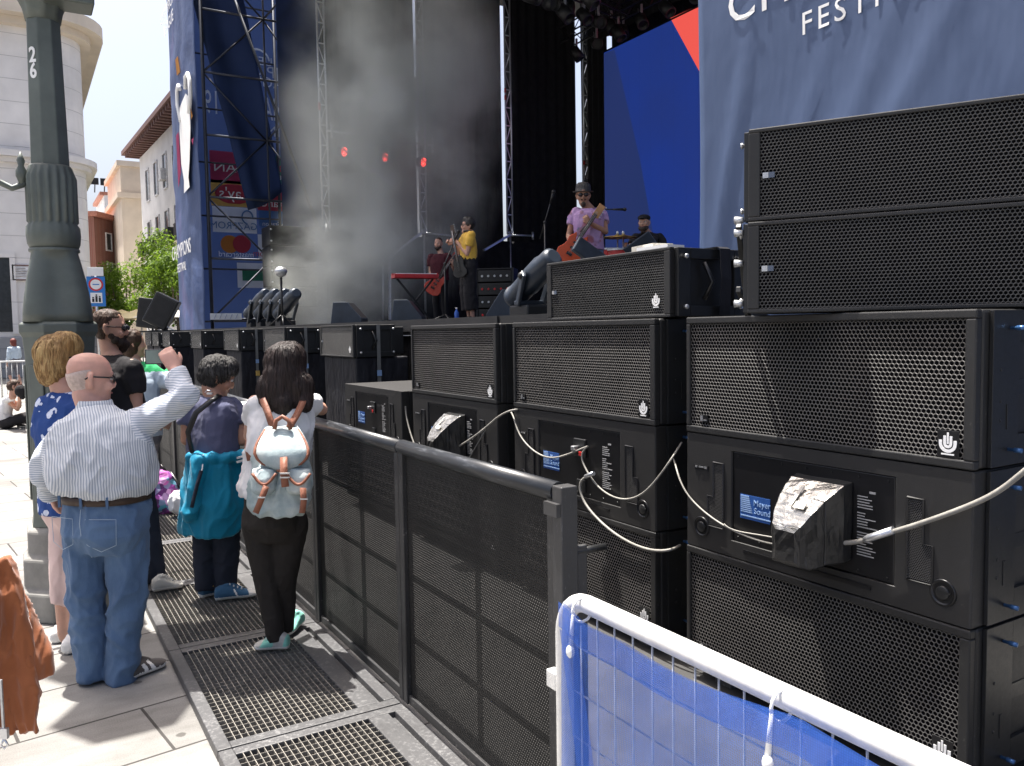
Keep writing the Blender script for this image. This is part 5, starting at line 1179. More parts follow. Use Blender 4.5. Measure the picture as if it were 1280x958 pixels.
m = pocket(.03, .175, .0, .15); sub(m, 'pocket_seam', 'light_denim', t); m = pocket(-.18, -.04, .0, .15); sub(m, 'pocket_seam', 'light_denim', t)
shoe(t, gp(116, 851), gp(150, 828), 'shoe_dark', 'sole_white', 1.05); shoe(t, gp(150, 856), gp(206, 831), 'shoe_dark', 'sole_white', 1.1, stripe=((.42, .5), (.56, .64)))
ph = A(201, 446, D0+.17); q = Matrix.Rotation(-HEAD+R(8), 3, 'Z'); m = MB(); m.box(ph, (.15, .009, .076), q); pn = m.build('phone', 'phone_black', None, .004); tag(pn, 'dark phone held up by the bald man in the raised right hand', 'phone')
m = MB(); m.box(ph-dirv(-8)*.006, (.138, .002, .066), q); m.build('screen', 'phone_screen', pn)
# ------------------------------------------------------------ blonde woman
b = gp(86, 806); D0 = 4.42
J = std(b, 20, 1.64, pel=A(92, 632, D0), wst=A(88, 590, D0), chs=A(84, 535, D0), nck=A(80, 484, D0), hed=A(76, 449, D0+.02), shL=A(58, 505, D0), shR=A(108, 500, D0+.02), elL=A(56, 560, D0), wrL=A(62, 600, D0+.12), elR=A(120, 560, D0), wrR=A(128, 600, D0+.12), hiL=A(84, 640, D0), hiR=A(102, 640, D0), knL=A(80, 722, D0), knR=A(95, 722, D0), anL=A(80, 792, D0), anR=A(93, 800, D0))
t = person('blonde woman in blue floral blouse and pale pink trousers beside the lamp post', b)
T = body(t, J, 'skin_fair', .008, 1.0, yaw=38, pitch=-4); eyes(t, T, 1); glasses(t, T, 1.0)
def ex(m):
    for x, z, r_ in ((0, -.04, .085), (.03, -.05, .075), (-.035, -.05, .078), (0, -.075, .075), (-.03, -.085, .06), (.03, -.08, .06)): m.ball(T(x, -.04, z), (r_*.98, r_*.98, r_))
hs_ = hair_cap(t, T, 1, 'hair_blonde', .007, .005, ex, front=.04, low=-.06, balls=((0, -.03, .03, .102), (.05, -.02, -.0, .06), (-.05, -.02, -.0, .06), (.0, .02, .07, .085)), top=1.02, fr=30, fst=(1, 1, .12)); strands(t, hs_, 'hair_blonde', 1500, .13, .004, .0026, 3, spread=.18)
st = [(A(91, 640, D0), .17, .14), (A(90, 610, D0), .165, .135), (A(88, 580, D0), .165, .13), (A(84, 535, D0), .185, .13), (A(82, 508, D0), .17, .1), (A(80, 490, D0), .08, .07)]
shirt(t, J, ['floral'], st, .010, .75, .007, (.068, .066), name='blouse')
trousers(t, J, 'pink_trousers', .010, (.088, .07, .062), (A(91, 622, D0), .16, .125), .006, length=.45)
shoe(t, gp(70, 806), gp(84, 790), 'white_canvas', 'sole_white', 1.0, tall=.9); shoe(t, gp(84, 820), gp(104, 800), 'white_canvas', 'sole_white', 1.05, tall=.9)
# ------------------------------------------------------------ bearded man
D0 = 5.42; b = gp(188, 741, .045)
J = std(b, 55, 1.82, pel=A(163, 585, D0), wst=A(158, 545, D0), chs=A(150, 490, D0), nck=A(140, 440, D0), hed=A(138, 411, D0), shL=A(122, 458, D0+.08), shR=A(165, 458, D0-.12), elL=A(140, 510, D0+.25), wrL=A(180, 520, D0+.35), elR=A(171, 512, D0-.1), wrR=A(200, 525, D0+.1), hiL=A(158, 592, D0+.05), hiR=A(172, 592, D0-.05), knL=A(168, 660, D0), knR=A(186, 660, D0), anL=A(170, 724, D0), anR=A(196, 724, D0-.02))
J['r'] = J['f'].cross(_z); t = person('bearded man with receding dark hair, sunglasses and black T-shirt', b)
T = body(t, J, 'skin_fair', .008, 1.0, yaw=18, pitch=-3, arm=1.0, bulk=.8); eyes(t, T, 1.0); glasses(t, T, 1.0)
hs_ = hair_cap(t, T, 1, 'hair_brown', .006, .003, front=.075, low=-.07, top=.98, fr=60, fst=(1, 1, .4), balls=((0, -.05, .02, .062),)); strands(t, hs_, 'hair_brown', 500, .04, .003, .002, 4, spread=.3)
m = MB(); [m.ball(T(x, y, z), r_) for x, y, z, r_ in ((0, .085, -.1, .036), (.03, .07, -.09, .034), (-.03, .07, -.09, .034), (.052, .04, -.075, .028), (-.052, .04, -.075, .028), (.062, .015, -.05, .02), (-.062, .015, -.05, .02), (0, .07, -.125, .035), (.02, .094, -.05, .011), (-.02, .094, -.05, .011))]
remesh_build(m, 'beard', 'beard', t, .005, 2, fold(.003, 80))
st = [(A(163, 590, D0), .17, .13), (A(158, 548, D0), .172, .128), (A(152, 505, D0), .195, .14), (A(146, 470, D0), .2, .125), (A(142, 452, D0), .13, .09), (A(140, 444, D0), .075, .07)]
shirt(t, J, ['black_cloth'], st, .010, .62, .006, (.075, .07), name='t_shirt')
trousers(t, J, 'navy_cloth', .011, (.09, .07, .06), (A(163, 580, D0), .16, .125), .006)
shoe(t, gp(150, 744, .0), gp(182, 740, .0), 'shoe_grey', 'sole_white', 1.1); shoe(t, gp(190, 741, .045), gp(229, 734, .045), 'shoe_grey', 'sole_white', 1.1, z0=.045, laces=True)
# ------------------------------------------------------------ boy with the teal jacket round his waist
D0 = 5.06; b = gp(268, 748, .047)
J = std(b, 30, 1.50, pel=A(270, 598, D0), wst=A(267, 566, D0), chs=A(265, 528, D0), nck=A(268, 492, D0), hed=A(272, 472, D0+.04), shL=A(238, 506, D0), shR=A(292, 508, D0+.06), elL=A(233, 550, D0-.02), wrL=A(262, 552, D0+.2), elR=A(303, 551, D0), wrR=A(303, 516, D0+.1), hiL=A(258, 610, D0), hiR=A(284, 610, D0), knL=A(257, 675, D0), knR=A(284, 675, D0), anL=A(257, 732, D0), anR=A(283, 735, D0))
t = person('boy in slate T-shirt with bright teal jacket tied round the waist, seen from behind', b)
T = body(t, J, 'skin_tan', .007, 1.0, yaw=30, pitch=-22, arm=1.12, hands={'R': (_z*.6-dirv(60)*.4, dirv(-90), .5), 'L': (dirv(40), _z, .5)}); eyes(t, T, 1)
hs_ = hair_cap(t, T, 1, 'hair_black', .006, .005, front=.045, low=-.07, balls=((0, -.025, .035, .102), (0, .03, .075, .072), (0, -.06, -.01, .06)), fr=60, fst=(1, 1, .5), top=1.06); strands(t, hs_, 'hair_black', 1500, .055, .004, .0022, 5, spread=.3)
st = [(A(268, 600, D0), .17, .13), (A(267, 572, D0), .17, .13), (A(266, 545, D0), .172, .13), (A(265, 522, D0), .18, .12), (A(266, 506, D0), .16, .1), (A(267, 496, D0), .085, .075)]
shirt(t, J, ['tee_slate'], st, .009, .58, .007, (.07, .066), name='t_shirt')
trousers(t, J, 'navy_cloth', .009, (.088, .075, .064), (A(270, 592, D0), .155, .125), .009, fr=8, fst=(1, 1, 1.2))
def jk(c, n): return 0
m = MB(); r_, f_ = J['r'], J['f']
slab(m, [(A(267, 569, D0), .178, .14, r_, f_), (A(267, 590, D0), .185, .15, r_, f_), (A(267, 625, D0), .195, .165, r_, f_), (A(265, 655, D0), .192, .165, r_, f_), (A(264, 664, D0), .183, .155, r_, f_)])
cap(m, [(A(252, 575, D0-.15), .05), (A(243, 610, D0-.17), .055), (A(240, 642, D0-.16), .05)])
cap(m, [(A(240, 571, D0-.1), .03), (A(268, 573, D0-.155), .032), (A(300, 570, D0-.08), .034), (A(310, 578, D0+.1), .03)])
o = remesh_build(m, 'tied_jacket', 'teal', t, .009, 3, fold(.02, 7, (1, 1, .45), 4))
m = MB()
for i in range(2): m.bar(A(296, 573+5*i, D0-.135), A(306, 570+5*i, D0-.10), .005, .012)
m.tube([A(254, 568, D0-.175), A(253, 585, D0-.2), A(250, 600, D0-.225)], .004, 6); sub(m, 'cuff_stripe', 'white_print', t, o)
m = MB(); m.loft([[A(px, py, D0-.235), A(px+4, py+1, D0-.235)] for px, py in ((250, 588), (245, 605), (240, 625), (238, 634))], cap=False, closed=False); x = sub(m, 'pocket_zip', 'navy_cloth', t, o); x.modifiers.new('t', 'SOLIDIFY').thickness = .01
m = MB(); pts = [A(238, 566, D0-.13), A(232, 540, D0-.145), A(242, 515, D0-.15), A(262, 499, D0-.125), A(272, 493, D0-.07)]
m.loft([[p, p+(A(12, 6, 5)-A(0, 0, 5))*.5] for p in pts], cap=False, closed=False); x = sub(m, 'shoulder_strap', 'inset_black', t); x.modifiers.new('t', 'SOLIDIFY').thickness = .006
m = MB(); m.box(A(262, 492, D0-.105), (.032, .014, .012), Matrix.Rotation(-HEAD, 3, 'Z')); m.tube([A(256, 491, D0-.1), A(259, 488, D0-.1), A(264, 489, D0-.1)], .003, 6); sub(m, 'strap_buckle', 'silver', t)
shoe(t, gp(250, 749, .047), gp(274, 742, .047), 'shoe_blue', 'sole_white', 1.0, laces=True); shoe(t, gp(268, 752, .047), gp(322, 745, .047), 'shoe_blue', 'sole_white', 1.08, stripe=((.5, .54), (.8, 1.2)), laces=True)
m = MB()
for px in (262, 284): m.lathe([(.045, -.012), (.048, 0), (.045, .012)], A(px, 731, D0), 14)
sub(m, 'sock', 'yellow_tee', t)
pb = A(308, 509, D0+.1); m = MB(); m.box(pb, (.1, .14, .004), Matrix.Rotation(-HEAD+R(20), 3, 'Z') @ Matrix.Rotation(R(25), 3, 'X')); tag(m.build('paper', 'white_paint'), 'white paper the boy in the teal jacket holds and looks down at', 'paper')
# ------------------------------------------------------------ woman with the denim backpack
D0 = 4.2; b = gp(350, 812, .05)
J = std(b, 12, 1.57, pel=A(343, 640, D0), wst=A(345, 592, D0), chs=A(350, 540, D0), nck=A(355, 490, D0+.02), hed=A(358, 462, D0+.04), shL=A(320, 504, D0), shR=A(384, 505, D0+.06), elL=A(312, 545, D0+.2), wrL=A(345, 530, D0+.4), elR=A(402, 512, D0+.18), wrR=A(396, 507, D0+.3), hiL=A(325, 655, D0), hiR=A(363, 655, D0), knL=A(334, 725, D0+.02), knR=A(355, 722, D0+.05), anL=A(345, 796, D0), anR=A(357, 782, D0+.12))
t = person('woman with long dark hair, white T-shirt and dark leggings leaning on the black barrier', b)
T = body(t, J, 'skin_fair', .007, 1.0, yaw=5, pitch=-12, hands={'R': (dirv(-70)*.8+_z*.1, -_z, .3), 'L': (dirv(80), -_z, .3)}); eyes(t, T, 1)
def ex(m):
    C_ = lambda px, py, dd=0: A(px, py, D0+dd)
    for px, py, r_ in ((357, 452, .095), (356, 470, .105), (354, 485, .108), (354, 497, .1), (357, 508, .075), (346, 495, .085), (364, 495, .085), (372, 500, .06), (340, 488, .075), (374, 484, .075), (336, 492, .05)): m.ball(C_(px, py, -.03), (r_*1.0, r_*.8, r_))
    cap(m, [(C_(378, 488, -.02), .05), (C_(381, 508, -.06), .03)]); cap(m, [(C_(336, 480, -.02), .05), (C_(331, 500, -.05), .025)]); cap(m, [(C_(356, 505, -.07), .06), (C_(358, 517, -.09), .02)])
hs_ = hair_cap(t, T, 1, 'hair_dark', .007, .006, ex, front=.03, low=-.07, balls=((0, -.02, .03, .105), (0, .01, .06, .09)), fr=26, fst=(1, 1, .12)); strands(t, hs_, 'hair_dark', 2200, .2, .005, .0028, 6, spread=.13, steps=9)
st = [(A(342, 618, D0), .165, .14), (A(343, 600, D0), .162, .135), (A(346, 575, D0), .16, .125), (A(350, 540, D0), .172, .125), (A(352, 515, D0), .165, .105), (A(354, 500, D0+.02), .1, .08), (A(355, 493, D0+.02), .075, .07)]
shirt(t, J, ['tee_white'], st, .009, .5, .013, (.058, .062), name='t_shirt', extra=lambda m: cap(m, [(A(318, 560, D0), .05), (A(308, 595, D0), .035), (A(301, 610, D0-.02), .018)]))
trousers(t, J, 'leggings', .008, (.092, .066, .043), (A(343, 612, D0), .146, .12), .004, name='leggings', seat=.03, fr=14)
shoe(t, gp(362, 812, .05), gp(318, 812, .05), 'shoe_grey', 'sole_white', 1.0, stripe=((.42, .75), (-.1, .14)), smat='shoe_mint', hi=.2, laces=True); shoe(t, gp(376, 780, .05), gp(354, 797, .05), 'shoe_mint', 'sole_white', 1.0)
for a_, c_ in ():
    m = MB(); cap(m, [(A(343, 796, D0-.01), .034), (A(330, 803, D0-.04), .037)]); remesh_build(m, 'shoe_collar', 'shoe_mint', t, .006, 2)
bp = thing('backpack', 'pale denim backpack with brown leather straps on the back of the dark-haired woman', 'backpack', A(350, 640, D0-.17)); DB = D0-.2
m = MB(); r_, f_ = J['r'], J['f']
slab(m, [(A(348, 642, DB), .12, .075, r_, f_), (A(349, 632, DB), .145, .095, r_, f_), (A(350, 605, DB), .15, .105, r_, f_), (A(351, 570, DB+.01), .135, .1, r_, f_), (A(352, 545, DB+.03), .105, .08, r_, f_), (A(352, 534, DB+.04), .075, .05, r_, f_)])
remesh_build(m, 'bag', 'denim_bag', bp, .009, 3, fold(.016, 10, (1, 1, .6), 8))
Q = lambda px, py, k_=0: A(px, py, DB-.118+k_)
m = MB(); rows = []
for j in range(9):
    v = j/8; y = 537+48*v; hw = (20+14*math.sin(min(1, v*1.5)*math.pi/2))*math.sqrt(max(.03, 1-max(0, (v-.55)/.46)**2)); rows.append([Q(353+hw*u_/5, y+4*(1-(u_/5)**2)*v, .075*(1-min(1, v*1.6))+.03*(u_/5)**2-.012*math.sin(v*3)) for u_ in range(-5, 6)])
m.loft(rows, cap=False, closed=False); o = sub(m, 'flap', 'denim_bag', bp); o.modifiers.new('t', 'SOLIDIFY').thickness = .012
m = MB(); m.tube([p_-dirv(0)*.014 for p_ in [r0_[0] for r0_ in rows]+rows[-1][1:]+[r0_[-1] for r0_ in reversed(rows[:-1])]], .008, 6); sub(m, 'flap_piping', 'brown_leather', bp, o)
for px in (330, 373):
    m = MB(); slab(m, [(Q(px, 617, .02), .045, .03, r_, f_), (Q(px, 612, .01), .058, .04, r_, f_), (Q(px, 596, .01), .062, .04, r_, f_), (Q(px, 586, .02), .056, .032, r_, f_)]); o = remesh_build(m, 'pocket', 'denim_bag', bp, .007, 2, fold(.006, 14))
    m = MB(); m.tube([Q(px-15+30*i/10, 592+14*math.sin(math.pi*i/10), -.036-.006*math.sin(math.pi*i/10)) for i in range(11)], .007, 6); sub(m, 'pocket_piping', 'brown_leather', bp, o)
def strap(name, pts, w_, par, th=.007, mat_='brown_leather'):
    m = MB(); side = (pts[-1]-pts[0]).cross(dirv(0)).normalized()*w_/2; m.loft([[p-side, p+side] for p in pts], cap=False, closed=False); o = sub(m, name, mat_, par); o.modifiers.new('t', 'SOLIDIFY').thickness = th; return o
o = strap('buckle_strap', [Q(355, 572, -.02), Q(355, 590, -.045), Q(357, 609, -.05)], .034, bp); m = MB(); m.box(Q(356, 592, -.056), (.045, .01, .006), Matrix.Rotation(-HEAD, 3, 'Z')); m.box(Q(356, 597, -.056), (.045, .01, .006), Matrix.Rotation(-HEAD, 3, 'Z')); sub(m, 'buckle', 'zinc', bp, o)
for a_, b_, c_ in (((333, 608), (327, 624), (320, 641)), ((379, 610), (380, 626), (378, 641))):
    o = strap('buckle_strap', [Q(*a_, -.055), Q(*b_, -.05), Q(*c_, -.035)], .028, bp); m = MB(); m.box(Q(b_[0], b_[1]-2, -.06), (.036, .008, .006), Matrix.Rotation(-HEAD, 3, 'Z')); sub(m, 'buckle', 'zinc', bp, o)
strap('shoulder_strap', [A(340, 533, DB+.0), A(334, 515, D0-.14), A(328, 500, D0-.11), A(326, 490, D0-.04), A(327, 489, D0+.04)], .034, bp); strap('shoulder_strap', [A(362, 533, DB+.0), A(371, 518, D0-.13), A(378, 503, D0-.1), A(380, 494, D0-.02), A(380, 493, D0+.05)], .034, bp)
strap('side_strap', [A(312, 545, D0-.02), A(310, 560, D0-.06), A(313, 576, D0-.1)], .03, bp)
m = MB(); m.tube([Q(343, 537, .05), Q(345, 526, .06), Q(353, 521, .06), Q(361, 526, .06), Q(363, 537, .05)], .011, 8); sub(m, 'grab_handle', 'brown_leather', bp)
# ------------------------------------------------------------ people further along the barrier
D0 = 7.0; b = gp(176, 648, .0)
J = std(b, 40, 1.62, hed=A(166, 430, D0), nck=A(168, 450, D0), shL=A(160, 465, D0), shR=A(190, 460, D0), chs=A(178, 490, D0), wst=A(180, 520, D0), pel=A(180, 540, D0), elR=A(206, 478, D0), wrR=A(216, 462, D0+.15), hiL=A(175, 545, D0), hiR=A(187, 545, D0))
t = person('brown-haired onlooker in a green top between bearded man and raised arm', b)
T = body(t, J, 'skin_fair', .011, .98, yaw=10); hair_cap(t, T, 1, 'hair_brown', .010, .006, front=.03, low=-.07, balls=((0, -.03, -.03, .085), (0, -.04, -.08, .07), (0, -.02, .04, .1)), fr=30)
def pk2(c, n): return 1 if c.z < A(180, 462, D0).z - .02 else 0
shirt(t, J, ['green_tee', 'light_denim'], [(A(180, 545, D0), .17, .13), (A(180, 510, D0), .165, .13), (A(176, 478, D0), .17, .12), (A(172, 460, D0), .13, .09), (A(168, 452, D0), .07, .07)], .013, 1.8, .01, (.065, .055), pick=pk2)
trousers(t, J, 'grey_cloth', .014, (.09, .07, .06), (A(180, 540, D0), .16, .12), .006); shoe(t, gp(172, 650), gp(186, 645), 'shoe_grey', 'sole_white'); shoe(t, gp(182, 650), gp(196, 645), 'shoe_grey', 'sole_white')
# purple backpack and pale bag on the ground by the barrier
c_ = gp(204, 640, .045); bp = thing('backpack', 'purple and pink patterned backpack standing on the grating left of the boy', 'backpack', c_)
m = MB(); slab(m, [(c_, .13, .09, _r0, _f0), (c_+_z*.03, .15, .11, _r0, _f0), (c_+_z*.2, .145, .11, _r0, _f0), (c_+_z*.33, .11, .08, _r0, _f0), (c_+_z*.38, .06, .05, _r0, _f0)]); remesh_build(m, 'bag', 'purple_pattern', bp, .012, 3, fold(.015, 8))
m = MB(); cc = c_+_z*.1-_f0*.1; m.ball(cc, (.11, .06, .09), 14, 8); remesh_build(m, 'front_pocket', 'purple_pattern', bp, .011, 2, fold(.008, 12))
m = MB(); m.tube([c_+_z*.37-_r0*.04, c_+_z*.43, c_+_z*.37+_r0*.04], .012, 8); m.tube([c_+_z*.36+_r0*.07+_f0*.03, c_+_z*.2+_r0*.18, c_+_z*.03+_r0*.14], .015, 8); sub(m, 'strap', 'inset_black', bp)
c_ = gp(228, 645, .047); bg = thing('cloth_bag', 'small pale crumpled cloth bag on the grating between purple backpack and boy', 'bag', c_)
m = MB(); m.ball(c_+_z*.12, (.11, .1, .12), 14, 9); m.ball(c_+_z*.2+_r0*.03, (.06, .06, .07), 10, 7); remesh_build(m, 'bag', 'tee_white', bg, .012, 2, fold(.02, 9)); m = MB(); m.tube([c_+_z*.24, c_+_z*.31+_r0*.03, c_+_z*.24+_r0*.07], .008, 6); sub(m, 'tie', 'pink_trousers', bg)
# ------------------------------------------------------------ square at the far left
D0 = 26; b = gp(20, 484)
J = std(b, -70, 1.62); t = person('red-haired woman in pale denim jacket and grey shorts walking by the barred fence', b)
J['knL'] += J['f']*.15; J['anL'] += J['f']*.05; J['anR'] -= J['f']*.12; J['elR'] += J['f']*.05; J['wrR'] += J['f']*.2+_z*.1
T = body(t, J, 'skin_fair', .016, 1.0); hair_cap(t, T, 1, 'hair_red', .014, .006, front=.03, low=-.07, balls=((0, -.03, -.04, .09), (0, -.05, -.1, .075), (0, -.02, .03, .1)))
H = 1.62; P_ = lambda z: b+_z*z*H
shirt(t, J, ['light_denim'], [(P_(.57), .15, .12), (P_(.66), .15, .12), (P_(.75), .175, .12), (P_(.81), .15, .1), (P_(.84), .07, .07)], .017, 1.6, .008, (.062, .055), name='jacket')
trousers(t, J, 'grey_cloth', .017, (.09, .08, .08), (P_(.6), .15, .12), .006, length=0.0, name='shorts')
for n in 'LR': h_ = J['an'+n]-_z*.075; shoe(t, h_-J['f']*.06, h_+J['f']*.18, 'inset_black', 'sole_white')
D0 = 14.6; b = gp(8, 536)
f_ = dirv(70); J = std(b, 70, 1.62); bb = b+_z*0
J.update(pel=b+_z*.12, wst=b+_z*.28-f_*.03, chs=b+_z*.45+f_*.03, nck=b+_z*.6+f_*.08, hed=A(19, 484, D0), shL=b+_z*.55-J['r']*.16+f_*.05, shR=b+_z*.55+J['r']*.16+f_*.05, elL=b+_z*.38+f_*.2-J['r']*.15, elR=b+_z*.35+f_*.22+J['r']*.12, wrL=A(24, 494, D0+.1), wrR=A(25, 496, D0-.1), hiL=b+_z*.1-J['r']*.1, hiR=b+_z*.1+J['r']*.1, knL=b+_z*.22+f_*.36-J['r']*.22, knR=b+_z*.2+f_*.36+J['r']*.2, anL=b+_z*.07+f_*.22-J['r']*.0, anR=b+_z*.07+f_*.4-J['r']*.05)
J['nck'] = J['hed']-_z*.13-f_*.05
t = person('dark-haired woman in white top and black trousers sitting on the sunny ground', b)
T = body(t, J, 'skin_fair', .012, 1.0, pitch=-15); hair_cap(t, T, 1, 'hair_brown', .011, .006, front=.03, low=-.07, balls=((0, -.05, 0, .09), (0, -.09, .03, .05)))
shirt(t, J, ['tee_white'], [(J['pel']+_z*.0, .16, .13), (J['wst'], .155, .13), (J['chs'], .17, .12), ((J['shL']+J['shR'])/2, .15, .1), (J['nck']-_z*.02, .06, .06)], .013, .25, .008, (.06, .055), name='top')
trousers(t, J, 'black_cloth', .013, (.1, .075, .055), (J['pel']+_z*.06, .16, .14), .006)
shoe(t, J['anL']*1-_z*.065-f_*.05, J['anL']-_z*.065+f_*.2, 'inset_black', 'sole_white'); shoe(t, J['anR']-_z*.065-f_*.05, J['anR']-_z*.065+f_*.2, 'inset_black', 'sole_white')
c_ = A(26, 489, D0-.15); hb = thing('black_cap', 'black cap the sitting woman in white holds before the face', 'cap', c_); m = MB(); m.ball(c_, (.1, .08, .11), 14, 8); m.ball(c_-_z*.09+_r0*.02, (.05, .05, .07), 10, 6); remesh_build(m, 'crown', 'black_cloth', hb, .012, 2)
# onlooker at the left edge with the brown suede jacket over the arm
b = gp(-120, 985); J = std(b, 30, 1.70); sR = J['shR']
J['elR'] = sR-_z*.28+J['r']*.06; J['wrR'] = A(-38, 712, 2.44)
t = person('onlooker in dark clothes just outside the left edge carrying the brown jacket', b)
T = body(t, J, 'skin_fair', .011, 1.0); hair_cap(t, T, 1, 'hair_brown', .010, .005, front=.04, low=-.06)
H = 1.7; P_ = lambda z: b+_z*z*H
shirt(t, J, ['grey_cloth'], [(P_(.52), .18, .13), (P_(.62), .175, .13), (P_(.74), .19, .13), (P_(.81), .16, .1), (P_(.845), .07, .07)], .013, .6, .008, (.068, .064), name='t_shirt'); trousers(t, J, 'navy_cloth', .014, (.092, .07, .058), (P_(.575), .165, .13), .006)
for n in 'LR': h_ = J['an'+n]-_z*.078; shoe(t, h_-J['f']*.06, h_+J['f']*.2, 'shoe_grey', 'sole_white')
jt = thing('suede_jacket', 'rust brown suede jacket hanging at the left edge of the photo above the sunny paving', 'jacket', A(12, 915, 2.42)); DJ = 2.42; m = MB()

def flat_ring(c, hw, th, fr, n=28, ph=0):          # a cross-section of hanging cloth: wide, thin and wavy
    out = []
    for i in range(n):
        a_ = 2*math.pi*i/n; u_ = math.cos(a_); out.append(c + _r0*(hw*u_) + _f0*(th*math.sin(a_) + .022*math.sin(fr*u_+ph) + .010*math.sin(fr*2.3*u_+ph*2)))
    return out
m.loft([flat_ring(A(x, y, DJ), hw, th, 4.2, 28, .5+y*.006) for x, y, hw, th in ((-6, 700, .03, .03), (-3, 722, .045, .035), (0, 750, .062, .04), (2, 790, .085, .04), (4, 830, .095, .038), (7, 870, .095, .034), (11, 900, .088, .028), (15, 916, .078, .018))])
o = remesh_build(m, 'jacket_body', 'suede', jt, .006, 2, fold(.012, 13, (1.3, 1.3, .35), 5))
m = MB(); m.loft([flat_ring(A(x, y, DJ+.05), hw, th, 5, 24, 1+y*.01) for x, y, hw, th in ((6, 728, .025, .03), (16, 756, .038, .036), (28, 790, .05, .04), (39, 822, .055, .038), (45, 842, .05, .03), (46, 848, .045, .02))]); remesh_build(m, 'sleeve', 'suede', jt, .006, 2, fold(.006, 14, (1, 1, .4), 2))
m = MB(); m.bx(-.003, .003, -.003, .003, -.14, .0); z_ = m.build('zip_tape', 'zinc', jt); z_.location = A(1, 850, DJ-.1)-jt.location; z_.rotation_euler = (0, 0, -HEAD); m = MB(); m.bx(-.012, .012, -.006, .006, -.03, .0); m.tube([(0, 0, -.03), (.01, 0, -.05), (0, 0, -.06), (-.01, 0, -.05), (0, 0, -.03)], .003, 6); zz_ = m.build('zip_pull', 'silver', z_); zz_.location = (0, 0, -.14)
# far onlookers under the parasols
cols = ['black_cloth', 'maroon', 'light_denim', 'tee_white', 'navy_cloth', 'green_tee']
for i, (px, d) in enumerate(((152, 33), (158, 35), (170, 32), (205, 31), (212, 33), (222, 30))):
    b = at(px, 430, d); b.z = 0; J = std(b, random.uniform(0, 360), 1.7)
    t = person(['far onlooker in black under the cream parasol', 'far onlooker in dark red between the cream parasols', 'far onlooker in pale blue behind the black light panels', 'far onlooker in white left of the blue tower', 'far onlooker in navy near the blue tower', 'far onlooker in green close to the blue tower'][i], b, 'far onlookers on the square')
    T = body(t, J, 'skin_mid', .02, 1.0); hair_cap(t, T, 1, 'hair_brown', .018, .004); H = 1.7; P_ = lambda z: b+_z*z*H
    shirt(t, J, [cols[i]], [(P_(.53), .17, .13), (P_(.62), .17, .13), (P_(.74), .18, .12), (P_(.81), .15, .1), (P_(.84), .07, .07)], .022, .6, .006, (.065, .06)); trousers(t, J, 'navy_cloth', .022, (.09, .07, .06), (P_(.57), .16, .12), .004)
# ================================================================== band
mm('guitar_red', plain, (.5, .07, .02), .25, var=.1); mm('bass_red', plain, (.45, .05, .03), .25, var=.1); mm('maple', plain, (.45, .24, .1), .4); mm('rosewood', plain, (.05, .025, .015), .4); mm('brass', plain, (.55, .38, .12), .3, .9); mm('drum_red', plain, (.4, .02, .02), .3); mm('keyboard_red', plain, (.42, .02, .025), .35); mm('fixture_blue', plain, (.028, .038, .054), .35, .1); mm('bottle_blue', plain, (.03, .1, .4), .2)
V = lambda px, py, d: at(px, py, d)
def guitar(name, lab, body_c, head, nrm, sc, col, cat='guitar', holes=0):
    body_c, head = Vector(body_c), Vector(head); t = thing(name, lab, cat, body_c); a = (head-body_c).normalized(); n = (Vector(nrm)-a*Vector(nrm).dot(a)).normalized(); s_ = a.cross(n); L_ = (head-body_c).length
    T = lambda x, y, z=0: s_*x+a*y+n*z
    out = []
    prof = [(-.22, .0), (-.215, .08), (-.17, .15), (-.1, .165), (-.03, .125), (.02, .115), (.07, .125), (.13, .11), (.2, .075), (.16, .045), (.1, .03)]
    pts = [(x*sc, y*sc) for y, x in prof]+[(-x*sc*.95, y*sc*(1 if y < .1 else .85)) for y, x in reversed(prof[1:])]
    m = MB(); b0 = [m.bm.verts.new(T(x, y, -.022*sc)) for x, y in pts]; b1 = [m.bm.verts.new(T(x, y, .022*sc)) for x, y in pts]; N_ = len(pts)
    m.bm.faces.new(b1); m.bm.faces.new(list(reversed(b0)))
    for i in range(N_): m.bm.faces.new((b0[i], b0[(i+1) % N_], b1[(i+1) % N_], b1[i]))
    m.build('guitar_body', col, t, .008*sc)
    m = MB(); m.bm.faces.ensure_lookup_table(); q = Matrix((s_, a, n)).transposed()
    m.box(T(0, (L_+.08*sc)/2, .02*sc), (.05*sc, L_-.1*sc, .022*sc), q); m.build('neck', 'rosewood', t, .004)
    m = MB(); m.box(T(.012*sc, L_+.04*sc, .012*sc), (.085*sc, .17*sc, .018*sc), q); hd = m.build('headstock', 'maple' if col == 'guitar_red' else col if cat != 'guitar' else 'rosewood', t, .004)
    m = MB()
    for i in range(5): m.ball(T(.065*sc, L_-.02*sc+.035*sc*i, .012*sc), .011*sc, 6, 5)
    m.build('tuning_peg', 'zinc', hd)
    m = MB(); m.box(T(0, -.02*sc, .026*sc), (.075*sc, .025*sc, .012*sc), q); m.box(T(0, .05*sc, .026*sc), (.075*sc, .025*sc, .012*sc), q); m.box(T(0, -.1*sc, .027*sc), (.07*sc, .035*sc, .012*sc), q); m.build('pickups', 'inset_black', t)
    m = MB()
    for i in range(4): m.tube([T((-.015+.01*i)*sc, -.1*sc, .036*sc), T((-.012+.008*i)*sc, L_+.02*sc, .034*sc)], .0012, 4)
    m.build('strings', 'zinc', t); return t
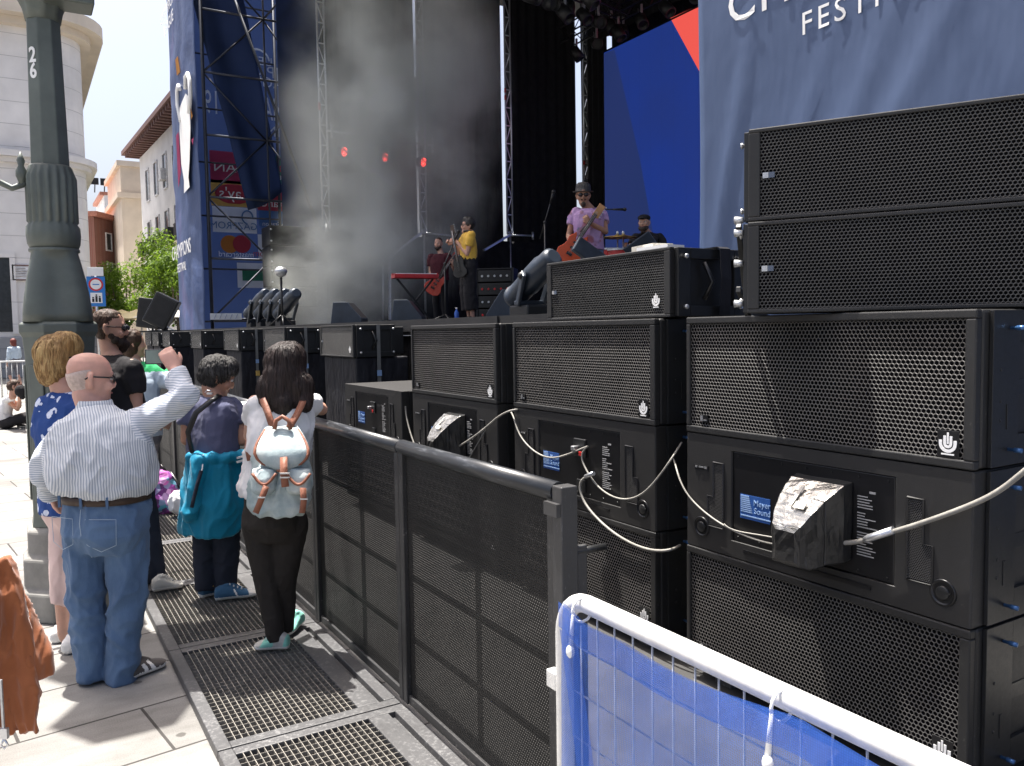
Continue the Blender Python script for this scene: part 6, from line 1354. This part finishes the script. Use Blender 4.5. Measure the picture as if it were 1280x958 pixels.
k = NT('lilac_tee'); f = k.noise(5, 4, .6); g = k.noise(7, 3); k.base(k.mix(k.ramp(g, [(.52, (0, 0, 0)), (.58, (1, 1, 1))]), k.ramp(f, [(.4, (.32, .2, .38)), (.65, (.42, .28, .46))]), k.ramp(f, [(.4, (.10, .13, .2)), (.6, (.36, .15, .2))]))); k.set(.85, 0, .2); k.bump(k.noise(9, 3), .5, .03); MAT['lilac_tee'] = k.m
# singer
D0 = 12.8; b = V(587, 402, D0); b.z = ZS
J = std(b, -110, 1.66, hed=V(585, 283, D0), nck=V(589, 297, D0), wrL=V(571, 302, D0-.05), elL=V(584, 318, D0-.22), wrR=V(566, 304, D0+.1), elR=V(574, 316, D0+.15))
t = person('singer in yellow T-shirt, glasses and wide black trousers at the microphone', b, None)
T = body(t, J, 'skin_fair', .009, 1.0, yaw=8, pitch=4, hands={'L': (dirv(-100)+_z*.2, dirv(-10), .7), 'R': (dirv(-100)+_z*.3, dirv(180), .7)}); eyes(t, T, 1); glasses(t, T, 1, lens=False, m_='rosewood')
hair_cap(t, T, 1, 'hair_black', .009, .006, front=.04, low=-.05, balls=((0, -.02, .05, .1), (0, .03, .09, .06)), fr=40)
H = 1.66; P_ = lambda z, y=0: b+_z*z*H+J['f']*y
shirt(t, J, ['yellow_tee'], [(P_(.575), .165, .125), (P_(.63), .165, .125), (P_(.72), .17, .125), (P_(.79), .16, .1), (P_(.83), .085, .07)], .011, .6, .007, (.068, .066), name='t_shirt')
m = MB(); m.tube([P_(.845)+J['r']*(.075*math.cos(q))+J['f']*(.065*math.sin(q)) for q in [R(24*i) for i in range(16)]], .012, 8); sub(m, 'neckband', 'inset_black', t)
trousers(t, J, 'black_cloth', .012, (.105, .105, .11), (P_(.6), .16, .125), .008, length=.72, name='culottes')
for n in 'LR': h_ = J['an'+n]-_z*.083; shoe(t, h_-J['f']*.06, h_+J['f']*.18, 'inset_black', 'sole_white', stripe=((.1, .2), (.8, 1.0)))
t = guitar('electric_guitar', 'dark electric guitar the singer in yellow holds upright in front of the chest', V(574, 333, D0-.2), V(566, 290, D0-.2), dirv(-150), .8, 'inset_black')
# mic stands
def mic_stand(lab, base, top, tip, boom=True):
    base, top, tip = Vector(base), Vector(top), Vector(tip); t = thing('microphone_stand', lab, 'microphone stand', base, 0, 'microphone stands on the stage'); m = MB()
    m.tube([Vector((0, 0, .05)), top-base], .012, 8)
    for i in range(3): q = Matrix.Rotation(R(120*i+20), 3, 'Z'); m.tube([Vector((0, 0, .12)), q @ Vector((.28, 0, .01))], .01, 6)
    m.build('stand', 'black_metal', t); d = (tip-top).normalized(); m = MB()
    m.tube([top-base-d*.25, tip-base-d*.14], .009, 6); m.ball(top-base, .022, 8, 6); m.build('boom', 'black_metal', t)
    m = MB(); m.tube([tip-base-d*.17, tip-base-d*.02], [.012, .018], 10); m.ball(tip-base, .027, 10, 7); m.build('microphone', 'rig_dark', t); return t
B_ = lambda px, py, d: (lambda v: Vector((v.x, v.y, ZS)))(V(px, py, d))
mic_stand('black microphone stand with tilted boom in front of the singer in yellow', B_(557, 402, D0-.3), V(556, 330, D0-.3), V(573, 290, D0-.12))
mic_stand('black straight microphone stand left of the guitarist in the hat', B_(682, 400, 11.4), V(681, 278, 11.4), V(692, 240, 11.2))
mic_stand('black microphone stand with boom reaching right of the guitarist', B_(752, 400, 11.6), V(755, 262, 11.6), V(781, 262, 11.6))
t = thing('water_bottle', 'small blue water bottle on the stage by the singer\'s feet', 'bottle', B_(571, 402, 12.5)); m = MB(); m.lathe([(.03, 0), (.035, .01), (.035, .15), (.012, .19), (.012, .2)], (0, 0, 0), 12); m.build('bottle', 'bottle_blue', t); m = MB(); m.lathe([(.014, .2), (.014, .225)], (0, 0, 0), 10); m.build('bottle_cap', 'white_paint', t)
# bassist
D0 = 16.9; b = V(551, 405, D0); b.z = ZS
J = std(b, -160, 1.74, hed=V(548, 305, D0), nck=V(552, 317, D0), elR=V(538, 341, D0+.05), wrR=V(544, 356, D0-.25), elL=V(568, 338, D0-.1), wrL=V(566, 331, D0-.35))
t = person('bearded bassist in maroon polo shirt and dark trousers behind the singer', b)
T = body(t, J, 'skin_fair', .010, 1.0, yaw=-5, hands={'R': (dirv(-200)*.2+dirv(90), dirv(0), .7), 'L': (_z*.6+dirv(150)*.2, dirv(-60), .8)}); eyes(t, T, 1)
hair_cap(t, T, 1, 'hair_brown', .008, .003, front=.07, low=-.05)
m = MB(); [m.ball(T(x, y, z), r_) for x, y, z, r_ in ((0, .085, -.1, .034), (.03, .07, -.09, .032), (-.03, .07, -.09, .032), (.052, .04, -.075, .026), (-.052, .04, -.075, .026), (0, .07, -.12, .032))]; remesh_build(m, 'beard', 'beard', t, .007, 2)
H = 1.74; P_ = lambda z, y=0: b+_z*z*H+J['f']*y
shirt(t, J, ['maroon'], [(P_(.52), .19, .14), (P_(.6), .185, .14), (P_(.72), .2, .14), (P_(.79), .18, .11), (P_(.83), .09, .075)], .012, .62, .006, (.075, .07), name='polo_shirt')
trousers(t, J, 'black_cloth', .013, (.092, .07, .06), (P_(.575), .17, .13), .005)
for n in 'LR': h_ = J['an'+n]-_z*.085; shoe(t, h_-J['f']*.06, h_+J['f']*.19, 'inset_black', 'inset_black')
guitar('bass_guitar', 'red bass guitar held by the bearded bassist in maroon', V(545, 354, D0-.32), V(569, 318, D0-.36), dirv(180), 1.15, 'bass_red', 'bass guitar')
# guitarist
D0 = 10.3; b = V(737, 399, D0); b.z = ZS
J = std(b, -170, 1.72, hed=V(729, 245, D0-.03), nck=V(737, 258, D0), shR=V(719, 266, D0), shL=V(752, 265, D0+.02), elR=V(711, 295, D0), wrR=V(715, 307, D0-.2), elL=V(757, 290, D0-.12), wrL=V(737, 279, D0-.26))
t = person('guitarist in black hat, sunglasses and lilac T-shirt', b)
T = body(t, J, 'skin_tan', .009, 1.03, yaw=-6, pitch=-6, hands={'R': (-_z*.5+dirv(90)*.4, dirv(0), .7), 'L': (_z*.7-dirv(90)*.5, dirv(20), .8)}); eyes(t, T, 1.03); glasses(t, T, 1.03)
hair_cap(t, T, 1.03, 'hair_black', .009, .004, front=.05, low=-.05)
m = MB(); [m.ball(T(x, y, z), r_) for x, y, z, r_ in ((0, .09, -.1, .03), (.02, .092, -.05, .012), (-.02, .092, -.05, .012), (0, .085, -.118, .026))]; remesh_build(m, 'goatee', 'beard', t, .006, 2)
m = MB(); ax = Matrix((J['hr'], J['hf'], J['hu'])).transposed(); m.lathe([(.05, .042), (.128, .046), (.132, .054), (.096, .06), (.094, .1), (.086, .14), (.06, .163), (.01, .17)], T(0, -.012, 0), 24, True, ax); sub(m, 'bowler_hat', 'hair_black', t)
H = 1.72; P_ = lambda z, y=0: b+_z*z*H+J['f']*y
shirt(t, J, ['lilac_tee'], [(P_(.49), .19, .14), (P_(.58), .18, .14), (P_(.69), .19, .135), (P_(.75), .18, .11), (P_(.785), .085, .075)], .011, .55, .010, (.075, .072), name='t_shirt')
trousers(t, J, 'jeans', .012, (.092, .07, .06), (P_(.575), .165, .13), .005)
for n in 'LR': h_ = J['an'+n]-_z*.085; shoe(t, h_-J['f']*.06, h_+J['f']*.19, 'inset_black', 'inset_black')
g_ = guitar('electric_guitar', 'orange-red electric guitar played by the guitarist in the hat', V(717, 309, D0-.27), V(745, 267, D0-.3), dirv(180), 1.0, 'guitar_red')
m = MB(); pts = [V(727, 290, D0-.2), V(738, 277, D0-.19), V(747, 263, D0-.12), V(752, 257, D0+.0)]; m.loft([[p-_r0*.025, p+_r0*.025] for p in pts], cap=False, closed=False); m.bm.transform(Matrix.Translation(-g_.location)); o = m.build('guitar_strap', 'inset_black', g_); o.modifiers.new('t', 'SOLIDIFY').thickness = .005
# drummer on a riser
D0 = 12.6; b = V(808, 402, D0); b.z = ZS
t = thing('drum_riser', 'low black riser under the drum kit', 'riser', b); m = MB(); m.bx(-1.1, 1.1, -1.1, 1.1, 0, .3); m.build('platform', 'stage_black', t, .01); m = MB(); m.bx(-1.12, 1.12, -1.12, 1.12, .25, .29); m.build('rim', 'rig_dark', t)
c_ = b+_z*.3; J = std(c_, -140, 1.72); f_ = J['f']; r_ = J['r']
J.update(pel=c_+_z*.55, wst=c_+_z*.7, chs=c_+_z*.9+f_*.02, nck=V(809, 289, D0), hed=V(805, 279, D0-.03), shL=V(826, 297, D0), shR=V(794, 297, D0), elL=V(829, 314, D0-.1), elR=V(786, 314, D0-.1), wrL=V(814, 317, D0-.4), wrR=V(782, 308, D0-.4), hiL=c_+_z*.52+r_*-.1, hiR=c_+_z*.52+r_*.1, knL=c_+_z*.5+f_*.4-r_*.2, knR=c_+_z*.5+f_*.4+r_*.2, anL=c_+_z*.08+f_*.45-r_*.2, anR=c_+_z*.08+f_*.45+r_*.2)
t = person('bearded drummer in flat cap and black T-shirt seated before the blue screen', b+_z*.3)
T = body(t, J, 'skin_mid', .010, 1.02, yaw=-18); eyes(t, T, 1.02); hair_cap(t, T, 1.02, 'hair_black', .01, .004, front=.05, low=-.05)
m = MB(); [m.ball(T(x, y, z), rr) for x, y, z, rr in ((0, .085, -.1, .042), (.03, .07, -.09, .038), (-.03, .07, -.09, .038), (.054, .04, -.075, .028), (-.054, .04, -.075, .028), (0, .08, -.14, .036))]; remesh_build(m, 'beard', 'beard', t, .007, 2)
m = MB(); m.ball(T(0, -.005, .075), (.1, .1, .055), 16, 8); m.ball(T(0, .07, .06), (.07, .06, .02), 14, 6); remesh_build(m, 'flat_cap', 'black_cloth', t, .008, 2)
shirt(t, J, ['black_cloth'], [(J['pel'], .17, .14), (J['wst'], .175, .14), (J['chs'], .19, .13), ((J['shL']+J['shR'])/2, .18, .1), (J['nck']-_z*.02, .08, .07)], .012, .55, .006, (.075, .07), name='t_shirt'); trousers(t, J, 'navy_cloth', .014, (.09, .07, .06), (J['pel']+_z*.05, .17, .14), .005)
for n in 'LR': h_ = J['an'+n]-_z*.08; shoe(t, h_-f_*.06, h_+f_*.19, 'inset_black', 'inset_black')
t = thing('drum_throne', 'black drum stool under the bearded drummer', 'stool', c_); m = MB(); m.lathe([(.02, .42), (.16, .43), (.17, .46), (.15, .48)], (0, 0, 0), 18); m.build('seat', 'inset_black', t); m = MB(); m.tube([(0, 0, .05), (0, 0, .43)], .02, 8); [m.tube([(0, 0, .2), (.22*math.cos(q), .22*math.sin(q), .01)], .012, 6) for q in (0, 2.1, 4.2)]; m.build('leg', 'zinc', t)
def cymbal(lab, base, z, px, r_=.22, tilt=8):
    t = thing('cymbal', lab, 'cymbal', base, 0, 'cymbals of the drum kit'); m = MB(); m.lathe([(.03, z+.03), (.06, z+.012), (r_, z-.012), (r_, z-.016), (.05, z+.006)], (0, 0, 0), 24, True); d = m.build('disc', 'brass', t)
    m = MB(); m.tube([(0, 0, .02), (0, 0, z+.07)], .01, 8); m.lathe([(.02, z+.03), (.02, z+.06), (.012, z+.08)], (0, 0, 0), 8); [m.tube([(0, 0, .25), (.25*math.cos(q), .25*math.sin(q), .01)], .009, 6) for q in (.3, 2.4, 4.5)]; m.build('stand', 'zinc', t)
p_ = V(779, 296, 11.9); cymbal('brass hi-hat cymbal on its stand left of the drummer', (p_.x, p_.y, ZS), p_.z-ZS, 0, .2); p_ = V(772, 296, 12.3); cymbal('wide brass cymbal seen edge-on left of the drummer', (p_.x, p_.y, ZS), p_.z-ZS, 0, .24)
def drum(lab, c, r_, h, z, tilt=0, ax=None):
    t = thing('drum', lab, 'drum', c, 0, 'drums of the kit'); q = ax or Matrix.Identity(3); m = MB(); m.lathe([(r_, 0), (r_, h)], (0, 0, z), 24, False, q); m.build('shell', 'drum_red', t, .004)
    m = MB(); [m.lathe([(r_+.012, a), (r_+.012, a+.025), (r_-.01, a+.026), (r_-.01, a-.001)], (0, 0, z), 24, False, q) for a in (0, h-.024)]; m.build('hoop', 'zinc', t); m = MB(); m.lathe([(r_-.012, h-.004), (r_-.013, h-.001)], (0, 0, z), 24, False, q); m.build('drum_head', 'white_paint', t)
    m = MB(); [m.tube([(r_*.9*math.cos(a), r_*.9*math.sin(a), .0), (r_*.8*math.cos(a), r_*.8*math.sin(a), z+.02)], .01, 6) for a in (.5, 2.6, 4.7)]; m.build('leg', 'zinc', t)
p_ = V(761, 309, 12.0); drum('red floor tom drum right of the guitarist', (p_.x, p_.y, ZS), .2, .3, p_.z-ZS-.33)
p_ = V(775, 310, 11.7); drum('red snare drum beside the hi-hat', (p_.x, p_.y, ZS), .17, .15, p_.z-ZS-.17)
p_ = V(803, 340, 11.8); drum('big red bass drum hidden behind the line array speaker', (p_.x, p_.y, ZS+.0), .28, .4, .35)
# keyboard
a, b2 = V(491, 345, 15.6), V(546, 345, 15.9); c_ = (a+b2)/2; c_.z = ZS; L_ = (b2-a).length; rz = math.atan2(b2.y-a.y, b2.x-a.x); hz = a.z-ZS
t = thing('stage_keyboard', 'red stage keyboard on crossed legs left of the bassist', 'keyboard', c_, rz)
m = MB(); m.bx(-L_/2, L_/2, -.16, .16, hz-.05, hz+.03); m.bx(-L_/2, L_/2, .06, .16, hz+.03, hz+.05); m.build('keyboard_body', 'keyboard_red', t, .01)
m = MB(); m.bx(-L_/2+.04, L_/2-.04, -.15, .05, hz+.0305, hz+.042); ky = m.build('white_keys', 'white_paint', t); m = MB()
for i in range(18): x = -L_/2+.07+(L_-.14)*i/17; m.bx(x-.008, x+.008, -.06, .05, hz+.043, hz+.052)
m.build('black_keys', 'inset_black', ky)
for s_ in (-1, 1): m = MB(); m.bar((-.35*s_, 0, .02), (.35*s_, 0, hz-.055), .035); m.bx(-.35*s_-.03, -.35*s_+.03, -.22, .22, 0, .03); m.build('leg', 'black_metal', t)
# rack, wedges, moving heads, papers
c_ = B_(622, 400, 14.6); t = thing('amplifier_rack', 'equipment rack with lit units behind the right wedge monitor', 'rack', c_, R(-40)); m = MB()
for x in (-.32, .32): m.bx(x-.02, x+.02, -.25, .25, 0, .95)
m.bx(-.3, .3, -.25, .25, 0, .02); m.bx(-.3, .3, -.25, .25, .93, .95); m.bx(-.3, .3, .22, .25, .02, .93); m.build('rack_frame', 'rig_dark', t)
for i in range(4): m = MB(); m.bx(-.295, .295, -.24, .2, .04+.225*i, .24+.225*i); u_ = m.build('rack_unit', 'inset_black', t, .005); m = MB(); [m.lathe([(.022, 0), (.018, .02)], (-.22+.11*j, -.241, .14+.225*i), 10, True, Matrix.Rotation(R(90), 3, 'X')) for j in range(5)]; m.build('knobs', 'zinc' if i % 2 else 'red', u_)
def wedge(lab, c, rz, w_=.55, h=.38):
    t = thing('wedge_monitor', lab, 'stage monitor', c, rz, 'wedge monitors on the stage'); m = MB(); m.prism([(-.25, 0), (.25, 0), (.25, .1), (.02, h), (-.2, h)], -w_/2, w_/2); m.build('cabinet', 'fixture_blue', t, .01)
    d = Vector((-.23, 0, h-.1)); n_ = Vector((h-.1, 0, .23)).normalized(); m = MB(); p0, p1 = Vector((.24, 0, .11))+n_*.004, Vector((.03, 0, h-.01))+n_*.004
    m.loft([[p0+Vector((0, -w_/2+.04, 0)), p0+Vector((0, w_/2-.04, 0))], [p1+Vector((0, -w_/2+.04, 0)), p1+Vector((0, w_/2-.04, 0))]], cap=False, closed=False, smooth=False); m.build('grille', 'inset_black', t)
wedge('wedge monitor speaker in front of the keyboard', B_(511, 402, 13.4), R(-31)); wedge('wedge monitor speaker right of the singer by the rack', B_(630, 402, 12), R(149), .6, .45); wedge('wedge monitor speaker nearly lost in the smoke left of the keyboard', B_(437, 402, 13.5), R(-31), .6, .36)
t = thing('tilted_monitor', 'tilted dark monitor screen in front of the guitarist\'s legs', 'monitor', B_(735, 398, 9.2)); p_ = V(738, 318, 9.2); q = Matrix.Rotation(-HEAD+R(10), 3, 'Z') @ Matrix.Rotation(R(35), 3, 'Y') @ Matrix.Rotation(R(-20), 3, 'X')
m = MB(); m.box(p_-t.location, (.42, .06, .2), q); m.build('housing', 'fixture_blue', t, .015); m = MB(); m.tube([(0, 0, 0), p_-t.location], .025, 8); m.bx(-.2, .2, -.15, .15, 0, .02); m.build('stand', 'black_metal', t)
t = thing('tilted_monitor', 'tilted dark monitor panel in front of the drummer', 'monitor', B_(803, 398, 10.6)); p_ = V(800, 308, 10.6); m = MB(); m.box(p_-t.location, (.4, .06, .2), Matrix.Rotation(-HEAD, 3, 'Z') @ Matrix.Rotation(R(-35), 3, 'Y')); m.build('housing', 'fixture_blue', t, .015); m = MB(); m.tube([(0, 0, 0), p_-t.location], .025, 8); m.bx(-.2, .2, -.15, .15, 0, .02); m.build('stand', 'black_metal', t)
def moving_head(lab, base, tip0, tip1, s_=1.0, grp='moving head stage lights'):
    base, a, b = Vector(base), Vector(tip0), Vector(tip1); t = thing('moving_head_light', lab, 'stage light', base, 0, grp); a, b = a-base, b-base; d = (b-a).normalized(); q = d.to_track_quat('Z', 'Y').to_matrix(); L_ = (b-a).length; md = a.lerp(b, .55); sd = d.cross(_z).normalized()
    m = MB(); m.box((0, 0, .06*s_), (.3*s_, .36*s_, .12*s_)); m.build('base', 'black_metal', t, .02*s_)
    m = MB()
    for k_ in (-1, 1): m.bar(md+sd*.15*s_*k_*1.1+d*.05, Vector((sd.x*.15*s_*k_, sd.y*.15*s_*k_, .13*s_)), .035*s_, .1*s_)
    m.bar(sd*.17*s_+_z*.14*s_, -sd*.17*s_+_z*.14*s_, .1*s_, .05*s_); m.build('yoke', 'fixture_blue', t, .01*s_)
    m = MB(); m.lathe([(.105*s_, 0), (.125*s_, .01), (.128*s_, .06*s_), (.118*s_, .065*s_), (.118*s_, L_*.35), (.13*s_, L_*.38), (.13*s_, L_*.75), (.115*s_, L_*.8), (.11*s_, L_*.95), (.07*s_, L_)], a, 20, True, q); m.build('head', 'fixture_blue', t)
    m = MB(); m.lathe([(.1*s_, -.004), (.08*s_, -.02), (.02, -.028)], a, 20, True, q); m.build('lens', 'lens_dark', t)
    m = MB(); m.ball(md+sd*.16*s_, (.04*s_,)*3, 10, 7); m.build('tilt_knob', 'black_metal', t)
bs = on_x(663, 396, 4.35); moving_head('large tilted moving head light on the stage edge left of the middle line array speaker', (bs.x, bs.y, ZS), on_x(642, 374, 4.3), on_x(693, 320, 4.3), .95)
for i in range(4):
    x0 = 311+12.5*i; bs = on_x(x0+8, 398, 4.4); lo = on_x(x0, 393, 4.3); hi = on_x(x0+22, 366, 4.3); moving_head(['tilted moving head light, leftmost of the row of four under the mirrored banner', 'tilted moving head light, second from left under the mirrored banner', 'tilted moving head light, third from left beside the ball-topped stand', 'tilted moving head light, rightmost of the row of four fading in the smoke'][i], (bs.x, bs.y, ZS), lo, hi, 1.0)
p_ = on_x(351, 340, 4.0); t = thing('ball_topped_stand', 'thin stand topped with a shiny round ball beside the small moving heads', 'stand', (p_.x, p_.y, ZS)); z = p_.z-ZS; m = MB(); m.tube([(0, 0, .02), (0, 0, z-.1)], .022, 8); [m.tube([(0, 0, .2), (.25*math.cos(q), .25*math.sin(q), .01)], .012, 6) for q in (.3, 2.4, 4.5)]; m.build('stand_pole', 'black_metal', t); m = MB(); m.lathe([(.02, -.1), (.085, -.06), (.11, 0), (.1, .04), (.065, .075), (.02, .09)], (0, 0, z), 18); m.build('ball', 'zinc', t)
for i, (px, py, ang) in enumerate(((188, 381, 8), (203, 384, 28))):
    p_ = on_x(px, py+16, 3.35); t = thing('light_panel', ['black boxy light panel standing on the far front fill speakers, left of two', 'black tilted light panel beside the blue tower, right of two'][i], 'stage light', (p_.x, p_.y, 1.745), R(-20)); q = Matrix.Rotation(R(ang), 3, 'Y'); m = MB(); m.box((0, 0, .55), (.62, .4, .85), q); m.build('housing', 'inset_black', t, .03)
    m = MB(); m.bar((-.3, 0, .03), (.35, 0, .03), .3, .05); m.bar((.0, .22, .05), (0, .22, .55), .05); m.build('bracket', 'black_metal', t); m = MB(); m.box(q @ Vector((0, -.21, .0))+Vector((0, 0, .55)), (.5, .015, .7), q); m.build('lens_grid', 'rig_dark', t)
    m = MB(); m.box((.2, -.1, .1), (.35, .06, .03), Matrix.Rotation(R(30), 3, 'Y')); m.build('lit_white_part', 'white_paint', t)  # white paint stands for the lit part of the panel
for i, (y, dx, an) in enumerate(((3.25, .1, 4), (3.36, .14, -10))):
    m = MB(); m.bx(-.06, .06, -.11, .11, 0, .022+.018*i); o = m.build('paper_stack', 'tape' if i else 'white_paint'); o.location = (2.75+dx, y, 2.0535); o.rotation_euler = (0, 0, R(an)); tag(o, ['loose white sheet on top of the middle line array speaker', 'small crumpled pale stack of papers on top of the middle line array speaker'][i], 'paper')

# ================================================================== stage smoke
k = NT('smoke'); k.t.nodes.remove(k.b); vol = k.n('ShaderNodeVolumePrincipled'); vol.inputs['Color'].default_value = (.95, .98, .91, 1); vol.inputs['Anisotropy'].default_value = .0
c = k.xyz(); g = None
nz = k.noise(.42, 5, .6); nz = k.ramp(nz, [(.42, (.03, .03, .03)), (.60, (1, 1, 1))])
rad = k.n('ShaderNodeVectorMath', operation='LENGTH'); mp = k.n('ShaderNodeMapping'); mp.inputs['Scale'].default_value = (1/2.9, 1/3.6, 1/5.6); k.L(k.co(), mp.inputs[0]); k.L(mp.outputs[0], rad.inputs[0])
fall = k.M('POWER', k.M('MAXIMUM', k.M('SUBTRACT', 1.0, rad.outputs['Value']), 0.0), 1.3)
k.L(k.M('MULTIPLY', k.M('MULTIPLY', nz, fall), 2.3), vol.inputs['Density']); k.L(vol.outputs[0], k.out.inputs['Volume']); MAT['smoke'] = k.m
m = MB(); m.ball((0, 0, 0), (2.9, 3.6, 5.6), 20, 12); o = m.build('smoke', 'smoke', None, loc=(8.3, 19.3, 7.2)); tag(o, 'grey drifting stage smoke under the red lamps', 'smoke', kind='stuff')
m = MB(); m.ball((0, 0, 0), (2.9, 3.6, 5.6), 20, 12); o = m.build('smoke', 'smoke', None, loc=(6.7, 18.9, 3.2)); o.scale = (.62, .72, .42); tag(o, 'low pale smoke billowing over the stage floor left of the keyboard', 'smoke', kind='stuff')
